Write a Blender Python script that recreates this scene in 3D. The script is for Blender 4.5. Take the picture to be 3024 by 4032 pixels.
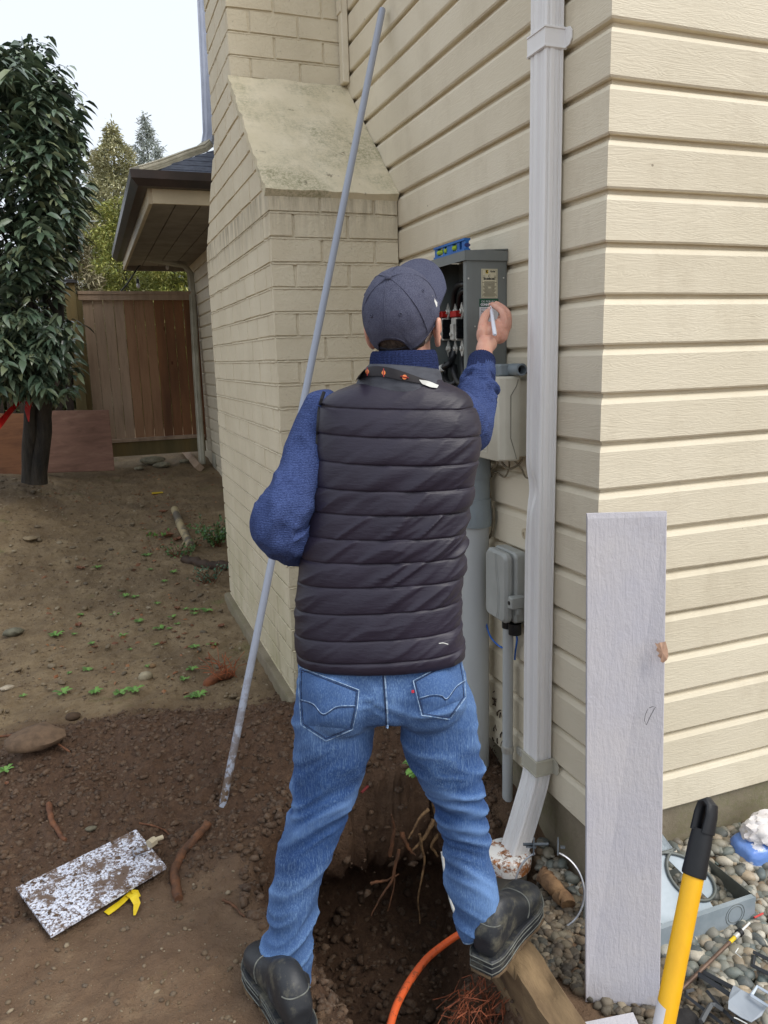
import bpy, bmesh, math, random
import numpy as np
from mathutils import Vector, Matrix
from mathutils.bvhtree import BVHTree
for o in list(bpy.data.objects): bpy.data.objects.remove(o)
SC = bpy.context.scene; COL = SC.collection
RND = random.Random(7); NR = np.random.RandomState(11)
# ------------------------------------------------------------------ camera
F = 3046.74; YAW, PIT, ROL = -.3552, -.1974, .0282
S = .133                                   # height of one siding board, metres
CAM = np.array([-9.8378*S, -13.4745*S, 1.66])
def _rot():
    cy, sy, cp, sp, cr, sr = math.cos(YAW), math.sin(YAW), math.cos(PIT), math.sin(PIT), math.cos(ROL), math.sin(ROL)
    return (np.array([[cy,-sy,0],[sy,cy,0],[0,0,1]]) @ np.array([[1,0,0],[0,cp,-sp],[0,sp,cp]]) @ np.array([[cr,0,sr],[0,1,0],[-sr,0,cr]]))
RM = _rot()
cd = bpy.data.cameras.new('camera'); cam = bpy.data.objects.new('camera', cd); COL.objects.link(cam)
cd.sensor_fit = 'VERTICAL'; cd.sensor_height = 36.0; cd.lens = F/4032*36.0; cd.clip_end = 500; cd.clip_start = .05
right, fwd, up = RM[:,0], RM[:,1], RM[:,2]
mw = Matrix(((right[0], up[0], -fwd[0], CAM[0]), (right[1], up[1], -fwd[1], CAM[1]), (right[2], up[2], -fwd[2], CAM[2]), (0,0,0,1)))
cam.matrix_world = mw; SC.camera = cam
# ------------------------------------------------------------------ sky, sun, exposure
W = bpy.data.worlds.new("World"); SC.world = W; W.use_nodes = True
nt = W.node_tree; nt.nodes.clear()
sky = nt.nodes.new('ShaderNodeTexSky'); sky.sky_type = 'NISHITA'; sky.sun_disc = False
SUN_EL, SUN_AZ = math.radians(48), math.radians(138)      # azimuth measured from +Y towards +X
sky.sun_elevation = SUN_EL; sky.sun_rotation = SUN_AZ; sky.air_density = 1.0; sky.dust_density = 3.0
hs = nt.nodes.new('ShaderNodeHueSaturation'); hs.inputs['Saturation'].default_value = .28
mxs = nt.nodes.new('ShaderNodeMix'); mxs.data_type = 'RGBA'; mxs.inputs['Factor'].default_value = .72
mxs.inputs['B'].default_value = (7.7, 8.35, 9.2, 1)      # the even cloud deck
bg = nt.nodes.new('ShaderNodeBackground'); bg.inputs['Strength'].default_value = .12
wo = nt.nodes.new('ShaderNodeOutputWorld')
nt.links.new(sky.outputs[0], hs.inputs['Color']); nt.links.new(hs.outputs[0], mxs.inputs['A'])
nt.links.new(mxs.outputs['Result'], bg.inputs[0]); nt.links.new(bg.outputs[0], wo.inputs[0])
sl = bpy.data.lights.new('sun', 'SUN'); sl.energy = 1.8; sl.angle = math.radians(32); sl.color = (1, .95, .87)
so = bpy.data.objects.new('sun', sl); COL.objects.link(so)
sdir = Vector((math.sin(SUN_AZ)*math.cos(SUN_EL), math.cos(SUN_AZ)*math.cos(SUN_EL), math.sin(SUN_EL)))
so.rotation_euler = sdir.to_track_quat('Z', 'Y').to_euler(); so.location = (0, -4, 8)
SC.view_settings.view_transform = 'Standard'; SC.view_settings.look = 'None'; SC.view_settings.gamma = 1
SC.view_settings.exposure = .30
SC.render.engine = 'CYCLES'
# ------------------------------------------------------------------ helpers
def ray(X, Y):
    x = X*1.8228; y = Y*1.8228
    return RM @ np.array([(x-1512)/F, 1, -(y-2016)/F])
def hit(X, Y, ax, val):
    v = ray(X, Y); return CAM + v*((val-CAM[ax])/v[ax])
def at(X, Y, t): return CAM + ray(X, Y)*t
def sstep(a, b, x):
    t = np.clip((x-a)/(b-a), 0, 1); return t*t*(3-2*t)
def _h(ix, iy, iz, seed):
    n = (ix*374761393 + iy*668265263 + iz*2147483647*3 + seed*974634777) & 0xffffffff
    n = ((n ^ (n >> 13))*1274126177) & 0xffffffff
    n = ((n ^ (n >> 16))*2246822519) & 0xffffffff
    return ((n >> 8) & 0xffff)/65535.0
def vnoise(P, seed=0):
    P = np.asarray(P, float); i = np.floor(P).astype(np.int64); f = P-i; f = f*f*(3-2*f); r = 0
    for dx in (0,1):
        for dy in (0,1):
            for dz in (0,1):
                w = (f[:,0] if dx else 1-f[:,0])*(f[:,1] if dy else 1-f[:,1])*(f[:,2] if dz else 1-f[:,2])
                r = r + w*_h(i[:,0]+dx, i[:,1]+dy, i[:,2]+dz, seed)
    return r*2-1
def fbm(P, sc, octs=4, seed=0, gain=.5):
    P = np.asarray(P, float)*sc; a = 1.; r = np.zeros(len(P))
    for k in range(octs):
        r += a*vnoise(P, seed+k*7); P = P*2.03+11.3; a *= gain
    return r
class MB:
    """collects shapes; build() links them as ONE mesh object"""
    def __init__(s): s.v = []; s.f = []; s.m = []; s.cm = 0
    def add(s, vs, fs):
        b = len(s.v); s.v += [tuple(float(c) for c in p) for p in vs]; s.f += [tuple(int(i)+b for i in f) for f in fs]
        s.m += [s.cm]*len(fs); return s
    def box(s, x0, x1, y0, y1, z0, z1, bev=0):
        if bev:
            return s.prism([(x0+bev,y0),(x1-bev,y0),(x1,y0+bev),(x1,y1-bev),(x1-bev,y1),(x0+bev,y1),(x0,y1-bev),(x0,y0+bev)], z0, z1, bev)
        v = [(x0,y0,z0),(x1,y0,z0),(x1,y1,z0),(x0,y1,z0),(x0,y0,z1),(x1,y0,z1),(x1,y1,z1),(x0,y1,z1)]
        return s.add(v, [(0,3,2,1),(4,5,6,7),(0,1,5,4),(1,2,6,5),(2,3,7,6),(3,0,4,7)])
    def prism(s, poly, z0, z1, bev=0, M=None):
        """polygon in local xy extruded in local z, optional edge bevel, M 4x4 to the world"""
        n = len(poly); c = np.mean(np.array(poly, float), 0); P = np.array(poly, float)
        if bev:
            r = np.maximum(np.linalg.norm(P-c, axis=1, keepdims=True), 1e-6); Q = c+(P-c)*(1-bev/r)
            L = [(Q,z0),(P,z0+bev),(P,z1-bev),(Q,z1)]
        else: L = [(P,z0),(P,z1)]
        vs = [(p[0],p[1],z) for q,z in L for p in q]; fs = []
        for k in range(len(L)-1):
            for i in range(n):
                j = (i+1) % n; fs.append((k*n+i, k*n+j, (k+1)*n+j, (k+1)*n+i))
        fs.append(tuple(range(n-1,-1,-1))); fs.append(tuple(range((len(L)-1)*n, len(L)*n)))
        if M is not None: vs = [tuple(M @ Vector(v)) for v in vs]
        return s.add(vs, fs)
    def tube(s, pts, rad, n=10, cap=True, squash=None, up=None):
        pts = [np.array(p, float) for p in pts]; m = len(pts)
        if not hasattr(rad, '__len__'): rad = [rad]*m
        vs = []; u = None
        for i in range(m):
            t = pts[min(i+1,m-1)]-pts[max(i-1,0)]; t = t/(np.linalg.norm(t)+1e-12)
            if u is None:
                a = np.array(up, float) if up is not None else (np.array([0,0,1.]) if abs(t[2]) < .9 else np.array([1.,0,0]))
                u = a - t*(a@t)
            else: u = u - t*(u@t)
            u = u/(np.linalg.norm(u)+1e-12); w = np.cross(t, u)
            for k in range(n):
                a = 2*math.pi*k/n; q = squash or 1
                vs.append(pts[i]+rad[i]*(math.cos(a)*u*q+math.sin(a)*w))
        fs = [(i*n+k, i*n+(k+1)%n, (i+1)*n+(k+1)%n, (i+1)*n+k) for i in range(m-1) for k in range(n)]
        if cap: fs.append(tuple(range(n-1,-1,-1))); fs.append(tuple(range((m-1)*n, m*n)))
        return s.add(vs, fs)
    def sweep(s, prof, A, B, close=True):
        """profile rings: prof = list of 3D points at A end, same at B end"""
        n = len(A); fs = [(i, (i+1)%n, n+(i+1)%n, n+i) for i in range(n if close else n-1)]
        if close: fs += [tuple(range(n-1,-1,-1)), tuple(range(n, 2*n))]
        return s.add(list(A)+list(B), fs)
    def loft(s, rings, cap=True):
        n = len(rings[0]); vs = [p for r in rings for p in r]; m = len(rings)
        fs = [(i*n+k, i*n+(k+1)%n, (i+1)*n+(k+1)%n, (i+1)*n+k) for i in range(m-1) for k in range(n)]
        if cap: fs.append(tuple(range(n-1,-1,-1))); fs.append(tuple(range((m-1)*n, m*n)))
        return s.add(vs, fs)
    def lathe(s, prof, c=(0,0,0), n=24, M=None):
        """prof: (r, z) rings about local z"""
        rings = [[(r*math.cos(2*math.pi*k/n), r*math.sin(2*math.pi*k/n), z) for k in range(n)] for r, z in prof]
        if M is None: M = Matrix.Translation(Vector(c))
        return s.loft([[tuple(M @ Vector(p)) for p in r] for r in rings])
    def build(s, name, mat, parent=None, smooth=False, base=None):
        me = bpy.data.meshes.new(name); me.from_pydata(s.v, [], s.f)
        return link(name, me, mat, parent, smooth, base, s.m if max(s.m+[0]) else None)
def link(name, me, mat, parent=None, smooth=False, base=None, mi=None):
    n = len(me.vertices); co = np.empty(n*3); me.vertices.foreach_get('co', co); co = co.reshape(-1,3)
    if parent is not None:
        b = np.array(parent.get('_b', (0,0,0)))
        if parent.get('_b') is None: b = np.array(world_loc(parent))
    elif base is not None: b = np.array(base, float)
    else: b = np.array([(co[:,0].min()+co[:,0].max())/2, (co[:,1].min()+co[:,1].max())/2, co[:,2].min()])
    co = co-b; me.vertices.foreach_set('co', co.ravel())
    for m in (mat if isinstance(mat, (list, tuple)) else [mat]): me.materials.append(m)
    if mi: me.polygons.foreach_set('material_index', mi)
    if smooth:
        me.polygons.foreach_set('use_smooth', [True]*len(me.polygons))
        if smooth != True: 
            try: me.set_sharp_from_angle(angle=math.radians(smooth))
            except Exception: pass
    me.validate(); me.update()
    o = bpy.data.objects.new(name, me); COL.objects.link(o)
    if parent is not None: o.parent = parent
    else: o.location = b
    return o
def world_loc(o):
    l = Vector((0,0,0))
    while o is not None: l += o.location; o = o.parent
    return l
def tag(o, label=None, cat=None, group=None, kind=None):
    if label: o['label'] = label
    if cat: o['category'] = cat
    if group: o['group'] = group
    if kind: o['kind'] = kind
    return o
def thing(name, loc, label, cat, group=None):
    o = bpy.data.objects.new(name, None); COL.objects.link(o); o.location = [float(c) for c in loc]; o.empty_display_size = .1
    return tag(o, label, cat, group)
def meshnp(name, V, Fc, mat, parent=None, smooth=True, base=None):
    me = bpy.data.meshes.new(name); me.from_pydata([tuple(p) for p in np.asarray(V, float)], [], [tuple(int(i) for i in f) for f in Fc])
    return link(name, me, mat, parent, smooth, base)
def copy_tree(o, parent=None):
    c = o.copy(); COL.objects.link(c); c.parent = parent
    for ch in list(o.children): copy_tree(ch, c)
    return c
# ------------------------------------------------------------------ materials
def srgb(r, g, b):
    return tuple(((c/255)/12.92 if c/255 <= .04045 else ((c/255+.055)/1.055)**2.4) for c in (r,g,b))+(1,)
class NT:
    def __init__(s, name):
        s.m = bpy.data.materials.new(name); s.m.use_nodes = True; s.t = s.m.node_tree
        s.b = s.t.nodes['Principled BSDF']; s.tc = s.t.nodes.new('ShaderNodeTexCoord'); s.co = s.tc.outputs['Object']
    def n(s, typ, **kw):
        x = s.t.nodes.new('ShaderNode'+typ)
        for k, v in kw.items():
            if k in x.inputs: s.set(x.inputs[k], v)
            else: setattr(x, k, v)
        return x
    def set(s, i, v):
        if hasattr(v, 'is_linked') or isinstance(v, bpy.types.NodeSocket): s.t.links.new(v, i)
        else: i.default_value = v
    def map(s, sc=(1,1,1), rot=(0,0,0), src=None, loc=(0,0,0)):
        x = s.n('Mapping'); s.t.links.new(src or s.co, x.inputs[0]); x.inputs['Scale'].default_value = sc; x.inputs['Rotation'].default_value = rot; x.inputs['Location'].default_value = loc
        return x.outputs[0]
    def noise(s, scale, detail=4, rough=.55, v=None, dist=0):
        x = s.n('TexNoise'); s.t.links.new(v or s.co, x.inputs['Vector']); x.inputs['Scale'].default_value = scale; x.inputs['Detail'].default_value = detail
        x.inputs['Roughness'].default_value = rough; x.inputs['Distortion'].default_value = dist; return x.outputs['Fac']
    def ramp(s, fac, stops):
        x = s.n('ValToRGB'); s.t.links.new(fac, x.inputs[0]); e = x.color_ramp.elements
        while len(e) < len(stops): e.new(.5)
        for el, (p, c) in zip(e, stops): el.position = p; el.color = c if hasattr(c, '__len__') else (c,c,c,1)
        return x.outputs[0]
    def mix(s, fac, a, b, mode='MIX'):
        x = s.n('Mix', data_type='RGBA', blend_type=mode); s.set(x.inputs['Factor'], fac); s.set(x.inputs['A'], a); s.set(x.inputs['B'], b); return x.outputs['Result']
    def math(s, op, a, b=0, c=None):
        x = s.n('Math', operation=op); s.set(x.inputs[0], a); s.set(x.inputs[1], b)
        if c is not None: s.set(x.inputs[2], c)
        return x.outputs[0]
    def bump(s, h, strength=.5, dist=.01, prev=None):
        x = s.n('Bump'); s.t.links.new(h, x.inputs['Height']); x.inputs['Strength'].default_value = strength; x.inputs['Distance'].default_value = dist
        if prev: s.t.links.new(prev, x.inputs['Normal'])
        return x.outputs[0]
    def out(s, color=None, rough=None, metal=None, normal=None, spec=None):
        if color is not None: s.set(s.b.inputs['Base Color'], color)
        if rough is not None: s.set(s.b.inputs['Roughness'], rough)
        if metal is not None: s.set(s.b.inputs['Metallic'], metal)
        if spec is not None: s.set(s.b.inputs['Specular IOR Level'], spec)
        if normal is not None: s.t.links.new(normal, s.b.inputs['Normal'])
        return s.m
def pm(name, c1, c2=None, scale=6, rough=.6, metal=0, bump=0, bscale=60, bdist=.003, stretch=(1,1,1), detail=5, lo=.35, hi=.65, spec=.4):
    m = NT(name); c2 = c2 or tuple(c*.8 for c in c1[:3])+(1,)
    v = m.map(stretch); f = m.noise(scale, detail, .6, v)
    col = m.ramp(f, [(lo, c1), (hi, c2)])
    nrm = m.bump(m.noise(bscale, 5, .6, v), bump, bdist) if bump else None
    return m.out(col, rough, metal, nrm, spec)
# ------------------------------------------------------------------ shared materials
def siding_mat(name, rot=0, c1=srgb(226,216,194), c2=srgb(214,203,179)):
    m = NT(name)
    sx = m.n('SeparateXYZ'); m.t.links.new(m.co, sx.inputs[0])
    row = m.math('FLOOR', m.math('DIVIDE', m.math('SUBTRACT', sx.outputs[2], .083), S))
    al = sx.outputs[0] if rot else sx.outputs[1]
    cx = m.n('CombineXYZ'); m.set(cx.inputs[0], m.math('ADD', m.math('MULTIPLY', al, 1.6), m.math('MULTIPLY', row, 3.71)))
    m.set(cx.inputs[1], m.math('MULTIPLY', sx.outputs[2], 16.0)); m.set(cx.inputs[2], m.math('MULTIPLY', row, 1.37))
    v = cx.outputs[0]
    g0 = m.noise(2.2, 3, .5, v, .6)
    rings = m.math('SINE', m.math('MULTIPLY', g0, 95))
    g1 = m.noise(9, 5, .7, v, .4)
    fleck = m.noise(90, 3, .6)
    h = m.math('ADD', m.math('MULTIPLY', rings, m.math('MULTIPLY', m.noise(1.1, 2, .5, v), .30)), m.math('ADD', g1, m.math('MULTIPLY', fleck, .35)))
    nr = m.bump(h, .38, .0028)
    base = m.ramp(m.noise(1.3, 4, .6), [(.3, c1), (.72, c2)])
    wn = m.n('TexWhiteNoise', noise_dimensions='1D'); m.set(wn.inputs['W'], row); base = m.mix(m.math('MULTIPLY', wn.outputs['Value'], .16), base, srgb(176,162,136))
    dirt = m.ramp(m.noise(5, 6, .75, m.map((1, 1, .6))), [(.50, 0), (.8, .28)])
    base = m.mix(dirt, base, srgb(150,132,104))
    nail = m.n('TexVoronoi', feature='F1'); m.t.links.new(m.map((6.2, 6.2, 7.5)), nail.inputs['Vector'])
    nail.inputs['Scale'].default_value = 1.0
    dot = m.math('LESS_THAN', nail.outputs['Distance'], .026)
    base = m.mix(m.math('MULTIPLY', dot, .6), base, srgb(95,76,56))
    return m.out(base, .62, 0, nr, .3)
m_sideA = siding_mat('painted_siding_side', 0)
m_sideB = siding_mat('painted_siding_front', 1, srgb(230,220,198), srgb(218,208,184))
def brick_mat():
    m = NT('painted_brick'); P = m.n('SeparateXYZ'); m.t.links.new(m.co, P.inputs[0]); z = P.outputs[2]
    base = m.ramp(m.noise(3, 5, .6), [(.3, srgb(222,211,186)), (.7, srgb(208,196,170))])
    pits = m.noise(70, 4, .75)
    drip = m.noise(9, 5, .7, m.map((3.2, 3.2, .35)))
    topmask = m.math('MULTIPLY', m.ramp(z, [(.0, 0), (1, 1)]), 1)
    tm = m.n('MapRange'); m.set(tm.inputs[0], z); tm.inputs[1].default_value = 2.12; tm.inputs[2].default_value = 2.33; tm.inputs[3].default_value = 0; tm.inputs[4].default_value = 1
    tm2 = m.math('MULTIPLY', tm.outputs[0], m.math('LESS_THAN', z, 2.345))
    dk = m.math('MULTIPLY', m.ramp(drip, [(.42, 0), (.68, 1)]), tm2)
    base = m.mix(m.math('MULTIPLY', dk, .75), base, srgb(112,100,78))
    gm = m.n('MapRange'); m.set(gm.inputs[0], z); gm.inputs[1].default_value = .95; gm.inputs[2].default_value = .15
    gr = m.math('MULTIPLY', m.ramp(m.noise(3.4, 5, .7, m.map((1,1,.5))), [(.4, 0), (.7, 1)]), gm.outputs[0])
    base = m.mix(m.math('MULTIPLY', gr, .6), base, srgb(150,146,92))
    st = m.math('MULTIPLY', m.ramp(m.noise(6, 4, .7, m.map((1.5,1.5,.22))), [(.58, 0), (.72, 1)]), gm.outputs[0])
    base = m.mix(m.math('MULTIPLY', st, .6), base, srgb(104,82,58))
    speck = m.ramp(m.noise(48, 4, .85), [(.64, 0), (.71, 1)])
    base = m.mix(m.math('MULTIPLY', speck, .45), base, srgb(120,106,84))
    return m.out(base, .72, 0, m.bump(pits, .9, .006), .25)
m_brick = brick_mat()
def conc(name, c1, c2, moss, amt, loz=None, hiz=None):
    m = NT(name); base = m.ramp(m.noise(5, 6, .65), [(.3, c1), (.7, c2)])
    f = m.math('MULTIPLY', m.ramp(m.noise(2.2, 6, .7), [(.46, 0), (.66, 1)]), amt)
    f = m.math('MULTIPLY', f, m.ramp(m.noise(70, 4, .8), [(.40, .15), (.62, 1)]))
    base = m.mix(f, base, moss)
    sp = m.ramp(m.noise(16, 5, .75), [(.63, 0), (.69, 1)]); base = m.mix(m.math('MULTIPLY', sp, .7), base, srgb(118,106,88))
    return m.out(base, .8, 0, m.bump(m.noise(60, 5, .75), .6, .004), .2)
m_cap = conc('weathered_mortar_cap', srgb(226,214,188), srgb(210,198,168), srgb(132,130,98), .95)
m_conc = conc('mossy_concrete', srgb(152,142,124), srgb(122,112,94), srgb(104,112,62), .5)
m_white = pm('white_aluminium', srgb(240,238,236), srgb(224,222,220), 3, .55, 0, .12, 90, .001, (1,1,.15), spec=.5)
m_offw = pm('faded_white_metal', srgb(190,186,170), srgb(160,155,138), 4, .5, 0, .1, 80, .001)
m_brown = pm('brown_gutter_metal', srgb(64,52,48), srgb(46,40,38), 5, .4, 0, .05)
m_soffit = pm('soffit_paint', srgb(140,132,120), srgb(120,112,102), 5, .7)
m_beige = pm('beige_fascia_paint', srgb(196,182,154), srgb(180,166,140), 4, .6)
m_shingle = pm('slate_blue_shingle', srgb(78,84,98), srgb(58,62,74), 20, .85, 0, .5, 90, .004)
# ------------------------------------------------------------------ the house
Z0 = 1.66+7.1361*S                         # lower edge of board no. 0
house = thing('house', (0,0,0), 'cream painted clapboard house with a painted brick chimney and low side wing', 'house')
def siding(name, mat, axis, a0, a1, k0, k1, mitre=False, parent=house):
    mb = MB(); r = random.Random(name+str(k0))
    for k in range(k0, k1+1):
        z = Z0-k*S; dz = r.uniform(-.0012,.0012); do = r.uniform(0,.0018)
        prof = [(.021, 0), (.004+do, -.001+dz), (do, .004+dz), (do, S-.030), (.0075, S-.019), (.012, S-.015), (.021, S-.011), (.021, S)]
        n = 24; rings = []
        for i in range(n+1):
            a = a0+(a1-a0)*i/n; w = .0012*math.sin(a*3.1+k*1.7)+.0008*math.sin(a*9.3+k)
            ring = []
            for q, h in prof:
                aa = a+q if (mitre and i == 0) else a
                zz = z+h+(w if q < .006 and h < .01 else 0)
                ring.append((q, aa, zz) if axis == 'y' else (aa, q, zz))
            rings.append(ring)
        m_ = len(prof); vs = [p for rr in rings for p in rr]
        fs = []
        for i in range(n):
            for j in range(m_-1):
                q = (i*m_+j, i*m_+j+1, (i+1)*m_+j+1, (i+1)*m_+j); fs.append(q if axis == 'x' else q[::-1])
        mb.add(vs, fs)
        if k0 == k: pass
    o = mb.build(name, mat, parent, smooth=False)
    return o
siding('side_wall', m_sideA, 'y', 0, 5.75, -10, 18, True)
siding('front_wall', m_sideB, 'x', 0, 3.6, -10, 18, True)
siding('side_wall', m_sideA, 'y', 4.6, 8.6, -1, 17)
mb = MB(); mb.box(.023, 3.6, .023, 5.7, -.1, 4.2); mb.box(.023, 3.5, 5.7, 8.6, -.1, 2.9)
mb.build('wall_core', m_beige, house)
mb = MB(); mb.box(.0225, 3.65, .022, .22, -.7, Z0-18*S+.001); mb.box(.0222, .24, .22, 8.55, -.7, Z0-18*S+.001)
mb.build('foundation', m_conc, house)
mb = MB(); mb.box(-.034, -.001, 2.035, 2.087, 2.955, 4.2, .004); mb.box(-.040, -.034, 2.03, 2.087, 3.26, 4.2); mb.build('corner_board', m_sideA, house)
# brick chimney ------------------------------------------------------
CY0, CY1, CP, CH, CZ = 1.459, 3.19, .5638, .7449*S, 1.66+4.4385*S
UY0, UY1, ZS, ZU = 2.095, 2.69, 2.33, 2.945
prof_s = [(CY0,-.4),(CY1,-.4),(CY1,ZS+.02),(UY1,2.80),(UY1,4.3),(UY0,4.3),(UY0,ZU),(CY0,ZS)]
ins = .0065
mb = MB()
pz = [(CY0+ins,-.5),(CY1-ins,-.5),(CY1-ins,ZS),(UY1-ins,2.78),(UY1-ins,4.3),(UY0+ins,4.3),(UY0+ins,ZU),(CY0+ins,ZS-.01)]
Mx = Matrix(((0,0,1,0),(1,0,0,0),(0,1,0,0),(0,0,0,1)))      # local (y,z,x)
mb.prism(pz, -CP+ins, -.0005, M=Mx)
core = mb.build('chimney', m_brick, house)
def clip(poly, a, b, c):        # keep a*y+b*z+c >= 0
    out = []
    for i in range(len(poly)):
        p, q = poly[i], poly[(i+1)%len(poly)]; dp = a*p[0]+b*p[1]+c; dq = a*q[0]+b*q[1]+c
        if dp >= 0: out.append(p)
        if (dp >= 0) != (dq >= 0):
            t = dp/(dp-dq); out.append((p[0]+t*(q[0]-p[0]), p[1]+t*(q[1]-p[1])))
    return out
mb = MB(); J = .0052; PB = .2362; rb = random.Random(3)
def jig(poly):
    return [(p[0]+rb.uniform(-.0024,.0024), p[1]+rb.uniform(-.0022,.0022)) for p in poly]
def near_rows(y, k0, k1, zlo, zhi):
    for k in range(k0, k1):
        za, zb = CZ-CH*(k+1), CZ-CH*k; za, zb = max(za,zlo), min(zb,zhi)
        if zb-za < .02: continue
        off = -.464 if k % 2 == 0 else -.345
        xs = [off+PB*i for i in range(-3, 4)]
        for xa, xb in zip(xs[:-1], xs[1:]):
            xa2, xb2 = max(xa+J, -CP), min(xb-J, -.003)
            if xb2-xa2 < .015: continue
            P_ = jig([(xa2,za+J),(xb2,za+J),(xb2,zb-J),(xa2,zb-J)])
            Mn = Matrix(((1,0,0,0),(0,0,-1,y+.02),(0,1,0,0),(0,0,0,1)))
            mb.prism(P_, 0, .02+rb.uniform(-.0012,.0012), .0035, Mn)
near_rows(CY0, -1, 25, .06, ZS-.004); near_rows(UY0, -20, -6, ZU+.004, 4.3)
parts = [[(1,0,-CY0-.021),(-1,0,CY1),(0,-1,ZS)], [(0,1,-ZS),(-1,0,UY1)], [(0,1,-ZS),(1,0,-UY1)], ]
sl = (ZU-ZS)/(UY0-CY0)
for k in range(-20, 25):
    za, zb = CZ-CH*(k+1)+J, CZ-CH*k-J; off = 1.459+(.02 if k % 2 else .118)
    for i in range(-1, 8):
        ya, yb = off+PB*i+J, off+PB*(i+1)-J
        if za < .05: continue
        p = [(ya,za),(yb,za),(yb,zb),(ya,zb)]
        p = clip(p, 1,0,-CY0-.021); p = clip(p, -1,0,CY1) if p else p
        if p and zb > ZS and za < ZU: p = clip(p, sl, -1, ZS-.012-sl*CY0) if min(q[0] for q in p) < UY0 else p                 # under the near slope
        if p and zb > ZS and za < 2.8: p = clip(p, -.94, -1, 2.80-.012+.94*UY1) if max(q[0] for q in p) > UY1 else p
        if p and zb > ZU-.05: p = clip(p, 1,0,-UY0-.021) ; 
        if p and zb > 2.80: p = clip(p, -1,0,UY1)
        if not p or len(p) < 3: continue
        A_ = abs(sum(p[j][0]*p[(j+1)%len(p)][1]-p[(j+1)%len(p)][0]*p[j][1] for j in range(len(p))))/2
        if A_ < .0006: continue
        mb.prism(jig(p), -(-CP+.02), -(-CP)+rb.uniform(-.0012,.0012), .0035, Matrix(((0,0,-1,0),(1,0,0,0),(0,1,0,0),(0,0,0,1))))
mb.build('brick_courses', m_brick, core)
# mortar lips squeezed out along the bed joints
mb = MB()
for k in range(-9, 24):
    z = CZ-CH*k
    if z > 3.5 or z < .2: continue
    def lip(pts, seed):
        rad = [.0034+.0030*abs(math.sin(i*1.7+seed)*math.sin(i*.61+seed*2))**2 for i in range(len(pts))]
        mb.tube(pts, rad, 5)
    if z < ZS-.02:
        lip([(-CP+.004+i*(CP-.01)/40, CY0+.0015, z-J*.75+.0012*math.sin(i*2.3+k)) for i in range(41)], k)
        lip([(-CP+.0015, CY0+.01+i*(CY1-CY0-.03)/90, z-J*.75+.0012*math.sin(i*1.9+k)) for i in range(91)], k)
    if z > ZU: lip([(-CP+.004, UY0+.01+i*(UY1-UY0-.03)/40, z-J*.55+.0012*math.sin(i*1.9+k)) for i in range(41)], k)
    if z > ZU: lip([(-CP+.004+i*(CP-.01)/40, UY0+.004, z-J*.55+.0012*math.sin(i*2.3+k)) for i in range(41)], k)
mb.build('mortar_joints', m_brick, core, smooth=True)
# sloped shoulder: thin rendered slab, slightly uneven
def slope_cap(ya, za, yb, zb, seed, ox=.012):
    nx, ny = 30, 34; V = []; Fc = []
    d = np.array([yb-ya, zb-za]); d = d/np.linalg.norm(d); nrm = np.array([-d[1], d[0]]) if d[0] > 0 else np.array([d[1], -d[0]])
    P = []
    for i in range(nx+1):
        for j in range(ny+1):
            x = -CP-ox+(CP+ox-.001)*i/nx; u = j/ny; P.append((x, ya+(yb-ya)*u, za+(zb-za)*u))
    P = np.array(P); h = fbm(P, 9, 4, seed)*.0045+fbm(P, 40, 2, seed+3)*.0014
    edge = ((P[:,0] < -CP-ox+.008)*fbm(P, 30, 2, seed+5)*.008)
    T = P.copy(); T[:,1] += nrm[0]*(.012+h); T[:,2] += nrm[1]*(.012+h); T[:,0] += edge
    B = P.copy(); B[:,1] -= nrm[0]*.02; B[:,2] -= nrm[1]*.02
    V = np.vstack([T, B]); n = len(T); w = ny+1
    for i in range(nx):
        for j in range(ny):
            a = i*w+j; Fc.append((a, a+1, a+w+1, a+w)); 
    rim = [i*w for i in range(nx+1)]+[nx*w+j for j in range(1, ny+1)]+[i*w+ny for i in range(nx-1,-1,-1)]+[j for j in range(ny-1,0,-1)]
    for q in range(len(rim)):
        a, b = rim[q], rim[(q+1)%len(rim)]; Fc.append((b, a, a+n, b+n))
    meshnp('slope_cap', V, Fc, m_cap, core, smooth=30)
slope_cap(CY0-.012, ZS-.006, UY0+.002, ZU, 5); slope_cap(CY1+.002, ZS+.0, UY1-.002, 2.80, 9, -.012)
# chimney footing
mb = MB(); mb.box(-CP-.035, -.002, CY0-.035, CY1+.035, -.6, .155, .012)
ft = mb.build('chimney_footing', m_conc, core)
# -- wing roof, gutters, soffit
mb = MB()
ex, ey, ez = -.80, 4.36, 2.955
th = .55
def rp(x, y, o=0):      # hip roof height
    return ez+.045+th*min(x-ex, (y-ey))+o
# left slope and near slope as shingle courses
for i in range(9):
    xa, xb = ex+.11*i, ex+.11*(i+1)+.02
    ya = ey+.11*i
    mb.add([(xa, ey+(xa-ex), rp(xa,99)+.008),(xb, ey+(xb-ex), rp(xb,99)+.002),(xb,8.9,rp(xb,99)+.002),(xa,8.9,rp(xa,99)+.008),
            (xa, ey+(xa-ex), rp(xa,99)-.01),(xb, ey+(xb-ex), rp(xb,99)-.01),(xb,8.9,rp(xb,99)-.01),(xa,8.9,rp(xa,99)-.01)], [(0,1,2,3),(7,6,5,4),(0,3,7,4),(0,4,5,1)])
    yb = ya+.13
    mb.add([(ex+(ya-ey), ya, rp(99,ya)+.008),(ex+(yb-ey), yb, rp(99,yb)+.002),(.0,yb,rp(99,yb)+.002),(.0,ya,rp(99,ya)+.008),
            (ex+(ya-ey), ya, rp(99,ya)-.01),(.0,ya,rp(99,ya)-.01)], [(0,3,2,1),(0,4,5,3)])
roof = mb.build('roof', m_shingle, house)
mb = MB()
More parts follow.
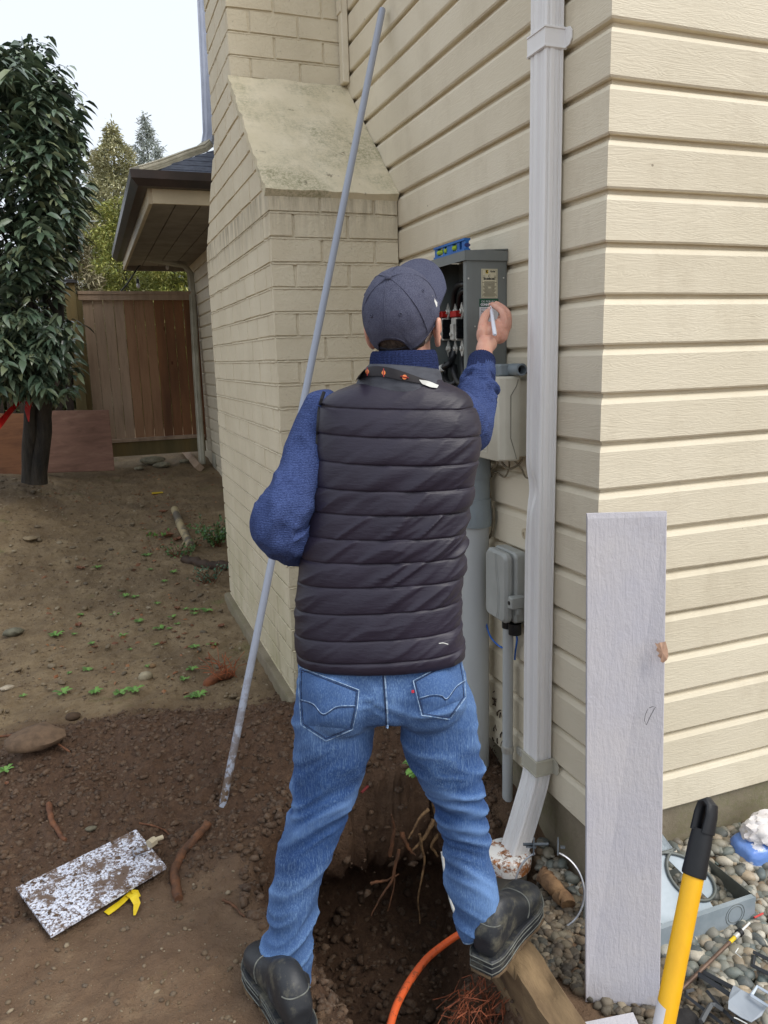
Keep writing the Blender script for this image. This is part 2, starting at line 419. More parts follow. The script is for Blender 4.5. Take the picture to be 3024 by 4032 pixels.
gp = [(0,0),(.07,0),(.115,.045),(.12,.1),(.108,.1),(.1,.05),(.065,.012),(.012,.012),(.012,.1),(0,.1)]
A_ = [(-.78-q, 4.34-q, 2.90+h) for q,h in gp]; B_ = [(-.78-q, 8.62, 2.90+h) for q,h in gp]; mb.sweep(None, A_, B_)
A_ = [(-.78-q, 4.34-q, 2.90+h) for q,h in gp]; B_ = [(0, 4.34-q, 2.90+h) for q,h in gp]; mb.sweep(None, B_, A_)
mb.build('gutter', m_brown, house)
mb = MB(); mb.box(-.778, -.75, 4.37, 8.6, 2.80, 2.985); mb.box(-.75, 0, 4.342, 4.37, 2.80, 2.985); mb.build('fascia', m_beige, house)
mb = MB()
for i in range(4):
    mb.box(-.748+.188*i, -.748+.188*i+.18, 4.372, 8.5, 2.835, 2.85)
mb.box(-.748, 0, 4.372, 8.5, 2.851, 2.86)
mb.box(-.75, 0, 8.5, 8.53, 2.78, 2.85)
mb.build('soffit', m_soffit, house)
# ------------------------------------------------------------------ drainpipes
def pipe_ring(c, t, w, d, n=1, flute=True, wdir=None):
    """ribbed rectangular downspout cross-section: w along wdir, d across"""
    t = Vector(t).normalized(); u = Vector(wdir); u = (u-t*u.dot(t)).normalized(); v = t.cross(u)
    pts = []
    def side(a0, a1, b, axis):
        k = 26; r = []
        for i in range(k):
            s_ = i/(k-1); a = a0+(a1-a0)*s_; q = 0
            if flute and .06 < s_ < .94: 
                q = .0024*(1-math.cos(2*math.pi*(s_*9))) if (s_ < .5 or s_ > .72) else 0
            r.append((a, b, q))
        return r
    R_ = []
    hw, hd = w/2, d/2; e = .004
    for a, b, q in side(-hw+e, hw-e, -hd, 0): R_.append((a, -hd+q))
    for a, b, q in side(-hd+e, hd-e, hw, 1): R_.append((hw-q, a))
    for a, b, q in side(hw-e, -hw+e, hd, 0): R_.append((a, hd-q))
    for a, b, q in side(hd-e, -hd+e, -hw, 1): R_.append((-hw+q, a))
    c = Vector(c)
    return [tuple(c+u*a+v*b) for a, b in R_]
def strap(mb, z, x0, y0, w, d, slant=0):
    for zz, tk in ((z, .0025),):
        o = .0045
        mb.prism([(x0-d-o,y0-w/2-o),(x0+.004,y0-w/2-o),(x0+.004,y0-w/2-o+.002),(x0-d-o+.002,y0-w/2-o+.002),(x0-d-o+.002,y0+w/2+o),(x0+.004,y0+w/2+o),(x0+.004,y0+w/2+o+.002),(x0-d-o,y0+w/2+o+.002)], z-.028, z+.028)
        for e in (-.026,.022):
            mb.prism([(x0-d-o-.003,y0-w/2-o-.003),(x0+.004,y0-w/2-o-.003),(x0+.004,y0-w/2-o),(x0-d-o,y0-w/2-o),(x0-d-o,y0+w/2+o),(x0-d-o-.003,y0+w/2+o)], z+e, z+e+.004)
        # ear on the wall
        mb.prism([(0,-.026),(.022,-.022),(.032,-.01),(.032,.01),(.022,.022),(0,.026)], 0, .003, M=Matrix(((0,0,-1,-.001),(-1,0,0,y0-w/2-o),(0,1,0,z),(0,0,0,1))))
dsp = thing('drainpipe', (-.04, .26, 0), 'white ribbed drainpipe with a dent beside the house corner', 'drainpipe')
DW, DD, DX, DYc = .082, .060, -.034, .246
rings = []
zz = np.concatenate([np.linspace(4.2, 1.5, 12), np.linspace(1.45, 1.05, 24), np.linspace(1.0, .30, 8)])
for z in zz:
    rings.append(pipe_ring((DX, DYc+.004*math.sin(z*2), z), (0,0,-1), DW, DD, wdir=(0,1,0)))
# elbow going out from the wall to the drain
for f in np.linspace(.12, 1, 9):
    rings.append(pipe_ring((DX-.105*f**1.1, DYc-.012*f, .30-.30*f), (-.36*min(1,f*2),-.02,-1), DW, DD, wdir=(0,1,0)))
V = np.array([p for r in rings for p in r]); 
# the dent
dc = np.array([-.064, .262, 1.245]); dd = V-dc; g = np.exp(-((dd[:,2]/.05)**2+(dd[:,1]/.03)**2))*(V[:,0] < -.05)
V[:,0] += g*.02; V[:,1] -= g*.006
g2 = np.exp(-(((V[:,2]-1.16)/.06)**2+((V[:,1]-.28)/.02)**2)); V[:,1] -= g2*.008
n = len(rings[0]); mb = MB(); mb.loft([V[i*n:(i+1)*n] for i in range(len(rings))]); mb.build('pipe', m_white, dsp, smooth=28)
mb = MB(); strap(mb, 2.50, -.002, DYc, DW, DD); mb.build('strap', m_white, dsp)
mb = MB(); strap(mb, .33, -.002, DYc, DW, DD); mb.build('strap', m_offw, dsp)
# white plastic drain adapter with rust-brown stains, and clay pipe under it
ma = NT('stained_white_plastic'); f = ma.ramp(ma.noise(16, 5, .75), [(.50, 0), (.56, 1)])
m_stain = ma.out(ma.mix(f, srgb(232,230,226), ma.ramp(ma.noise(40,4), [(.4, srgb(176,112,58)), (.6, srgb(120,80,52))])), .5, 0, ma.bump(ma.noise(50,4), .3, .002))
dr = hit(1118, 1880, 2, .045); drc = (DX-.118, DYc-.01, 0)
ad = thing('drain_adapter', (drc[0], drc[1], -.2), 'round white plastic drain adapter stained brown, under the drainpipe', 'drain adapter')
mb = MB(); mb.lathe([(.0,-.01),(.078,-.012),(.080,.02),(.076,.034),(.068,.040),(.0,.043)], drc, 32); mb.build('rim', m_stain, ad, smooth=30)
mb = MB(); mb.lathe([(.0,-.4),(.066,-.4),(.066,-.01),(.0,-.01)], drc, 28); mb.build('pipe', pm('grey_clay_pipe', srgb(132,128,118), srgb(100,94,84), 9, .7), ad, smooth=30)
# upper pipe behind the chimney running down onto the wing roof
up = thing('drainpipe', (-.1, 5.5, 3), 'white drainpipe left of the chimney, elbowing down onto the low wing roof', 'drainpipe')
pu = [at(436,-60,6.4), at(447,180,6.45), at(451,290,6.45), at(448,312,6.4), at(436,322,6.3), at(400,334,6.1), at(345,355,5.75), at(292,371,5.45)]
m_pu = m_offw
def rect_tube(mb, pts, w, d, wdir):
    rr = []
    for i, p in enumerate(pts):
        t = np.array(pts[min(i+1,len(pts)-1)])-np.array(pts[max(i-1,0)]); rr.append(pipe_ring(p, t, w, d, wdir=wdir))
    mb.loft(rr)
mb = MB(); rect_tube(mb, pu[:4], .085, .065, (.9,-.4,0)); mb.build('pipe', pm('shade_tinted_white_pipe', srgb(168,174,190), srgb(150,156,172), 4, .5), up, smooth=28)  # the white pipe's blue-grey shading is put into its colour
mb = MB(); rect_tube(mb, pu[3:], .085, .065, (.5,-.9,0)); mb.build('elbow', m_pu, up, smooth=28)
# wing drainpipe by the gate
gp_ = thing('drainpipe', (-.1, 7.7, .4), 'thin cream drainpipe between the cedar gate and the wing siding', 'drainpipe')
pg = [at(270,520,8.9), at(276,540,8.95), at(292,552,9.0), at(330,560,9.05), at(398,573,9.2), at(411,590,9.25), at(416,640,9.25), at(424,800,9.25), at(437,1003,9.25)]
mb = MB(); rect_tube(mb, pg, .07, .055, (.9,-.4,0)); mb.build('pipe', m_offw, gp_, smooth=28)
# ------------------------------------------------------------------ the ground
PIT = np.array([(-1.00,.36),(-.93,.54),(-.74,.63),(-.48,.67),(-.25,.62),(-.12,.45),(-.17,.12),(-.35,-.12),(-.44,-.5),(-.52,-1.0),(-.93,-1.0),(-.90,-.3),(-.955,.02)])
def sdpoly(x, y, poly):
    d = np.full(x.shape, 1e9); ins_ = np.zeros(x.shape, bool); n = len(poly)
    for i in range(n):
        a, b = poly[i], poly[(i+1)%n]; e = b-a; wx, wy = x-a[0], y-a[1]
        t = np.clip((wx*e[0]+wy*e[1])/(e@e), 0, 1); d = np.minimum(d, (wx-e[0]*t)**2+(wy-e[1]*t)**2)
        c = ((a[1] > y) != (b[1] > y)) & (x < (b[0]-a[0])*(y-a[1])/(b[1]-a[1]+1e-12)+a[0]); ins_ ^= c
    return np.where(ins_, 1, -1)*np.sqrt(d)
def smax(a, b, k=.05):
    return np.maximum(a, b)+k*np.exp(-np.abs(a-b)/k)*.5
def tside(x, y):
    'signed distance to the right of the timber edging line'
    ax_, ay_, dx_, dy_ = -.385, -.16, .21, -.53; l_ = math.hypot(dx_, dy_)
    d = ((x-ax_)*(-dy_)+(y-ay_)*dx_)/l_; e = ((x-ax_)*(.33)-(y-ay_)*(.235))/.405
    return np.where(y > -.16, e, d)
def base_h(x, y):
    z = .07+.02*sstep(.5, 3, y)+.076*np.maximum(0, y-3.1)*(1-.0*x)
    z = z+.30*np.exp(-(((x+2.3)/.85)**2+((y-5.9)/1.5)**2))
    z = z+.05*sstep(-1.4, -3.4, x)*sstep(0, 3, y)
    # dug-out soil heaped against the chimney and across the yard edge
    ridge = 1.28-.18*np.cos((x+.2)*2.0)-.05
    hgt = .19*sstep(-2.1, -1.25, x)*(1-.25*sstep(-.9,-1.5,x))
    wid = np.where(y > ridge, .20, .42)
    z = z+hgt*np.exp(-((y-ridge)/wid)**2)
    z = z+.06*np.exp(-(((x+1.62)/.16)**2+((y-1.28)/.14)**2))
    z = z+.09*np.exp(-(((x+.38)/.30)**2+((y-.84)/.17)**2))
    # gravel strip in front of the house corner lies lower
    g = sstep(-.34, -.24, tside(x, y))*sstep(.46, .20, y)*sstep(-.60,-.45,x)
    z = z*(1-g)+g*(-.005)
    z = z+.055*sstep(-.26, -.04, y)*sstep(.05, .25, x)*(y < .1)
    z = z-.09*np.exp(-(((x+.17)/.13)**2+((y-.22)/.13)**2))*(x < -.02)
    return z
def height(x, y):
    x = np.asarray(x, float); y = np.asarray(y, float)
    z = base_h(x, y); sd = sdpoly(x, y, PIT)+.015*vnoise(np.stack([x*14, y*14, x*0], -1).reshape(-1,3), 5).reshape(x.shape)
    far = sstep(.15, .5, y); wdt = .30-.20*far
    dep = .60*sstep(-.02, 1, np.clip(sd, -.02, 9)/wdt)*(.75+.25*sstep(-1,-.7,x))
    return z-dep
def detail(x, y, z):
    P = np.stack([x, y, z*.6], -1)
    fresh = soil(x, y)
    d = fbm(P, 6, 3, 1)*.015+fbm(P, 14, 3, 24)*.006+fbm(P, 24, 3, 2)*.007*(.7+.7*fresh)+np.abs(fbm(P, 50, 3, 3))*.0075*(.5+1.1*fresh)
    d = d+fresh*(fbm(P, 11, 2, 21)*.012+np.maximum(0, fbm(P, 17, 2, 22))*.010)
    return d*np.where(x > -.28, .4, 1)
def soil(x, y):
    """1 = freshly dug, 0 = trodden yard"""
    w = .12*vnoise(np.stack([x*5, y*5, x*0], -1).reshape(-1,3), 8).reshape(np.shape(x))
    a = sstep(1.75, 1.45, y+w+.12*np.cos(x*2))*sstep(.30, .62, y+w)
    sd = sdpoly(np.asarray(x), np.asarray(y), PIT)
    return np.clip(np.maximum(a*sstep(-2.3,-1.7,x+w), sstep(-.06, .02, sd+w*.3)), 0, 1)
def axis_pts(segs):
    r = []
    for a, b, n in segs: r += list(np.linspace(a, b, n, endpoint=False))
    return np.array(r+[segs[-1][1]])
gx = axis_pts([(-200,-40,6),(-40,-9,10),(-9,-4.2,18),(-4.2,-2.3,50),(-2.3,-.02,215),(-.02,.9,40),(.9,4,16),(4,40,10),(40,200,5)])
gy = axis_pts([(-60,-4,8),(-4,-.9,20),(-.9,2.5,290),(2.5,5.2,110),(5.2,9,70),(9,20,16),(20,60,10),(60,300,8)])
GX, GY = np.meshgrid(gx, gy, indexing='ij')
X_, Y_ = GX.ravel(), GY.ravel(); Z_ = height(X_, Y_)
D_ = detail(X_, Y_, Z_); near = sstep(-12, -5, X_)*sstep(14, 8, Y_); Z_ = Z_+D_*near
Z_ = np.where(Y_ > 9.5, np.minimum(Z_, .5+0*Y_), Z_); Z_ = np.where(Y_ > 30, .5, Z_)
sdg = sdpoly(X_, Y_, PIT)
SO = soil(X_, Y_)
# the far bank of the hole is undercut: push the low part back under its lip
und = .26*sstep(.1, .60, Y_)*sstep(-.17, -.34, Z_)*(Y_ < .70)*(sdg > -.03)
Yu = Y_+und+np.where((sdg > 0)&(Y_ > .3), .020*vnoise(np.stack([X_*9, Z_*9, Y_*0], -1), 4)+.018*fbm(np.stack([X_, Z_, Y_*0], -1), 26, 3, 14), 0)
V = np.stack([X_, Yu, Z_], -1); ny = len(gy)
ii, jj = np.meshgrid(np.arange(len(gx)-1), np.arange(ny-1), indexing='ij'); a = (ii*ny+jj).ravel()
Fc = np.stack([a, a+ny, a+ny+1, a+1], -1)
me = bpy.data.meshes.new('ground'); me.vertices.add(len(V)); me.vertices.foreach_set('co', V.ravel())
me.loops.add(len(Fc)*4); me.loops.foreach_set('vertex_index', Fc.ravel().astype(np.int32))
me.polygons.add(len(Fc)); me.polygons.foreach_set('loop_start', np.arange(len(Fc), dtype=np.int32)*4)
me.update(calc_edges=True)
at_ = me.attributes.new('fresh', 'FLOAT', 'POINT'); at_.data.foreach_set('value', SO.astype(np.float32))
pkv = sstep(1.5, .9, Y_+.15*vnoise(np.stack([X_*3,Y_*3,X_*0],-1), 9)); at2 = me.attributes.new('packed', 'FLOAT', 'POINT'); at2.data.foreach_set('value', pkv.astype(np.float32))
m = NT('soil'); atn = m.n('Attribute'); atn.attribute_name = 'fresh'; fr = atn.outputs['Fac']
n1 = m.noise(4.5, 6, .65); n2 = m.noise(38, 5, .7); n3 = m.noise(140, 4, .7)
yard = m.ramp(n1, [(.25, srgb(112,94,70)), (.5, srgb(134,115,88)), (.75, srgb(152,134,106))])
yard = m.mix(m.math('MULTIPLY', m.ramp(n2, [(.5, 0), (.68, 1)]), .5), yard, srgb(96,76,56))
yard = m.mix(m.ramp(m.noise(1.7, 5, .7), [(.48, 0), (.62, .55)]), yard, srgb(94,78,60))
fres = m.ramp(n2, [(.25, srgb(66,48,36)), (.55, srgb(88,66,50)), (.8, srgb(108,84,64))])
pk_ = m.n('Attribute'); pk_.attribute_name = 'packed'; yard = m.mix(pk_.outputs['Fac'], yard, m.ramp(m.noise(7,6,.7), [(.3, srgb(98,77,60)), (.55, srgb(114,92,72)), (.75, srgb(134,113,90))]))
col = m.mix(fr, yard, fres)
peb = m.ramp(m.noise(85, 2, .5), [(.70, 0), (.74, .35)]); col = m.mix(peb, col, srgb(140,122,98))
moss = m.math('MULTIPLY', m.ramp(m.noise(2.6, 6, .75, m.map((1,1,1), loc=(5,3,0))), [(.60, 0), (.70, .5)]), m.math('SUBTRACT', 1, fr))
col = m.mix(moss, col, srgb(96,104,52))
wet = m.ramp(n1, [(.4, .72), (.6, .92)])
nr = m.bump(m.noise(16,6,.75), .6, .02); nr = m.bump(n2, .8, .012, nr); nr = m.bump(n3, .8, .005, nr)
m_soil = m.out(col, wet, 0, nr, .3)
me.materials.append(m_soil); me.polygons.foreach_set('use_smooth', [True]*len(Fc))
me.update(); G = bpy.data.objects.new('ground', me); COL.objects.link(G); tag(G, kind='structure')
GB = BVHTree.FromPolygons([tuple(v) for v in V], [tuple(f) for f in Fc.tolist()])
def gpt(X, Y):
    """where the sight line through a picture point meets the ground"""
    d = Vector(ray(X, Y)).normalized(); r = GB.ray_cast(Vector(CAM), d)
    return np.array(r[0]) if r[0] is not None else hit(X, Y, 2, .1)
def gz(x, y):
    r = GB.ray_cast(Vector((x, y, 3)), Vector((0,0,-1))); return r[0].z if r[0] is not None else 0.
# scattered lumps ---------------------------------------------------
ICO_V = None
def ico(sub):
    bm = bmesh.new(); bmesh.ops.create_icosphere(bm, subdivisions=sub, radius=1); bm.verts.ensure_lookup_table()
    v = np.array([tuple(q.co) for q in bm.verts]); f = np.array([[q.index for q in p.verts] for p in bm.faces]); bm.free(); return v, f
IV1, IF1 = ico(1); IV2, IF2 = ico(2)
def lumps(name, P, R, mat, seed=0, flat=.7, sub=1, rough=.25, parent=None, smooth=False):
    iv, if_ = (IV1, IF1) if sub == 1 else (IV2, IF2); rs = np.random.RandomState(seed); n = len(P); k = len(iv)
    ang = rs.rand(n)*6.28; sc = np.stack([1+.35*rs.rand(n), .7+.3*rs.rand(n), flat*(.7+.5*rs.rand(n))], -1)
    tl = (rs.rand(n)-.5)*1.0
    v = np.repeat(iv[None], n, 0)*(1+rough*(rs.rand(n, k, 1)-.5)*2)
    v = v*sc[:,None,:]*np.asarray(R)[:,None,None]
    ct, st_ = np.cos(tl)[:,None], np.sin(tl)[:,None]; y2 = v[:,:,1]*ct-v[:,:,2]*st_; z2 = v[:,:,1]*st_+v[:,:,2]*ct; v[:,:,1] = y2; v[:,:,2] = z2
    ca, sa = np.cos(ang)[:,None], np.sin(ang)[:,None]; x2 = v[:,:,0]*ca-v[:,:,1]*sa; y2 = v[:,:,0]*sa+v[:,:,1]*ca; v[:,:,0] = x2; v[:,:,1] = y2
    v += np.asarray(P)[:,None,:]; f = (if_[None]+(np.arange(n)*k)[:,None,None]).reshape(-1,3)
    me = bpy.data.meshes.new(name); vv = v.reshape(-1,3); me.vertices.add(len(vv)); me.vertices.foreach_set('co', vv.ravel())
    me.loops.add(len(f)*3); me.loops.foreach_set('vertex_index', f.ravel().astype(np.int32)); me.polygons.add(len(f)); me.polygons.foreach_set('loop_start', np.arange(len(f), dtype=np.int32)*3)
    me.update(calc_edges=True)
    return link(name, me, mat, parent, smooth)
def island_mat(name, cols, rough=.8, bump=.4, bs=120, spec=.3):
    m = NT(name); g = m.n('NewGeometry'); st = [(i/(len(cols)-1), c) for i, c in enumerate(cols)]
    c = m.ramp(g.outputs['Random Per Island'], st); c = m.mix(m.ramp(m.noise(bs*.7, 4, .7), [(.42, 0), (.62, .45)]), c, m.mix(.5, c, (.25,.22,.18,1)))
    return m.out(c, rough, 0, m.bump(m.noise(bs, 4, .7), bump, .002), spec)
m_clod = island_mat('soil_clod', [srgb(64,47,36), srgb(80,60,45), srgb(94,72,54), srgb(74,55,41)], .9, .8, 150)
m_peb = island_mat('pebble', [srgb(104,86,66), srgb(88,74,60), srgb(120,102,80), srgb(96,80,60), srgb(112,94,72), srgb(150,136,114)], .8)
m_grav = island_mat('gravel_stone', [srgb(84,98,96), srgb(160,152,134), srgb(66,76,78), srgb(196,186,168), srgb(104,114,110), srgb(134,112,86), srgb(88,100,100), srgb(176,158,132), srgb(74,78,76), srgb(120,124,116), srgb(206,198,182)], .5, .5, 160, .5)
m_darkgrav = island_mat('dirty_gravel_stone', [srgb(70,72,68), srgb(96,82,64), srgb(112,104,88), srgb(58,52,46), srgb(120,104,84), srgb(64,60,54), srgb(146,134,114)], .7, .5, 150)
def scatter(n, x0, x1, y0, y1, fn, seed):
    rs = np.random.RandomState(seed); x = x0+(x1-x0)*rs.rand(n); y = y0+(y1-y0)*rs.rand(n); k = rs.rand(n) < fn(x, y); return x[k], y[k], rs
# soil clods on the heap and in the hole
x, y, rs = scatter(80000, -2.3, .0, -.4, 1.75, lambda x, y: soil(x, y)*np.where(sdpoly(x,y,PIT)>.0, .12, 1), 3)
z = height(x, y)+detail(x, y, height(x, y)); R = .0013+.0125*rs.rand(len(x))**11
k = ~((y > 1.43)&(x > -.58)); tag(lumps('soil_clods', np.stack([x,y,z-R*.15],-1)[k], R[k]*1.1, m_clod, 4, .8, 1, .55), kind='stuff')
x, y, rs = scatter(520, -3.0, -.62, .9, 6.5, lambda x, y: (1-soil(x,y))*1., 55); R = .007+.016*rs.rand(len(x))**2; z = height(x, y)
tag(lumps('yard_stones', np.stack([x,y,z+R*.3],-1), R, island_mat('yard_stone', [srgb(128,112,88), srgb(104,90,70), srgb(150,136,112), srgb(116,100,76), srgb(92,82,68)], .8), 56, .6, 2, .12), kind='stuff')
wi = np.where((sdg > -.04)&(X_ > -1.1)&(Y_ > -.5)&(Y_ < .75))[0]; wr_ = np.random.RandomState(77); wi = wr_.choice(wi, 9000, replace=True); R = .0016+.020*wr_.rand(len(wi))**10
tag(lumps('bank_clods', V[wi]+wr_.normal(size=(len(wi),3))*.006, R, m_clod, 78, .8, 1, .35), kind='stuff')
# crumbs on the trodden ground
x, y, rs = scatter(34000, -3.2, -.3, -.6, 6.5, lambda x, y: np.where(y < .9, .85, .75)*(1-soil(x,y))*(sdpoly(x,y,PIT) < -.03)*(~((y>1.4)&(x>-.62)&(y<3.3))), 5)
z = height(x, y)+detail(x, y, height(x, y)); R = .0020+.0085*rs.rand(len(x))**5
tag(lumps('pebbles', np.stack([x,y,z+R*.1],-1), R, m_peb, 6, .6, 1, .2), kind='stuff')
# pea gravel along the house corner
def gmask(x, y): return sstep(.055, .075, tside(x, y))*(sdpoly(x, y, PIT) < -.03)*(~((x > -.0)&(y > .02)))*(y < .42)*1.
x, y, rs = scatter(15000, -.5, 1.6, -1.15, .45, lambda x, y: gmask(x, y)*(x > -.02-.25*(y+.1)), 8)
R = .009+.014*rs.rand(len(x)); z = np.maximum(height(x, y), -.02)+R*.35+.016*rs.rand(len(x))
tag(lumps('gravel', np.stack([x,y,z],-1), R, m_grav, 9, .72, 2, .10, smooth=True), kind='stuff')
x, y, rs = scatter(9000, -.5, .3, -1.15, .45, lambda x, y: gmask(x, y)*(x <= .0-.25*(y+.1)), 18)
R = .006+.011*rs.rand(len(x)); z = np.maximum(height(x, y), -.03)+R*.3+.010*rs.rand(len(x))
tag(lumps('gravel', np.stack([x,y,z],-1), R, m_darkgrav, 19, .72, 2, .12, smooth=True), kind='stuff')
# ------------------------------------------------------------------ roots, stones, wood and litter
m_root = pm('root_bark', srgb(116,76,50), srgb(74,52,38), 30, .8, 0, .6, 90, .004, (1,1,1))
m_rootp = pm('pale_torn_root', srgb(158,126,88), srgb(92,68,48), 40, .8, 0, .6, 90, .004)
m_twig = pm('twig', srgb(120,78,52), srgb(84,54,38), 30, .8)
def wig(pts, n=12, amp=.006, seed=0):
    pts = np.array(pts, float); r = random.Random(seed); out = []
    for i in range(len(pts)-1):
        for k in range(n//(len(pts)-1)+1):
            t = k/(n//(len(pts)-1)+1); out.append(pts[i]*(1-t)+pts[i+1]*t+np.array([r.uniform(-amp,amp) for _ in range(3)]))
    out.append(pts[-1]); o = np.array(out); o[1:-1] = (o[:-2]+2*o[1:-1]+o[2:])/4; return o
def root(name, pix, rad, mat, label, cat, group=None, lift=0, seed=1, fixed=None, taper=.6):
    P = fixed if fixed is not None else [gpt(*p)+np.array([0,0,lift]) for p in pix]
    w = wig(P, 16, rad*.35, seed); n = len(w); rr = [rad*(1-(1-taper)*i/n)*(1+.12*math.sin(i*2.1+seed)) for i in range(n)]
    mb = MB(); mb.tube(w, rr, 9); return tag(mb.build(name, mat, smooth=50), label, cat, group)
root('root', [(452,1786),(425,1812),(398,1842),(378,1880),(378,1915),(387,1948)], .0135, m_root, 'thick broken brown root lying on packed soil right of the speckled metal plate', 'root', lift=.010, taper=1.1)
root('root', [(302,1780),(335,1787),(358,1797),(380,1822)], .0035, m_twig, 'thin curved twig just above the speckled metal plate', 'twig', lift=.004, seed=3)
root('root', [(482,1946),(500,1955),(528,1982)], .005, m_root, 'short thin root lying at the edge of the hole by the left boot', 'root', lift=.004, seed=4)
root('root', [(105,1742),(112,1775),(126,1802),(142,1818)], .011, m_twig, 'stubby dark root poking out of the loose soil above the metal plate', 'root', lift=.006, seed=5)
root('branch', [(-20,1603),(40,1598),(76,1592),(115,1610),(152,1635)], .006, m_twig, 'long reddish stick lying on the soil at the left edge', 'branch', lift=.022, seed=6)
root('log', [(400,1212),(440,1224),(492,1230)], .035, pm('dark_wet_log', srgb(70,54,42), srgb(50,38,30), 14, .7, 0, .5, 60, .006), 'dark wet log behind the holly sprigs at the chimney foot', 'log', lift=.02, seed=7, taper=1)
pp = [gpt(378,1112)+np.array([0,0,.05]), gpt(392,1150)+np.array([0,0,.05]), gpt(414,1192)+np.array([0,0,.04])]
mb = MB(); mb.tube(pp, .034, 16); tag(mb.build('old_pipe', pm('grimy_yellow_grey_pipe', srgb(168,152,116), srgb(96,88,76), 5, .6, lo=.45, hi=.55), smooth=40), 'short grimy grey and yellow pipe end lying on the ground by the chimney', 'pipe')
# stones
def stone(X, Y, r, label, col=None, seed=0, fl=.75, name='stone', cat='stone', mat=None):
    p = gpt(X, Y); v = IV2.copy(); v = v*(1+.22*fbm(v*1.1+seed*5.3, 1.3, 3, seed)[:,None]); bm = bmesh.new()
    me = bpy.data.meshes.new(name); vv = v*np.array([r*1.15, r*.9, r*fl])+p+np.array([0,0,r*.35]); me.from_pydata([tuple(q) for q in vv], [], [tuple(int(a) for a in f) for f in IF2]); bm.free()
    return tag(link(name, me, mat or pm('stone', col, tuple(c*.55 for c in col[:3])+(1,), 25, .85, 0, .6, 60, .004), None, 50), label, cat)
stone(315,1466,.036,'rounded pale stone alone on the yard soil in front of the chimney', srgb(168,156,130), 1)
stone(157,1553,.030,'dark muddy clod-like stone at the top edge of the soil heap', srgb(84,66,50), 2)
stone(28,1372,.052,'rough lichen grey stone near the left edge of the yard', srgb(120,116,98), 3, .5)
stone(75,1612,.10,'broad flat buried rock beside the reddish stick', srgb(112,90,70), 4, .35)
stone(410,1178,.055,'smooth tan stone behind the old pipe end', srgb(150,136,104), 5, .5)
stone(15,1490,.030,'small pale stone at the left edge below the lichen stone', srgb(186,172,150), 6, .4)
stone(330,1435+6,.017,'little brown pebble a hand above the rounded pale stone', srgb(140,112,80), 7)
stone(405,1798,.020,'flat grey pebble half buried above the metal plate', srgb(120,112,96), 8, .4) if 0 else stone(197,1783+10,.017,'flat greenish pebble above the metal plate', srgb(112,106,88), 8, .4)
stone(140,1150+5,.05,'pale stone far up the yard', srgb(170,156,130), 9, .4) if 0 else stone(65,1138+30,.05,'wide low stone far up the left side of the yard', srgb(150,132,104), 9, .35)
# hanging roots on the far bank of the hole
m_hr = m_rootp
HR = [([(945,1690),(938,1745),(952,1790),(930,1830),(946,1850)], .011, .60), ([(938,1770),(915,1812),(890,1840)], .009, .57), ([(905,1800),(918,1860),(903,1940),(907,1995)], .0055, .55),
      ([(868,1800),(880,1830),(898,1848)], .010, .55), ([(862,1835),(848,1900),(820,1940),(802,1978)], .006, .50), ([(855,1860),(850,1920),(838,1968)], .004, .5), ([(800,1908),(835,1902),(862,1888)], .006, .53),
      ([(925,1750),(905,1770),(882,1812)], .007, .57), ([(960,1700),(972,1780),(975,1850),(985,1910)], .0035, .6), ([(842,1850),(852,1790),(846,1760)], .008, .55)]
for i, (px, r, yy) in enumerate(HR):
    P = [hit(a, b, 1, yy-.03*j/len(px)-.015) for j, (a, b) in enumerate(px)]
    lab = ['thick pale torn root hanging beside the right knee', 'pale torn root stub bending left of the thickest root', 'long thin root hanging lowest into the hole', 'short reddish root stub at the bank lip', 'forked root dangling at the middle of the dark hollow', 'hair-thin rootlet beside the forked root', 'short root sticking out sideways over the hollow', 'slim root running down left from the leafy weed', 'thread-like root right against the right trouser leg', 'reddish upright root on the face of the bank'][i]
    root('root', None, r, m_rootp if i in (0,1,2,7) else m_root, lab, 'root', 'roots hanging out of the bank', fixed=P, seed=20+i, taper=.35)
mbf = MB(); rf = random.Random(5)
for i in range(130):     # fine red rootlets under the timber end
    a = hit(rf.uniform(985,1120), rf.uniform(2080,2200), 1, rf.uniform(-.25,-.1)); a[2] = min(a[2], -.02)
    b = a+np.array([rf.uniform(-.09,.05), rf.uniform(-.04,.03), rf.uniform(-.10,-.01)]); c = a*.5+b*.5+np.array([rf.uniform(-.03,.03) for _ in range(3)])
    mbf.tube([a, c, b], rf.uniform(.0007,.0019), 4)
tag(mbf.build('fine_roots', pm('red_rootlets', srgb(150,82,52), srgb(104,58,40), 30, .8)), kind='stuff')
# red-brown root stump with wiry rootlets by the chimney foot
st = thing('root_stump', gpt(478,1470), 'orange-brown torn root stump with wiry rootlets near the chimney foot', 'root stump')
mb = MB(); p0 = gpt(472,1475); mb.tube(wig([p0+[-.06,0,.0], p0+[0,.02,.03], p0+[.07,.05,.015]], 10, .008, 2), .026, 10); mb.build('stump', pm('torn_root_wood', srgb(132,78,48), srgb(70,46,34), 18, .8, 0, .7, 60, .006), st, smooth=60)
mb = MB()
for i in range(26):
    a = p0+np.array([rf.uniform(-.02,.10), rf.uniform(-.02,.06), .02]); b = a+np.array([rf.uniform(-.12,.12), rf.uniform(0,.12), rf.uniform(.02,.14)]); mb.tube(wig([a, a*.5+b*.5+[0,0,.02], b], 8, .004, i), .0016, 4)
mb.build('rootlets', pm('orange_rootlets', srgb(168,92,54), srgb(120,66,42), 30, .8), st)
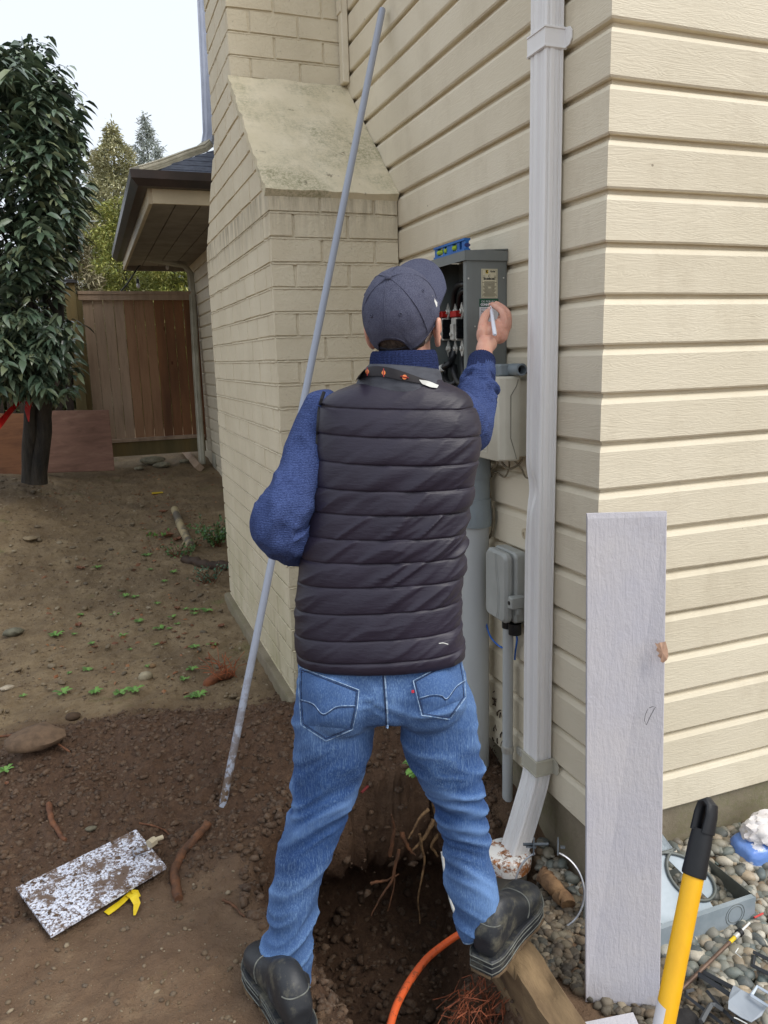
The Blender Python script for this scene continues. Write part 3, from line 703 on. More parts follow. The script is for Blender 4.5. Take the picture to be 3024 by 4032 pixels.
# timber edging between the hole and the gravel
m_tim = pm('muddy_timber', srgb(146,122,90), srgb(78,60,44), 9, .85, 0, .7, 60, .006, (1,.25,1), 6)
def timber(name, a, b, w, h, label, seed):
    a, b = np.array(a), np.array(b); d = b-a; d = d/np.linalg.norm(d); s_ = np.cross(d, [0,0,1]); n = 26; rings = []
    for i in range(n+1):
        c = a+(b-a)*i/n; ring = []
        for q in [(-.5,0),(-.5,.4),(-.5,.85),(-.42,1),(-.15,1.0),(.15,1.0),(.42,1),(.5,.85),(.5,.4),(.5,0)]:
            nn = .013*vnoise(np.array([[i*.55+seed, q[0]*5, q[1]*5]]), seed)[0]; ring.append(c+s_*(q[0]*w+nn)+np.array([0,0,q[1]*h-h+nn]))
        rings.append(ring)
    mb = MB(); mb.loft(rings); return tag(mb.build(name, m_tim, smooth=40), label, 'timber')
ta, tb = hit(1122,2052,2,.075), hit(1228,2215,2,.075)
dd_ = (tb-ta)/np.linalg.norm(tb-ta)
timber('edging_timber', ta-dd_*.02, tb+dd_*.5, .105, .12, 'muddy split timber edging under the right boot heel', 3)
tc_ = hit(1075,2090,2,-.02); 
timber('edging_timber', tc_, tc_+dd_*.75, .05, .10, 'lower rotten timber strip against the hole below the muddy edging timber', 8)
root('wood_chunk', None, .026, pm('bark_chunk', srgb(140,110,78), srgb(86,62,44), 16, .85, 0, .7, 60, .006), 'broken stub of brown bark-covered wood between the drain and the foundation', 'wood', fixed=[hit(1168,1880,2,.03), hit(1192,1915,2,.03), hit(1228,1955,2,.03)], seed=31, taper=.9)
# leaf litter, weeds
m_leafd = island_mat('dead_leaf', [srgb(128,78,48), srgb(150,104,66), srgb(104,58,42), srgb(166,124,84)], .7, .2)
def leafshape(n=9, lobes=0, r=None):
    pts = []
    for k in range(n*2):
        a = 2*math.pi*k/(n*2); rr = 1 if k % 2 == 0 else (.55 if lobes else .82); pts.append((rr*math.cos(a), rr*.62*math.sin(a) if not lobes else rr*math.sin(a)))
    return pts
def dead_leaf(p, s_, seed, mat, name='leaf', lobes=0):
    r = random.Random(seed); pts = leafshape(7, lobes); a = r.uniform(0,6.28); V = [(0,0,.0)]; ca, sa = math.cos(a), math.sin(a)
    for x, y in pts:
        V.append((s_*(x*ca-y*sa), s_*(x*sa+y*ca), s_*(.18+.35*r.random())))
    n = len(pts); V2 = [(v[0]+p[0], v[1]+p[1], v[2]+p[2]) for v in V]; top = [(0, 1+k, 1+(k+1)%n) for k in range(n)]
    V3 = [(v[0], v[1], v[2]-.0012) for v in V2]; F_ = top+[(n+1, n+2+(k+1)%n, n+2+k) for k in range(n)]
    mb = MB(); mb.add(V2+V3, F_); return mb.build(name, mat, smooth=False)
LV = [(362,1160,.075,'large curled tan leaf beside the old pipe end'),(383,1168,.05,'smaller tan leaf tucked behind the large curled one'),(352,1108,.05,'dark red leaf up the yard above the old pipe'),(170,1353,.035,'red-brown leaf among weeds left of the yard middle'),
      (382,1316,.03,'rusty leaf under a weed in the middle of the yard'),(385,1430-50,.02,'folded brown leaf beside two green weeds'),(700//1,1386-2,.0,''),(378+330,0,.0,''),(525,1380,.0,''),(520//1,1391,.0,''),(705//2,1392,.022,'small red leaf on dark soil patch'),(478+0,1386,.0,''),(500,1384,.0,''),
      (352+20,1316+2,.0,''),(712//2+20,1380+60,.0,''),(375,1314,.0,''),(360,1430,.0,''),(712//2,1300,.0,''),(438,1372+4,.0,''),(478,1355,.035,'rust-red leaf lying against the chimney footing'),(462,1395,.03,'crumpled brown leaf left of the chimney footing'),(448,1425,.02,'brown leaf scrap near the chimney footing'),
      (205,1395+5,.02,'tiny brown leaf scrap near the lichen stone row'),(118,1310,.0,''),(25,1128//1,.0,''),(175,1230,.04,'thin pale stick-like leaf up the yard'),(15,1695,.012,'orange chip of wood at the left edge of the heap')]
for i, (X, Y, s_, lab) in enumerate(LV):
    if s_ > 0 and lab: tag(dead_leaf(gpt(X, Y)+np.array([0,0,.004]), s_, i, m_leafd), lab, 'leaf', 'dead leaves on the yard')
ll_ = MB(); rq = random.Random(12)
for i in range(230):
    X, Y = (rq.uniform(300,478), rq.uniform(1020,1200)) if i < 120 else ((rq.uniform(60,470), rq.uniform(1180,1500)) if i < 200 else (rq.uniform(80,300), rq.uniform(1030,1100)))
    p = gpt(X, Y); s_ = rq.uniform(.010,.030); a = rq.uniform(0,6.28); u_ = np.array([math.cos(a), math.sin(a), rq.uniform(-.2,.3)]); w_ = np.array([-math.sin(a), math.cos(a), rq.uniform(-.3,.3)])
    ll_.add([p+u_*s_, p+w_*s_*.45+[0,0,.008], p-u_*s_*.9+[0,0,.004], p-w_*s_*.5, p+[0,0,.010]], [(0,1,4),(1,2,4),(2,3,4),(3,0,4)])
tag(ll_.build('leaf_litter', m_leafd), kind='stuff')
m_weed = island_mat('weed_leaf', [srgb(86,132,54), srgb(112,158,70), srgb(70,112,48)], .5, .2)
m_holly = island_mat('holly_leaf', [srgb(52,92,48), srgb(84,132,62), srgb(40,74,42), srgb(110,150,80)], .35, .2, spec=.6)
def weed(p, r, seed, n=9, up_=.35):
    q = random.Random(seed); mb = MB()
    for k in range(n):
        a = 2*math.pi*k/n+q.uniform(-.3,.3); L = r*q.uniform(.6,1.1); w = L*.20; c, s_ = math.cos(a), math.sin(a); pts = []
        for u, ww in ((0,.2),(.35,.6),(.7,1),(.9,.6),(1,.02)):
            h = L*up_*math.sin(u*2.2)+.004; pts.append((np.array([c*L*u-s_*w*ww, s_*L*u+c*w*ww, h]), np.array([c*L*u, s_*L*u, h-.15*w]), np.array([c*L*u+s_*w*ww, s_*L*u-c*w*ww, h])))
        V_ = [p+x for t in pts for x in t]; F_ = [(i*3+j, i*3+j+1, (i+1)*3+j+1, (i+1)*3+j) for i in range(4) for j in range(2)]; mb.add(V_, F_)
    return mb.build('weed', m_weed)
WD = [(210,1228),(160,1372),(120,1375),(197,1402-10),(262,1278),(270,1290),(318,1262-60),(265+60,1232),(335,1395),(372,1335),(335+250//2,1395),(420,1320),(420,1328),(400,1318),(383,1370-20),(448,1322),(340,1306),(290,1272+20),(365,1390-30),(205,1498),(122+15,1500),(50,1616-110),(260,1500),(290,1495),(430,1505),(398,1470),(345,1360),(415,1508),(282,1405),(190,1450),(415,1448),(150,1366+90),(318,1420+22),(248,1330),(12,1788-120),(300,1345),(355,1258),(375,1238),(420,1400),(175,1330),(265,1375)]
LSEEN = {}; LMK = [('rounded pale stone',315,1466),('wiry root stump',478,1470),('old pipe end',395,1150),('dark wet log',440,1222),('rough lichen stone',28,1372),('muddy clod-like stone',157,1553),('small left-edge stone',15,1490),('rusty leaf',382,1316),('red-brown leaf',170,1353),('thin pale leaf',175,1230)]
for i, (X, Y) in enumerate(WD):
    p = gpt(X, Y); w = weed(p, .018+.035*random.Random(i).random(), i, 7+i%4)
    nm = ['seven','eight','nine','ten'][i%4]; best = min(LMK, key=lambda q: math.hypot(q[1]-X, q[2]-Y)); dx_, dy_ = X-best[1], Y-best[2]
    dr_ = ('right of' if dx_ > 0 else 'left of') if abs(dx_) > abs(dy_)*1.2 else ('nearer than' if dy_ > 0 else 'beyond'); ds_ = math.hypot(dx_, dy_); dq_ = 'just ' if ds_ < 45 else ('' if ds_ < 95 else 'well ')
    lb = f'{nm}-leaved rosette weed {dq_}{dr_} the {best[0]}'; 
    if lb in LSEEN: lb = f'{"bigger" if p[1] < LSEEN[lb] else "smaller"} {lb}, {"towards the camera" if p[1] < LSEEN[lb] else "towards the fence"}'
    LSEEN[lb] = p[1]; tag(w, lb, 'weed', 'rosette weeds in the yard')
big = weed(hit(912,1697,1,.47)+np.array([0,0,.01]), .080, 99, 22, .9); tag(big, 'leafy green weed on the bank between the man\'s legs', 'weed')
def sprig(p0, nst, L, seed, label, name='holly_sprig', spread=1.0, mat=None, ls=.022):
    q = random.Random(seed); t = thing(name, p0, label, 'shrub' if nst > 8 else 'plant'); ms, ml = MB(), MB()
    for k in range(nst):
        a = q.uniform(0, 6.28); d = np.array([math.cos(a)*spread, math.sin(a)*spread, q.uniform(.5,1.4)]); d = d/np.linalg.norm(d); LL = L*q.uniform(.5,1.1)
        b = p0+np.array([q.uniform(-.05,.05)*spread, q.uniform(-.05,.05)*spread, 0]); e = b+d*LL; ms.tube([b, b*.5+e*.5+[0,0,.01], e], [.003,.002,.001], 5)
        for j in range(int(10*LL/.15)):
            u = q.uniform(.15, 1); c = b+(e-b)*u; dd = np.array([q.gauss(0,1) for _ in range(3)]); dd /= np.linalg.norm(dd); s2 = np.cross(dd, [q.gauss(0,1) for _ in range(3)]); s2 /= np.linalg.norm(s2); l = ls*q.uniform(.6,1.2)
            ml.add([c, c+dd*l*.5+s2*l*.35, c+dd*l, c+dd*l*.5-s2*l*.35, c+dd*l*.5+np.cross(dd,s2)*l*.1], [(0,1,4),(1,2,4),(2,3,4),(3,0,4)])
    ms.build('stems', m_twig, t); ml.build('leaves', mat or m_holly, t); return t
sprig(gpt(466,1180), 40, .30, 1, 'glossy green holly bush against the far chimney edge', 'holly_bush', .8, ls=.03)
sprig(gpt(392,1202), 18, .18, 2, 'low holly sprigs behind the old pipe end', ls=.025)
sprig(gpt(448,1258), 22, .19, 3, 'bluish green holly seedling at the chimney foot', ls=.022, mat=island_mat('blue_holly', [srgb(84,120,96), srgb(60,96,72), srgb(120,150,120)], .4))
sprig(gpt(345,1160), 5, .12, 4, 'few green leaves sprouting near the tan dead leaf', ls=.035, mat=m_weed)
# ------------------------------------------------------------------ electrical gear on the side wall
m_grey = pm('grey_enamel', srgb(120,124,122), srgb(108,112,110), 3, .42, .1, .08, 120, .001)
m_dkgrey = pm('dark_grey_interior', srgb(104,110,108), srgb(84,90,88), 6, .55)
m_lgrey = pm('grey_plastic_box', srgb(168,170,166), srgb(150,152,148), 5, .5, 0, .15, 140, .001)
m_pvc = pm('grey_conduit', srgb(184,187,186), srgb(168,171,171), 3, .45, 0, .1, 60, .001, (1,1,.2))
m_pvcb = pm('blue_grey_conduit', srgb(142,152,156), srgb(126,136,142), 4, .4)
m_alu = pm('bright_aluminium', srgb(214,212,204), srgb(178,176,168), 14, .35, .35)
m_red = pm('red_insulator', srgb(196,34,24), srgb(160,24,18), 8, .4)
m_blk = pm('black_rubber', srgb(26,26,28), srgb(16,16,18), 8, .38)
m_whp = pm('white_plastic', srgb(226,226,222), srgb(206,206,200), 8, .45)
m_tan = pm('beige_plastic_box', srgb(206,201,184), srgb(188,183,166), 4, .5, 0, .1, 120, .001)
m_ink = pm('black_ink', (.02,.02,.02,1), (.03,.03,.03,1), 5, .6)
m_lab = pm('label_cream', srgb(206,198,170), srgb(194,186,158), 12, .5)
m_grn = pm('label_green', srgb(18,84,58), srgb(14,74,52), 12, .4)
m_wlab = pm('label_white', srgb(214,212,214), srgb(204,202,206), 12, .45)
m_yel = pm('label_yellow', srgb(220,190,30), srgb(210,178,24), 12, .45)
def text(name, s, M, size, mat, parent, depth=.0002, bold=0, align='CENTER'):
    c = bpy.data.curves.new(name, 'FONT'); c.body = s; c.size = size; c.align_x = align; c.align_y = 'CENTER'; c.extrude = depth; c.offset = bold; c.resolution_u = 2
    o = bpy.data.objects.new('tmp', c); COL.objects.link(o); dg = bpy.context.evaluated_depsgraph_get(); me = bpy.data.meshes.new_from_object(o.evaluated_get(dg)); bpy.data.objects.remove(o)
    me.transform(M); me.name = name; me.materials.clear(); return link(name, me, mat, parent)
def faceY(x, y, z):    # local x -> +X, local y -> +Z, normal -Y
    return Matrix(((1,0,0,x),(0,0,-1,y),(0,1,0,z),(0,0,0,1)))
def faceX(x, y, z):    # facing -X: local x -> -Y, local y -> +Z
    return Matrix(((0,0,-1,x),(-1,0,0,y),(0,1,0,z),(0,0,0,1)))
BY0, BY1, BX, BZ0, BZ1 = .520, .868, -.147, 1.36, 1.985
mbx = thing('meter_box', (-.07,.69,1.36), 'open grey steel meter box with bare lugs and thick black cables inside', 'meter box')
mb = MB(); t_ = .0025
mb.box(-.004, -.0015, BY0, BY1, BZ0, BZ1)
mb.box(BX, -.0045, BY0, BY0+t_, BZ0, BZ1-.004); mb.box(BX, -.0045, BY1-t_, BY1, BZ0, BZ1-.004); mb.box(BX, -.0045, BY0+t_, BY1-t_, BZ0, BZ0+t_)
mb.box(BX-.0006, BX+.002, BY0+t_, BY0+.022, BZ0+t_, BZ1-.004); mb.box(BX-.0006, BX+.002, BY1-.012, BY1-t_, BZ0+t_, BZ1-.004)
mb.box(BX, BX+.02, BY0-.0012, BY0-.0001, BZ0, BZ1-.03)      # folded seam on the side
mb.build('enclosure', m_grey, mbx)
mb = MB(); mb.box(-.006, -.0042, BY0+.004, BY1-.004, BZ0+.004, BZ1-.006); mb.box(BX+.01, -.0062, BY1-.0045, BY1-.0027, BZ0+.004, BZ1-.006); mb.build('inner_panel', m_dkgrey, mbx)
mb = MB()
mb.add([(BX-.008,BY0-.006,BZ1-.004),(BX-.008,BY1+.008,BZ1-.004),(0,BY1+.008,BZ1+.004),(0,BY0-.006,BZ1+.004),(BX-.008,BY0-.006,BZ1),(BX-.008,BY1+.008,BZ1),(0,BY1+.008,BZ1+.008),(0,BY0-.006,BZ1+.008)], [(0,1,2,3),(7,6,5,4),(0,4,5,1),(1,5,6,2),(2,6,7,3),(3,7,4,0)])
mb.box(BX-.0085, BX-.006, BY0-.006, BY1+.008, BZ1-.030, BZ1-.001); mb.box(BX-.006, -.001, BY0-.0065, BY0-.004, BZ1-.030, BZ1+.001); mb.box(BX-.006, -.001, BY1+.0055, BY1+.008, BZ1-.030, BZ1+.001)
mb.build('top_cap', m_grey, mbx)
def pix(X, Y, x): return hit((1300+X*.6028)/1.8228, (900+Y*.6028)/1.8228, 0, x)
# rivets
for X, Y in ((902,326),(1131,323),(945,640)):
    mb = MB(); p = hit((1300+X*.6028)/1.8228, (900+Y*.6028)/1.8228, 1, BY0); mb.lathe([(0,0),(.003,0),(.002,.0018),(0,.002)], n=10, M=faceY(p[0], p[1]-.0015, p[2])); mb.build('rivet', m_alu, mbx)
# jaws and lugs
def lug(X, Ytop, Ybot, w, k):
    a = pix(X, Ytop, -.075); b = pix(X, Ybot, -.075); y = (a[1]+b[1])/2
    g = MB(); hw = w/2; zt, zb = a[2], b[2]; L = zt-zb
    g.box(-.082,-.050, y-hw*.62, y+hw*.62, zb+L*.28, zt-L*.22, .003)
    g.box(-.090,-.082, y-hw*.35, y+hw*.35, zb+L*.30, zt-L*.36, .001)
    blk = g.build('lug_block', m_alu, mbx)
    for zc in (zt-L*.09, zb+L*.10):
        for dy in (-hw*.75, hw*.75):
            g = MB(); g.prism([(0,-.030),(.017,0),(0,.030),(-.017,0)], 0, .004, M=faceX(-.060, y+dy, zc)); jp = g.build('jaw_plate', m_alu, mbx)
            g = MB(); g.lathe([(0,0),(.0085,0),(.0085,.006),(.005,.008),(.005,.004),(0,.004)], n=12, M=faceX(-.064, y+dy, zc)); g.build('bolt', m_alu, jp)
    g = MB(); g.lathe([(0,0),(.006,0),(.006,.006),(0,.006)], n=10, M=faceX(-.0905, y, zb+L*.42)); g.build('bolt', m_alu, blk)
    g = MB(); g.box(-.086,-.048, y-hw*.66, y+hw*.66, zt-L*.21, zt-L*.075, .003); g.build('red_cap', m_red, mbx)
    g = MB(); g.box(-.084,-.050, y-hw*.9, y-hw*.64, zb+L*.32, zt-L*.26)
    for q in range(3): g.box(-.088,-.052, y-hw*1.05, y-hw*.86, zb+L*(.34+.12*q), zb+L*(.40+.12*q))
    g.build('fuse_holder', m_blk, mbx)
lug(818, 515, 815, .072, 0); lug(732, 520, 815, .066, 1)
def cable(name, pts, r, mat, parent, hl=None):
    P = np.array([p for p in pts]); 
    # Catmull-Rom
    Q = [P[0]]+list(P)+[P[-1]]; out = []
    for i in range(1, len(Q)-2):
        for t in np.linspace(0, 1, 8, endpoint=False):
            a, b, c, d = Q[i-1], Q[i], Q[i+1], Q[i+2]; out.append(.5*((2*b)+(-a+c)*t+(2*a-5*b+4*c-d)*t*t+(-a+3*b-3*c+d)*t**3))
    out.append(P[-1]); mb = MB(); mb.tube(out, r, 12); return mb.build(name, mat, parent, smooth=50)
cable('cable', [pix(806,600,-.05), pix(806,520,-.06), pix(812,420,-.07), pix(838,370,-.08), pix(880,366,-.085), pix(905,400,-.06)], .0105, m_blk, mbx)
cable('cable', [pix(836,600,-.04), pix(840,500,-.05), pix(850,430,-.06), pix(880,405,-.06), pix(910,440,-.05)], .0105, m_blk, mbx)
cable('cable', [pix(870,560,-.03), pix(872,480,-.04), pix(900,450,-.04)], .0105, m_blk, mbx)
cable('cable', [pix(815,790,-.06), pix(800,850,-.075), pix(770,890,-.10), pix(730,915,-.11), pix(690,935,-.11)], .0115, m_blk, mbx)
cable('white_tape', [pix(738,908,-.112), pix(718,920,-.1135), pix(700,930,-.1135)], .0125, m_whp, mbx)
cable('cable', [pix(790,800,-.05), pix(800,900,-.08), pix(830,990,-.10), pix(862,1010,-.10), pix(872,950,-.09), pix(866,880,-.07), pix(868,830,-.05)], .0105, m_blk, mbx)
cable('cable', [pix(760,880,-.07), pix(752,960,-.09), pix(775,1010,-.10), pix(820,1000,-.09), pix(815,900,-.06)], .010, m_blk, mbx)
cable('cable', [pix(700,980,-.06), pix(740,1040,-.08), pix(790,1050,-.08), pix(700,1000,-.05)], .009, m_blk, mbx)
# labels on the outside of the box (right-hand side) and inside
def plaque(name, X0, Y0, X1, Y1, off, mat, parent=mbx):
    a = hit(X0, Y0, 1, BY0-off); b = hit(X1, Y1, 1, BY0-off); mb = MB(); mb.box(a[0], b[0], BY0-off-.0006, BY0-off, b[2], a[2]); return mb.build(name, mat, parent), a, b
lab, a, b = plaque('label', 1039.5, 580.5, 1074.5, 644, .0002, m_lab)
cx, w = (a[0]+b[0])/2, b[0]-a[0]; h = a[2]-b[2]; yy = BY0-.0009
def bar(mb, x0, x1, z0, z1): mb.box(x0, x1, yy-.0003, yy, z0, z1)
g = MB(); e = w*.05
bar(g, a[0]+e, b[0]-e, a[2]-e-.0005, a[2]-e); bar(g, a[0]+e, b[0]-e, b[2]+e, b[2]+e+.0005); bar(g, a[0]+e, a[0]+e+.0005, b[2]+e+.0006, a[2]-e-.0006); bar(g, b[0]-e-.0005, b[0]-e, b[2]+e+.0006, a[2]-e-.0006)
rr = random.Random(2)
for k in range(17):
    zz_ = a[2]-h*(.43+.031*k); ww = w*(.40 if k % 4 else .30)*(.8+.3*rr.random())
    if k in (6,7): bar(g, cx-ww, cx-.08*w, zz_-.0011, zz_); bar(g, cx+.08*w, cx+ww, zz_-.0011, zz_)
    else: bar(g, cx-ww, cx+ww, zz_-.0011, zz_)
for sx in (-1, 1):
    for q in (.24,.29): bar(g, cx+sx*w*.34-w*.07, cx+sx*w*.34+w*.07, a[2]-h*q-.0012, a[2]-h*q)
g.build('print', m_ink, lab)
g = MB(); g.box(cx-w*.24, cx-w*.08, yy-.0003, yy, a[2]-h*.16, a[2]-h*.035); g.build('logo', m_yel, lab)
text('logo_letter', 'K', faceY(cx-w*.16, yy-.0004, a[2]-h*.098), h*.13, m_ink, lab, bold=.0006)
text('lettering', 'Hydel', faceY(cx+w*.2, yy, a[2]-h*.09), h*.085, m_ink, lab, bold=.0003)
g = MB(); g.tube([(cx+.0036*math.cos(q_), yy-.0003, a[2]-h*.245+.0036*math.sin(q_)) for q_ in np.linspace(.7,5.6,14)], .0007, 4); g.build('mark', m_ink, lab)
text('lettering', 'EK400ROBC', faceY(cx, yy, a[2]-h*.345), h*.088, m_ink, lab, bold=.0005)
st2, a, b = plaque('sticker', 1035.5, 646, 1076, 694.5, .0002, m_wlab); w = b[0]-a[0]; h = a[2]-b[2]; cx = (a[0]+b[0])/2
g = MB(); g.box(a[0]-.0005, b[0]+.0005, yy-.0004, yy, a[2]-h*.345, a[2]+.0005); g.build('green_band', m_grn, st2)
text('lettering', 'OK FOR BCH', faceY(cx, yy-.0005, a[2]-h*.115), h*.135, m_wlab, st2)
text('lettering', 'CONNECTION', faceY(cx+w*.03, yy-.0005, a[2]-h*.25), h*.135, m_wlab, st2, bold=.0007)
text('lettering', 'Inspector name', faceY(a[0]+w*.08, yy, a[2]-h*.42), h*.055, m_ink, st2, align='LEFT')
text('lettering', 'Date', faceY(a[0]+w*.08, yy, a[2]-h*.64), h*.055, m_ink, st2, align='LEFT')
g = MB(); q = [(.09,.47),(.10,.56),(.15,.53),(.18,.50),(.17,.55),(.22,.56),(.27,.50),(.30,.56),(.36,.48),(.40,.54)]
g.tube([(a[0]+w*x, yy-.0002, a[2]-h*z) for x, z in q], .0006, 4); g.tube([(a[0]+w*.07, yy, a[2]-h*.575),(a[0]+w*.6, yy, a[2]-h*.575)], .0003, 4); g.build('handwriting', m_ink, st2)
g = MB(); yb = hit((1300+765*.6028)/1.8228, (900+395*.6028)/1.8228, 0, -.0065)
g.box(-.0078,-.0064, yb[1]-.045, yb[1]+.045, yb[2]-.075, yb[2]+.075); il = g.build('label', m_lab, mbx)
g = MB(); 
for k in range(14): g.box(-.0083,-.0079, yb[1]-.035+.004*(k%3), yb[1]+.035-.003*(k%2), yb[2]+.02-.0065*k, yb[2]+.022-.0065*k)
g.build('print', m_ink, il); g = MB(); g.box(-.0083,-.0079, yb[1]-.005, yb[1]+.02, yb[2]+.05, yb[2]+.068); g.build('logo', m_yel, il)
# blue torpedo level on top
lz = BZ1+.0015; lx = BX+.004
lv = thing('spirit_level', (lx, .65, lz), 'blue torpedo spirit level with yellow-green vials lying on the meter box', 'spirit level')
m_blue = pm('blue_anodised', srgb(44,112,186), srgb(34,92,164), 10, .35, .4)
m_vial = pm('yellow_green_vial', srgb(176,200,50), srgb(140,170,40), 12, .15)
g = MB(); y0, y1 = .535, .772; H_ = .039
g.box(lx-.004, lx+.018, y0, y1, lz, lz+.007); g.box(lx-.004, lx+.018, y0, y1, lz+H_-.007, lz+H_)
def web(ya, yb_): g.box(lx+.001, lx+.013, ya, yb_, lz+.007, lz+H_-.007)
wins = [(.562,.578),(.600,.628),(.676,.692),(.706,.748)]; cur = y0
for a_, b_ in wins: web(cur, a_); cur = b_
web(cur, y1); g.build('body', m_blue, lv)
for a_, b_ in wins[1:]:
    g = MB(); g.tube([((lx+.006), a_-.001, lz+H_/2),(lx+.006, b_+.001, lz+H_/2)], .0085, 12); g.build('vial', m_vial, lv)
g = MB(); g.prism([(.011*math.cos(t), .006*math.sin(t)) for t in np.linspace(0, 6.28, 16, endpoint=False)], 0, .0006, M=faceY(lx+.007, y0-.0002, lz+H_*.45)); g.build('end_mark', pm('navy_print', srgb(40,50,110), None, 9, .5), lv)
# big conduit below the meter box
cxy = (-.066, .628)
cn = thing('conduit', (cxy[0], cxy[1], -.6), 'thick grey electrical conduit with a collar running down behind the man', 'conduit')
g = MB(); g.lathe([(0,-.6),(.0500,-.6),(.0500,1.08),(0,1.08)], (cxy[0],cxy[1],0), 40); g.build('lower_pipe', m_pvc, cn, smooth=30)
g = MB(); g.lathe([(0,1.16),(.0535,1.16),(.0535,1.235),(0,1.235)], (cxy[0],cxy[1],0), 40); g.build('middle_pipe', m_pvcb, cn, smooth=30)
g = MB(); g.lathe([(.045,1.2355),(.0565,1.2355),(.0575,1.24),(.0575,1.355),(.045,1.355)], (cxy[0],cxy[1],0), 40); g.build('upper_sleeve', m_pvcb, cn, smooth=30)
g = MB(); g.lathe([(.049,1.062),(.0585,1.062),(.0595,1.068),(.0595,1.122),(.0575,1.13),(.0575,1.162),(.049,1.162)], (cxy[0],cxy[1],0), 40)
for k in range(16):
    a_ = 2*math.pi*k/16; c_, s_ = math.cos(a_), math.sin(a_); g.tube([(cxy[0]+.0595*c_, cxy[1]+.0595*s_, 1.07),(cxy[0]+.0595*c_, cxy[1]+.0595*s_, 1.118)], .0012, 5)
g.build('collar', m_pvcb, cn, smooth=30)
# network box with fittings on top
nb = thing('utility_box', (-.05,.5,1.33), 'beige plastic utility box between the drainpipe and the raised arm', 'utility box')
g = MB(); g.box(-.040, -.001, .372, .600, 1.333, 1.575, .004); g.build('back_box', m_tan, nb)
g = MB(); n0, n1 = 1.322, 1.590
lid = [(-.040,.366),(-.060,.366),(-.088,.372),(-.102,.384),(-.106,.395),(-.104,.590),(-.095,.605),(-.040,.606)]
g.prism(lid, n0, n1, .006); nbl = g.build('lid', m_tan, nb, smooth=25)
g = MB(); g.tube([(-.046,.3655,n1-.01),(-.052,.3655,n1-.03),(-.072,.3650,n1-.06),(-.072,.3650,n0+.075),(-.062,.3652,n0+.045),(-.050,.3655,n0+.006)], .0016, 5); g.build('latch_seam', pm('seam_shadow_grey', srgb(140,136,122), None, 9, .6), nbl)
g = MB(); g.box(-.1072,-.1062,.46,.56,n0+.02,n0+.10); 
eb = g.build('embossed_panel', m_tan, nbl)
g = MB()
for k in range(9): g.box(-.1078,-.1073,.468,.552-.01*(k%3),n0+.028+.0075*k,n0+.0305+.0075*k)
g.build('embossed_print', pm('embossed_grey', srgb(160,156,142), None, 9, .6), eb)
lb = thing('conduit_fitting', (-.06,.45,1.592), 'grey plastic conduit elbow with its open end towards the camera, on the utility box', 'conduit fitting')
g = MB(); g.box(-.092,-.028,.400,.52,1.591,1.628,.005); g.build('body', m_pvcb, lb)
g = MB(); g.lathe([(.0135,.0),(.019,.0),(.019,.06),(.0135,.06),(.0135,.0)], n=24, M=faceY(-.048, .40, 1.6105)); g.build('open_socket', m_pvcb, lb, smooth=30)
g = MB(); g.lathe([(0,0),(.0133,0),(.0133,.002),(0,.002)], n=20, M=faceY(-.048, .372, 1.6105)); g.build('bore', m_blk, lb)
g = MB(); g.tube([(-.11,.47,1.610),(-.165,.47,1.610)], .017, 20); g.build('stub', m_pvcb, lb, smooth=30)
g = MB(); g.tube([(-.02,.39,1.606),(-.02,.37,1.606)], .012, 14); g.build('plug', m_blk, lb, smooth=30)
# grey telecom box and its conduit
tb_ = thing('telecom_box', (-.05,.45,.77), 'small grey rounded telecom box with a side latch, beside the drainpipe', 'telecom box')
def rrect(x0, x1, y0, y1, r, n=5):
    P_ = []
    for cx_, cy_, a0 in ((x1-r,y1-r,0),(x0+r,y1-r,90),(x0+r,y0+r,180),(x1-r,y0+r,270)):
        for k in range(n+1):
            a = math.radians(a0+90*k/n); P_.append((cx_+r*math.cos(a), cy_+r*math.sin(a)))
    return P_
g = MB(); g.prism(rrect(-.075,.075,0,.245,.018), .0, .045, .006, faceX(-.003,.445,.768)); g.build('back_box', m_lgrey, tb_, smooth=30)
g = MB(); g.prism(rrect(-.070,.070,-.004,.238,.022), .0455, .078, .010, faceX(-.003,.452,.772)); 
tl = g.build('lid', m_lgrey, tb_, smooth=25)
g = MB()
for o_ in (0, .010):
    g.tube([faceX(-.0815,.452,.772) @ Vector((.012+o_+.010*math.sin(u*5), .008+.222*u, 0)) for u in np.linspace(0,1,20)], .0013, 5)
g.build('raised_ridge', m_lgrey, tl)
g = MB(); g.prism([(0,0),(.028,.004),(.030,.040),(.006,.044),(0,.03)], .02, .072, .003, faceX(-.003,.378,.828)); g.prism([(0,-.03),(.022,-.02),(.022,.0),(0,.0)], .03, .045, .002, faceX(-.003,.378,.828)); g.build('latch', m_lgrey, tb_)
g = MB(); g.tube([faceX(-.003,.38,.828) @ Vector((.014,.022,.070)), faceX(-.003,.38,.828) @ Vector((.014,.022,.0735))], .007, 12); g.build('latch_hole', m_blk, tb_)
sy = hit(1097,1500,0,-.036)[1]
sc = thing('small_conduit', (-.036, sy, -.3), 'slim grey conduit with a metal strap under the telecom box', 'conduit')
g = MB(); g.lathe([(0,-.4),(.0185,-.4),(.0185,.74),(0,.74)], (-.036, sy, 0), 24); g.build('pipe', m_pvc, sc, smooth=30)
g = MB(); g.lathe([(0,.735),(.0215,.735),(.0215,.765),(0,.765)], (-.036, sy, 0), 24); g.build('black_coupling', m_blk, sc, smooth=30)
g = MB(); g.lathe([(.018,.268),(.0205,.268),(.0215,.274),(.0215,.288),(.0205,.294),(.018,.294)], (-.036, sy, 0), 24); g.box(-.012,-.001, sy-.052, sy-.018, .268, .294, .002); g.lathe([(0,0),(.005,0),(.005,.004),(0,.004)], n=10, M=faceX(-.0125, sy-.040, .281)); g.build('strap', m_alu, sc)
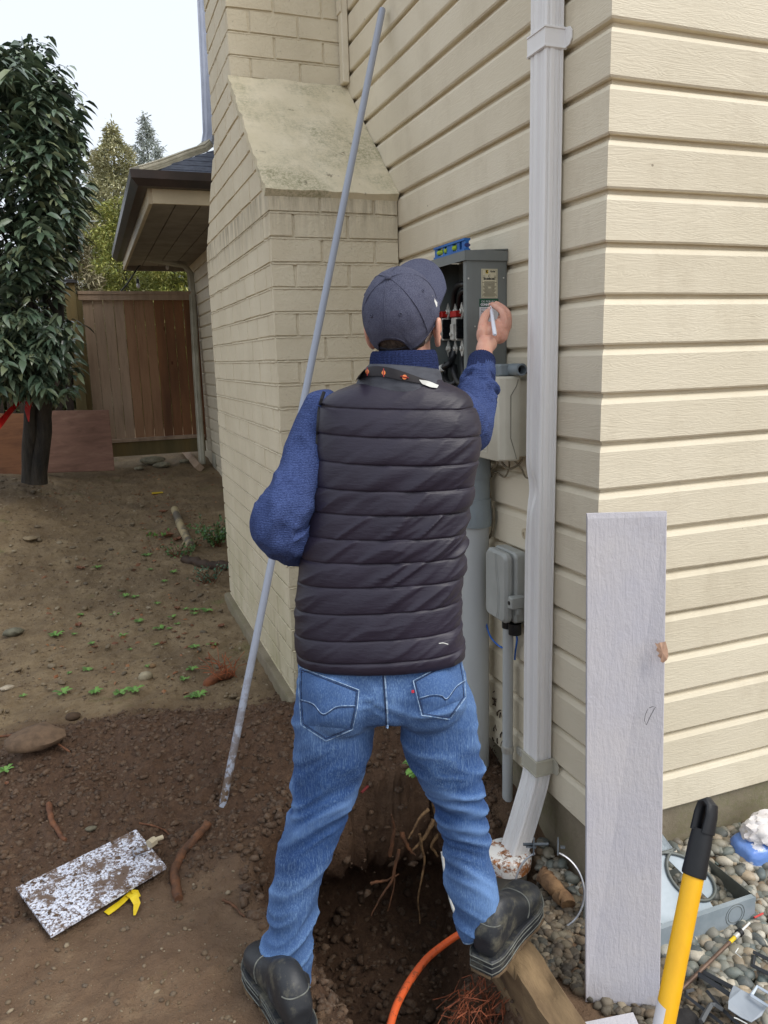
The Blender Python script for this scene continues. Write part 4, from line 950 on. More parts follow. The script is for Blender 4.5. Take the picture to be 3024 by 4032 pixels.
g = MB(); g.lathe([(0,.725),(.022,.725),(.022,.764),(0,.764)], (-.034,.398,0), 20); tag(g.build('black_coupling', m_blk, smooth=30), 'short black rubber coupling under the right side of the telecom box', 'coupling')
bc = thing('blue_cable', (-.03,.42,.6), 'thin bright blue cables looping from below the telecom box', 'cable')
m_bl = pm('blue_cable_sheath', srgb(38,104,196), None, 8, .4)
cable('strand', [hit(1040,1290,0,-.03), hit(1048,1335,0,-.04), hit(1058,1372,0,-.045), hit(1075,1393,0,-.045), hit(1092,1402,0,-.04), hit(1096,1405,0,-.02)], .0032, m_bl, bc)
cable('strand', [(-.034,.398,.728), hit(1117,1380,0,-.025), hit(1113,1410,0,-.01), hit(1112,1425,0,-.006)], .0032, m_bl, bc)
p = hit(1134,1153,0,-.002); g = MB(); g.lathe([(0,0),(.019,0),(.018,.004),(.006,.006),(.0055,.003),(0,.003)], n=24, M=faceX(-.001,p[1],p[2])); tag(g.build('wall_plug', m_beige, smooth=30), 'round cream plug with a dark centre hole, on the siding above the telecom box', 'plug')
gc = thing('grey_wire', (-.02,.5,1.2), 'grubby grey wires hanging below the beige utility box', 'wire')
m_gw = pm('grimy_wire', srgb(150,140,118), srgb(104,94,76), 40, .7)
cable('strand', [(-.06,.46,1.33), hit(1072,1005,0,-.03), hit(1060,1018,0,-.02), hit(1057,1060,0,-.018), hit(1066,1100,0,-.016), hit(1066,1135,0,-.014), hit(1058,1160,0,-.012), hit(1050,1165,0,-.01)], .0042, m_gw, gc)
cable('strand', [(-.06,.44,1.33), hit(1085,1000,0,-.03), hit(1100,1012,0,-.03), hit(1118,1005,0,-.02), hit(1130,990,0,-.02)], .004, m_gw, gc)
cable('strand', [(-.05,.42,1.33), hit(1100,1008,0,-.03), hit(1090,1030,0,-.012), hit(1070,1020,0,-.012), hit(1062,1030,0,-.012)], .0032, m_gw, gc)
cable('strand', [(-.05,.40,1.33), hit(1125,1010,0,-.02), hit(1135,1030,0,-.01), hit(1150,1035,0,-.006)], .003, m_gw, gc)
# long grey pole leaning on the wall
pa, pb = hit(826,20,0,-.022), gpt(480,1737); pb[2] -= .01
plm = NT('grey_pvc_pole'); Pz = plm.n('SeparateXYZ'); plm.t.links.new(plm.co, Pz.inputs[0]); mr = plm.n('MapRange'); plm.set(mr.inputs[0], Pz.outputs[2]); mr.inputs[1].default_value = .55; mr.inputs[2].default_value = .05
fm = plm.math('MULTIPLY', plm.ramp(plm.noise(28, 4, .7), [(.44, 0), (.52, 1)]), mr.outputs[0])
m_pole = plm.out(plm.mix(fm, srgb(158,164,178), srgb(96,76,56)), .45)
g = MB(); d = (pb-pa); g.tube([pa, pa+d*.0015, pa+d*.33, pa+d*.66, pa+d*.999, pb], [.0125,.0142,.0142,.0140,.0138,.0138], 20)
tag(g.build('pole', m_pole, smooth=40), 'long grey plastic pole leaning from the soil heap up to the siding', 'pole')
g = MB(); rv = random.Random(8)
for k in range(26):
    p = hit(rv.uniform(1062,1082), rv.uniform(1490,1700), 0, -.002); q = p+np.array([0, rv.uniform(-.02,.02), rv.uniform(-.03,.03)]); g.tube(wig([p, q], 4, .003, k) if 0 else [p, (p+q)/2+np.array([-.003,rv.uniform(-.004,.004),0]), q], rv.uniform(.0012,.003), 5)
tag(g.build('dead_vine', pm('dead_vine', srgb(74,58,44), srgb(52,42,34), 40, .9)), 'dark dead vine remnants clinging to the siding left of the slim conduit', 'vine', None, 'stuff')
# steel ring clamp on the gravel
rc = at(1187,1922,2.30); nrm = (CAM-rc); nrm[2] *= .55; nrm[0] *= 1.0; nrm /= np.linalg.norm(nrm); ux = np.cross([0,0,1], nrm); ux /= np.linalg.norm(ux); uy = np.cross(nrm, ux)
ringt = thing('ring_clamp', rc-np.array([0,0,.1]), 'open galvanised steel pipe ring clamp standing on the gravel by the drain', 'pipe clamp')
def rpt(a, r=.103): return rc+ux*r*math.cos(a)*.97+uy*r*math.sin(a)*1.06
ar = np.linspace(math.radians(112), math.radians(-258+8+5), 70); g = MB(); g.tube([rpt(a) for a in np.linspace(math.radians(75), math.radians(75-318), 70)], .0032, 8, squash=1.6, up=nrm); 
ringo = g.build('ring', pm('galvanised_wire', srgb(196,198,204), srgb(160,162,168), 30, .3, .55), ringt, smooth=60)
g = MB()
for a in (75, 117):
    c_ = rpt(math.radians(a)); 
    for q in (0, 1): g.add([c_+ux*(x-.003)+uy*y+nrm*z for x in (-.002,.002) for y in (-.004,.042) for z in (-.014,.014)], [(0,1,3,2),(4,6,7,5),(0,4,5,1),(2,3,7,6),(0,2,6,4),(1,5,7,3)]) if q == 0 else g.add([c_+ux*x+uy*(.018+y)+nrm*z for x in (-.022*(1 if a > 100 else -1)-.004,.004) for y in (-.002,.002) for z in (-.012,.012)], [(0,1,3,2),(4,6,7,5),(0,4,5,1),(2,3,7,6),(0,2,6,4),(1,5,7,3)])
c_ = rpt(math.radians(117)); g.tube([c_+uy*.022-ux*.035, c_+uy*.030+ux*.040], .0045, 8)
g.build('bracket', pm('dull_zinc', srgb(112,118,124), srgb(84,90,96), 20, .5, .6), ringt)
# ------------------------------------------------------------------ tools and scrap at the right
m_board = NT('grey_primed_board'); mm = m_board
vv = mm.map((9,9,1.2)); h_ = mm.math('ADD', mm.noise(9,5,.7,vv,.5), mm.math('MULTIPLY', mm.noise(80,4,.7), .5))
tape = mm.ramp(mm.noise(2.2,5,.65), [(.35, srgb(196,192,194)), (.6, srgb(186,184,192)), (.78, srgb(184,174,160))])
m_board = mm.out(mm.mix(mm.ramp(mm.noise(7,5,.7), [(.58,0),(.8,.25)]), tape, srgb(140,128,112)), .7, 0, mm.bump(h_, .7, .004), .25)
BL, BR = hit(1265,2165,2,.0), hit(1425,2182,2,.0); tt = 1.90
TL, TR = at(1268,1110,tt), at(1441,1105,tt)
def slab(name, c4, th, mat, label, cat, bev=.002):
    c4 = [np.array(c) for c in c4]; n_ = np.cross(c4[1]-c4[0], c4[3]-c4[0]); n_ /= np.linalg.norm(n_); ctr = sum(c4)/4; V_ = []
    for k, o_ in ((1-bev/.1,0),(1,bev),(1,th-bev),(1-bev/.1,th)):
        V_ += [ctr+(c-ctr)*k-n_*o_ for c in c4]
    F_ = [(0,1,2,3),(15,14,13,12)]+[(r*4+(i+1)%4, r*4+i, (r+1)*4+i, (r+1)*4+(i+1)%4) for r in range(3) for i in range(4)]
    mb = MB(); mb.add(V_, F_); return tag(mb.build(name, mat), label, cat)
slab('board', [BL,BR,TR,TL], .024, m_board, 'tall pale grey primed board standing upright in front of the house corner', 'board')
nB = np.cross(BR-BL, TL-BL); nB /= np.linalg.norm(nB)
def onb(X, Y, o=.002):
    d = ray(X, Y); t = ((BL-CAM)@nB)/(d@nB); return CAM+d*t+nB*o
q = [(1414,1388),(1420,1390),(1424,1387),(1430,1387),(1437,1385),(1442,1402),(1443,1416),(1440,1424),(1432,1431),(1426,1428),(1427,1422),(1420,1416),(1424,1410),(1417,1404),(1419,1398)]
ctr = onb(1430,1408,.007); V_ = [ctr]+[onb(x,y,.003+.003*((i*37)%5)/5) for i,(x,y) in enumerate(q)]; V2 = [v-nB*.0015 for v in V_]; n = len(q)
mb = MB(); mb.add(V_+V2, [(0,1+i,1+(i+1)%n) for i in range(n)]+[(n+1,n+2+(i+1)%n,n+2+i) for i in range(n)]); tag(mb.build('torn_tape', pm('tan_paper', srgb(196,160,136), srgb(168,132,108), 30, .8)), 'torn scrap of tan paper tape stuck to the edge of the tall board', 'tape')
mb = MB(); mb.tube([onb(x,y,.001) for x,y in ((1400,1530),(1394,1543),(1392,1556),(1396,1566),(1404,1548),(1412,1533),(1416,1527),(1410,1526),(1402,1529))], .0007, 4); tag(mb.build('pencil_mark', m_ink), 'pencilled narrow loop drawn on the tall board', 'pencil mark')
# yellow shovel handle
h1, h0 = at(1531,1727,1.27), at(1437,2200,1.20); dh = (h1-h0)/np.linalg.norm(h1-h0); hb = h0-dh*((h0[2]+.02)/dh[2])
shv = thing('shovel', hb, 'yellow fibreglass shovel handle with a black hanging-hole grip, upright at the right', 'shovel')
m_yh = pm('yellow_fibreglass', srgb(240,182,24), srgb(214,156,22), 14, .42, 0, .15, 90, .001, (1,1,.3), 6, .45, .8, .45)
L = np.linalg.norm(h1-hb); gl = max(.12, float(np.linalg.norm(h1-h0))*.36)
g = MB(); g.tube([hb+dh*.02, h1-dh*gl], .0160, 28); g.build('handle', m_yh, shv, smooth=40)
g = MB(); pts = [h1-dh*(gl+.001), h1-dh*gl, h1-dh*(gl-.004), h1-dh*gl*.8, h1-dh*gl*.6, h1-dh*.048]; g.tube(pts, [.0165,.0185,.0190,.0180,.0178,.0162], 28)
vd = (CAM-h1); vd -= dh*(vd@dh); vd /= np.linalg.norm(vd); sd_ = np.cross(dh, vd)
rot_ = .55; s2 = sd_*math.cos(rot_)+vd*math.sin(rot_)
loop = [h1-dh*.052+s2*.0095, h1-dh*.024+s2*.0100, h1-dh*.009+s2*.0075, h1-dh*.004, h1-dh*.009-s2*.0075, h1-dh*.024-s2*.0100, h1-dh*.052-s2*.0095]
g.tube(loop, [.0085,.0075,.0075,.0078,.0075,.0075,.0085], 12, squash=1.9, up=np.cross(s2, dh)); g.build('grip', pm('black_grip', srgb(30,31,34), srgb(20,21,24), 6, .5, 0, .2, 120, .001), shv, smooth=40)
g = MB(); la = at(1418,2172,.985); lc = (la-hb)@dh
lc -= .050; vw = (CAM-la); vw -= dh*(vw@dh); vw /= np.linalg.norm(vw); sw = np.cross(dh, vw); A__ = []
for zz2 in (lc-.12, lc):
    for k in range(15):
        a__ = -2.1+2.0*k/14; A__.append(hb+dh*(zz2+(0 if zz2 < lc else -.010*k/14))+(-sw*math.sin(a__)*-1+vw*math.cos(a__))*.0163)
g.add(A__, [(k,k+1,15+k+1,15+k) for k in range(14)]); g.build('sticker', m_wlab, shv, smooth=40)
g = MB(); g.tube([hb-dh*.30, hb-dh*.15, hb+dh*.03], [.006,.09,.026], 16, squash=.2); g.build('blade', pm('worn_steel', srgb(120,118,114), None, 10, .5, .7), shv, smooth=50)
# pale offcut at the bottom edge
cz = .05
slab('board_offcut', [hit(1225,2228,2,cz), hit(1390,2235,2,cz), hit(1368,2186,2,cz), hit(1255,2209,2,cz)], .022, m_board, 'pale board offcut lying flat at the bottom edge beside the yellow handle', 'board')
# galvanised meter-socket tray and its cover
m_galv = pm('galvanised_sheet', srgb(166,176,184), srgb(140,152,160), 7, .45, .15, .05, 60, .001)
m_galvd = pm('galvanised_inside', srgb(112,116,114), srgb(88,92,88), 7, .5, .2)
fr = hit(1629,1990,2,.004); fl = hit(1482,2042,2,.004); u = fr-fl; u[2] = 0; u /= np.linalg.norm(u); fl = fr-u*.46; wv = np.array([-u[1], u[0], 0]); Hh = .085; wd = .19
tray = thing('metal_tray', fl, 'open galvanised steel box with a stamped circle on its front, lying on the gravel', 'metal box')
def wall(a, b, th, z0, z1, inw, mat_parts):
    g_ = MB(); V_ = [a, b, b+inw*th, a+inw*th]; g_.add([np.array([p[0],p[1],z]) for z in (z0,z1) for p in V_], [(0,3,2,1),(4,5,6,7),(0,1,5,4),(1,2,6,5),(2,3,7,6),(3,0,4,7)]); return g_
g = wall(fl, fr, .002, .004, Hh, wv, None); g2 = wall(fl+wv*.002, fr+wv*.002, .014, Hh-.003, Hh-.0005, wv, None); g.add(g2.v, g2.f); g.build('front_wall', m_galv, tray)
ctr_ = fr-u*.075+np.array([0,0,.045]); Mf = Matrix(((u[0],0,-wv[0],ctr_[0]),(u[1],0,-wv[1],ctr_[1]),(0,1,0,ctr_[2]),(0,0,0,1)))
g = MB(); 
for r_ in (.034,.026): g.tube([Mf @ Vector((r_*math.cos(q_), r_*math.sin(q_), .0002)) for q_ in np.linspace(0,6.2832,33)], .0009, 5)
g.build('knockout', m_galvd, tray)
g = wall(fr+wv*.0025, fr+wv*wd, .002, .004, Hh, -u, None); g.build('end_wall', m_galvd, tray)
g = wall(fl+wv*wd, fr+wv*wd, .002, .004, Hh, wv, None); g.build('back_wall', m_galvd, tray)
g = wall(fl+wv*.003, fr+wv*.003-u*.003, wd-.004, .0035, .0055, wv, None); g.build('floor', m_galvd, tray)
g = MB(); rs_ = random.Random(4)
for k in range(16):
    p = fl+u*rs_.uniform(.16,.38)+wv*rs_.uniform(.03,.15)+np.array([0,0,.012+.02*rs_.random()]); s_ = rs_.uniform(.012,.03)
    a = [p+np.array([rs_.uniform(-1,1), rs_.uniform(-1,1), rs_.uniform(-.5,.9)])*s_ for _ in range(6)]; g.add(a, [(0,1,2),(2,1,3),(2,3,4),(4,3,5)])
tag(g.build('crumpled_scrap', island_mat('scrap_paper', [srgb(206,200,190), srgb(150,128,100), srgb(180,170,150), srgb(70,66,62)], .6), smooth=False), 'crumpled pale scraps and fasteners heaped inside the open steel box', 'scrap')
cvr = thing('socket_cover', fl, 'galvanised cover plate with a round meter hole, tipped back in the steel box', 'cover plate')
C1 = fl+u*.0+wv*.020+np.array([0,0,.030]); C2 = hit(1572,1926,2,.088); C2 = fr-u*.125+wv*.022+np.array([0,0,.070])
T2 = hit(1543,1810,1,-.10); T3 = hit(1505,1752,1,-.035); T1 = hit(1435,1772,1,-.035)
uu = (T3-T1)/np.linalg.norm(T3-T1); C1 = C2-uu*.40; vv_ = (T3+T1)/2-(C1+C2)/2; vv_ -= uu*(vv_@uu); hv = np.linalg.norm(T3-C2); vv_ /= np.linalg.norm(vv_); nn_ = np.cross(uu, vv_); hv = (T3-C2)@vv_
hc = hit(1498,1888,1,-.17); 
dr_ = ray(1496,1888); tq = ((C2-CAM)@nn_)/(dr_@nn_); hc = CAM+dr_*tq
a_, b_ = (hc-C2)@uu, (hc-C2)@vv_; R0 = .078; nseg = 48; outer = []
x0_, x1_, y0_, y1_ = -.21, .0, .0, hv
for k in range(nseg):
    t = 2*math.pi*k/nseg; c_, s_ = math.cos(t), math.sin(t); sc_ = min(abs((x1_-a_ if c_ > 0 else x0_-a_)/(c_ or 1e-9)), abs((y1_-b_ if s_ > 0 else y0_-b_)/(s_ or 1e-9))); px, py = a_+c_*sc_, b_+s_*sc_; outer.append((px, py))
P3 = lambda x, y, z=0: C2+uu*(x-.10*max(0,(y/hv)-.0)*(1 if x > a_ else 0))+vv_*y+nn_*z
V_ = [P3(x,y) for x,y in outer]+[P3(a_+R0*math.cos(2*math.pi*k/nseg), b_+R0*math.sin(2*math.pi*k/nseg)) for k in range(nseg)]
V_ += [v-nn_*.0025 for v in V_]; N = nseg; F_ = [(k,(k+1)%N,N+(k+1)%N,N+k) for k in range(N)]+[(2*N+(k+1)%N,2*N+k,3*N+k,3*N+(k+1)%N) for k in range(N)]+[((k+1)%N,k,2*N+k,2*N+(k+1)%N) for k in range(N)]
g = MB(); g.add(V_, F_); g.build('plate', m_galv, cvr)
g = MB(); g.tube([P3(a_+(R0+.001)*math.cos(t), b_+(R0+.001)*math.sin(t), .004) for t in np.linspace(0, 2*math.pi, 49)], .005, 8, cap=False); g.build('ring', m_galvd, cvr, smooth=50)
# tissue pack
tp_c = hit(1628,1838,1,-.10); tz = .045
tpk = thing('tissue_pack', (tp_c[0], tp_c[1], .01), 'blue snowflake-printed plastic pack of tissues against the foundation', 'tissue pack')
ss_ = []; nU, nV = 22, 14
def sq(a, b, e): return np.sign(a)*abs(a)**e
V_ = []; 
for i in range(nU+1):
    ph = -math.pi/2+math.pi*i/nU
    for j in range(28):
        th_ = 2*math.pi*j/28; x = sq(math.cos(ph),0,.35)*sq(math.cos(th_),0,.45); y = sq(math.cos(ph),0,.35)*sq(math.sin(th_),0,.45); z = sq(math.sin(ph),0,.6); V_.append((x,y,z))
V_ = np.array(V_); V_ = V_*(1+.05*fbm(V_*1.5, 2, 3, 3)[:,None]); V_ = V_*np.array([.125,.062,.048])+np.array([tp_c[0]+.055, tp_c[1], .058])
Fq = [(i*28+j, i*28+(j+1)%28, (i+1)*28+(j+1)%28, (i+1)*28+j) for i in range(nU) for j in range(28)]
mt = NT('snowflake_film'); vor = mt.n('TexVoronoi', feature='F1'); vor.inputs['Scale'].default_value = 14; mt.t.links.new(mt.co, vor.inputs['Vector'])
fl_ = mt.ramp(mt.math('ADD', vor.outputs['Distance'], mt.math('MULTIPLY', mt.noise(90,2), .35)), [(.50,1),(.54,0)])
m_pack = mt.out(mt.mix(fl_, mt.ramp(mt.noise(6,3), [(.35, srgb(92,130,206)), (.65, srgb(128,166,226))]), srgb(206,208,220)), .25, 0, mt.bump(mt.noise(25,4), .6, .008), .6)
meshnp('wrapper', V_, Fq, m_pack, tpk, smooth=60)
V_ = IV2.copy(); bm = bmesh.new(); bmesh.ops.create_icosphere(bm, subdivisions=4, radius=1); V_ = np.array([tuple(v.co) for v in bm.verts]); Ft = [[v.index for v in f.verts] for f in bm.faces]; bm.free()
V_ = V_*(1+.30*np.abs(fbm(V_, 2.4, 4, 5))[:,None]-.1)*np.array([.100,.060,.055])+np.array([tp_c[0]+.065, tp_c[1]-.0, .118])
meshnp('tissue', V_, Ft, pm('white_tissue', srgb(232,228,226), srgb(214,208,208), 8, .8, 0, .5, 50, .004), tpk, smooth=35)
# screwdriver-like rod
def c2(X, Y, z=.022): return hit((2600+X*.2556)/1.8228, (3600+Y*.2556)/1.8228, 2, z)
rod = thing('probe_rod', c2(270,1200), 'thin rusty rod with a yellow band and silver ferrule lying on the gravel', 'rod')
A0, A1 = c2(270,1210,.028), c2(1070,430,.045); dd = A1-A0
g = MB(); g.tube([A0, A1], .0052, 10); g.build('shaft', pm('rusty_rod', srgb(120,98,84), srgb(92,74,64), 40, .5, .5), rod, smooth=40)
g = MB(); g.tube([A1, A1+dd*.10], .0056, 12); g.build('yellow_band', m_yel, rod, smooth=40)
g = MB(); g.tube([A1+dd*.10, A1+dd*.18], .0068, 12); g.build('ferrule', m_alu, rod, smooth=40)
g = MB(); g.tube([A1+dd*.18, A1+dd*.23], .0105, 12); g.build('knob', m_blk, rod, smooth=40)
g = MB(); g.tube([A1+dd*.23, A1+dd*.42], .003, 8); g.build('tip', m_whp, rod, smooth=40)
def bent(name, pts, w, mat, label, cat, grp=None, z=.026, h=None):
    P_ = [c2(x, y, z) for x, y in pts]; g_ = MB(); g_.tube(P_, w, 4, squash=1.0, up=(0,0,1)); return tag(g_.build(name, mat), label, cat, grp)
m_bp = pm('black_plastic', srgb(52,54,58), srgb(38,40,44), 14, .5)
bent('plastic_bracket', [(590,925),(1110,1265)], .0085, m_bp, 'straight black plastic strip under the grey fan-shaped sheet', 'bracket', 'black plastic pieces on the gravel', .034)
bent('plastic_bracket', [(650,885),(1110,1130)], .0075, m_bp, 'shorter black plastic strip alongside the straight one', 'bracket', 'black plastic pieces on the gravel', .030)
bent('plastic_bracket', [(505,1160),(395,1195),(395,1255),(650,1450),(960,1690)], .0055, m_bp, 'long hooked black bracket nearest the yellow handle', 'bracket', 'black plastic pieces on the gravel', .030)
bent('plastic_bracket', [(720,1185),(950,1460),(1230,1720)], .0055, m_bp, 'long thin black bar crossing under the bent bracket', 'bracket', 'black plastic pieces on the gravel', .034)
bent('plastic_bracket', [(630,1650),(700,1520),(780,1390),(850,1395),(960,1470)], .0065, pm('grey_plastic_bar', srgb(88,90,92), None, 14, .5), 'grey elbow-shaped bracket at the bottom edge', 'bracket', 'black plastic pieces on the gravel', .044)
bent('plastic_bracket', [(1430,580),(1659,690),(1800,760)], .0060, m_bp, 'black strip at the right edge below the steel box', 'bracket', 'black plastic pieces on the gravel', .034)
bent('plastic_bracket', [(1440,650),(1420,790),(1659,915),(1800,990)], .0065, m_bp, 'U-shaped grey-black bracket cut by the right edge', 'bracket', 'black plastic pieces on the gravel', .034)
bent('white_clip', [(1200,520),(1155,590),(1250,665)], .0016, m_whp, 'small bent white clip lying below the yellow band', 'clip', None, .036)
bent('white_clip', [(1135,1590),(1190,1610),(1340,1690)], .002, m_whp, 'white clip with a cross stub at the bottom right corner', 'clip', None, .046)
bent('red_wire', [(1445,50),(1500,25),(1580,-15)], .0035, m_red, 'red wire end just past the corner of the steel box', 'wire', None, .03)
# fan-shaped clear sheet, white frame, black rubber flap
fan = [(1130,1090),(1250,1160),(1400,1240),(1640,1420),(1560,1560),(1400,1660),(1250,1590),(1100,1490),(1045,1450),(1050,1330),(1075,1210)]
g = MB(); P_ = [c2(x, y, .048+.006*math.sin(i)) for i, (x, y) in enumerate(fan)]; n = len(P_); g.add(P_+[p-np.array([0,0,.002]) for p in P_], [tuple(range(n))]+[tuple(range(2*n-1,n-1,-1))]+[((i+1)%n,i,n+i,n+(i+1)%n) for i in range(n)])
tag(g.build('plastic_sheet', pm('frosted_grey_plastic', srgb(158,166,176), srgb(140,148,158), 8, .35)), 'frosted grey fan-shaped plastic sheet at the bottom right corner', 'plastic sheet')
g = MB(); fr_ = [(1400,1245),(1490,1110),(1760,1270),(1670,1420)]; P_ = [c2(x, y, .062) for x, y in fr_]; g.tube(P_+[P_[0]], .0045, 4, up=(0,0,1)); fo = tag(g.build('window_frame_piece', pm('pale_blue_plastic', srgb(200,210,222), None, 8, .4)), 'pale rectangular plastic frame cut by the right edge beside the fan-shaped sheet', 'frame')
g = MB(); P_ = [c2(x, y, .024+.008*(i%2)) for i, (x, y) in enumerate([(230,1560),(300,1450),(430,1440),(540,1530),(660,1690),(500,1790),(200,1760)])]; n = len(P_); g.add(P_+[p-np.array([0,0,.004]) for p in P_], [tuple(range(n))]+[tuple(range(2*n-1,n-1,-1))]+[((i+1)%n,i,n+i,n+(i+1)%n) for i in range(n)])
tag(g.build('rubber_flap', pm('black_felt', srgb(48,46,46), srgb(34,32,32), 30, .9, 0, .5, 90, .003)), 'black felt-like scrap at the bottom edge right of the yellow handle', 'scrap')
# speckled plate on the soil
mp = NT('mud_speckled_foil')
sp1 = mp.ramp(mp.noise(110, 3, .75), [(.44, 0), (.50, 1)]); sp2 = mp.ramp(mp.noise(17, 5, .75), [(.50, 0), (.58, 1)]); P_ = mp.n('SeparateXYZ'); mp.t.links.new(mp.co, P_.inputs[0])
base = mp.mix(mp.ramp(mp.noise(160, 3, .7), [(.4,0),(.6,1)]), srgb(238,240,250), srgb(190,196,214)); base = mp.mix(mp.math('SUBTRACT', 1, sp1), base, srgb(98,78,66)); base = mp.mix(sp2, base, srgb(104,84,70))
m_plate = mp.out(base, .45, 0, mp.bump(mp.noise(130,4,.7), .7, .004), .5)
A_, B_, C_, D_ = [hit(x, y, 2, z) for x, y, z in ((35,1920,.105),(295,1800,.110),(360,1872,.112),(110,2025,.105))]
A_, B_, C_, D_ = [np.array([p[0], p[1], gz(p[0],p[1])+.016]) for p in (A_,B_,C_,D_)]
zz_ = max(A_[2],B_[2],C_[2],D_[2]); 
for p in (A_,B_,C_,D_): p[2] = .35*p[2]+.65*zz_
pl = slab('metal_plate', [D_,C_,B_,A_], .010, m_plate, 'silver speckled rectangular plate spattered with mud, lying on the packed soil', 'plate', .001)
rp_ = np.random.RandomState(6); Pq = []
for k in range(90):
    a__, b__ = rp_.rand()**1.3, rp_.rand(); q_ = (A_*(1-a__)+B_*a__)*(1-b__)+(D_*(1-a__)+C_*a__)*b__; Pq.append(q_+[0,0,.003])
tag(lumps('mud_spatter', np.array(Pq), .0015+.008*rp_.rand(90)**4, m_clod, 7, .5, 1, .35), kind='stuff')
g = MB(); a_, b_ = hit(288,1842,2,zz_+.012), hit(318,1831,2,zz_+.012); g.tube([a_,b_], .011, 14); tag(g.build('tube_stub', m_pole, smooth=40), 'short grey tube stub lying on the upper corner of the speckled plate', 'tube')
g = MB(); a_, b_ = hit(322,1824,2,zz_+.006), hit(334,1815,2,zz_+.006); g.tube([a_,b_], .015, 6); a2, b2 = hit(334,1815,2,zz_+.006), hit(352,1808,2,zz_+.006); g.tube([a2,b2], .0075, 10); tag(g.build('pipe_nipple', m_beige, smooth=40), 'small beige nut with a white pipe end just off the plate\'s upper corner', 'pipe fitting')
g = MB(); rz = gz(*gpt(270,1955)[:2])
def rib(pts, w):
    P_ = [gpt(x, y)+np.array([0,0,h_+.008]) for x, y, h_ in pts]; L_ = []; 
    for i, p in enumerate(P_):
        t = P_[min(i+1,len(P_)-1)]-P_[max(i-1,0)]; t /= np.linalg.norm(t); s_ = np.cross(t, [0,0,1]); s_ /= np.linalg.norm(s_); ww = w[i] if hasattr(w,'__len__') else w; L_ += [p-s_*ww, p+s_*ww]
    n = len(L_); g.add(L_+[q-np.array([0,0,.001]) for q in L_], [(2*i,2*i+1,2*i+3,2*i+2) for i in range(len(P_)-1)]+[(n+2*i+2,n+2*i+3,n+2*i+1,n+2*i) for i in range(len(P_)-1)])
rib([(230,1978,0),(245,1970,.004),(262,1957,.004),(280,1944,.01),(288,1936,.014)], [.012,.013,.011,.010,.006])
rib([(280,1942,.012),(290,1950,.016),(297,1962,.008),(293,1974,.002),(291,1982,0)], [.012,.013,.010,.006,.003])
rib([(285,1940,.016),(296,1938,.01),(302,1944,.004)], [.008,.009,.004])
tag(g.build('yellow_ribbon', pm('yellow_flagging', srgb(234,206,40), srgb(214,182,30), 20, .5)), 'knotted yellow flagging ribbon poking out under the speckled plate', 'ribbon')
# orange cable in the hole
ob = thing('orange_hose', at(930,2065,2.15), 'muddy orange flexible cable curving up through the hole', 'cable')
mo = NT('muddy_orange'); m_or = mo.out(mo.mix(mo.ramp(mo.noise(38,5,.7), [(.55,0),(.63,.7)]), srgb(214,92,44), srgb(96,58,40)), .45)
cable('sheath', [at(1022,1990,2.42), at(1000,2012,2.34), at(965,2036,2.28), at(925,2068,2.20), at(895,2105,2.14), at(870,2145,2.08), at(852,2185,2.02), at(838,2240,1.95), at(826,2330,1.86)], .0105, m_or, ob)
cable('white_wire', [at(955,1840,2.6), at(962,1890,2.58), at(975,1950,2.5), at(995,2004,2.4)], .005, m_whp, ob)
pc = thing('red_marker_scrap', hit(788,1706,1,.66), 'small dark red plastic scrap on the bank between the legs', 'scrap'); bpy.data.objects.remove(pc)
g = MB(); a_, b_ = hit(781,1712,1,.62), hit(795,1698,1,.64); g.tube([a_,b_], .006, 6, squash=.5); tag(g.build('plastic_scrap', pm('dark_red_plastic', srgb(120,44,44), None, 8, .5)), 'small dark red plastic scrap on the bank between the man\'s legs', 'scrap')
g = MB(); p = gpt(340,1066); g.box(p[0]-.055,p[0]+.055,p[1]-.035,p[1]+.035,p[2]+.006,p[2]+.010); tag(g.build('yellow_card', m_yel), 'small yellow card lying on the ground near the fence', 'card')
# ------------------------------------------------------------------ fence, plywood, trees and the far background
FY = 8.0
def fp(X, Y, y=FY): return hit(X, Y, 1, y)
def wood(name, c1, c2, c3, rot=0, kn=.55):
    m = NT(name); v = m.map((9,9,.9)); g = m.noise(4, 6, .7, v, .3); b = m.ramp(m.noise(1.4,4,.6,m.map((3,3,.4))), [(.3, c1), (.5, c2), (.72, c3)])
    b = m.mix(m.ramp(g, [(.5,0),(.75,.45)]), b, tuple(c*.5 for c in c1[:3])+(1,)); vo = m.n('TexVoronoi', feature='F1'); m.t.links.new(m.map((3.2,3.2,1.7)), vo.inputs['Vector']); vo.inputs['Scale'].default_value = 1.6
    k = m.ramp(vo.outputs['Distance'], [(.055, 1), (.085, 0)]); b = m.mix(m.math('MULTIPLY', k, .8), b, srgb(76,40,28))
    return m.out(b, .75, 0, m.bump(g, .5, .006), .25)
m_ced = [wood('cedar_grey', srgb(160,138,118), srgb(176,152,130), srgb(136,114,96)), wood('cedar_red', srgb(146,112,84), srgb(160,124,96), srgb(120,88,66)), wood('cedar_orange', srgb(152,106,72), srgb(134,94,66), srgb(100,70,52))]
m_post = wood('greenish_post', srgb(122,102,64), srgb(112,98,66), srgb(94,86,58))
fc = thing('fence', fp(300,975), 'tall weathered cedar board gate panel across the side yard', 'fence')
xL, xR = fp(172,640)[0], fp(418,640)[0]; zt, zb = fp(290,640)[2], fp(330,940)[2]
nb_ = 11; rr = random.Random(9); xs = np.linspace(xL+.02, xR-.02, nb_+1)
for i in range(nb_):
    g = MB(); o = rr.uniform(-.006,.006); g.box(xs[i]+.002, xs[i+1]-.002, FY+o, FY+.018+o, zb-.02, zt-.01, .003); g.build('board', m_ced[0 if i < 4 else (1 if i in (4,5,6) else 2)], fc)
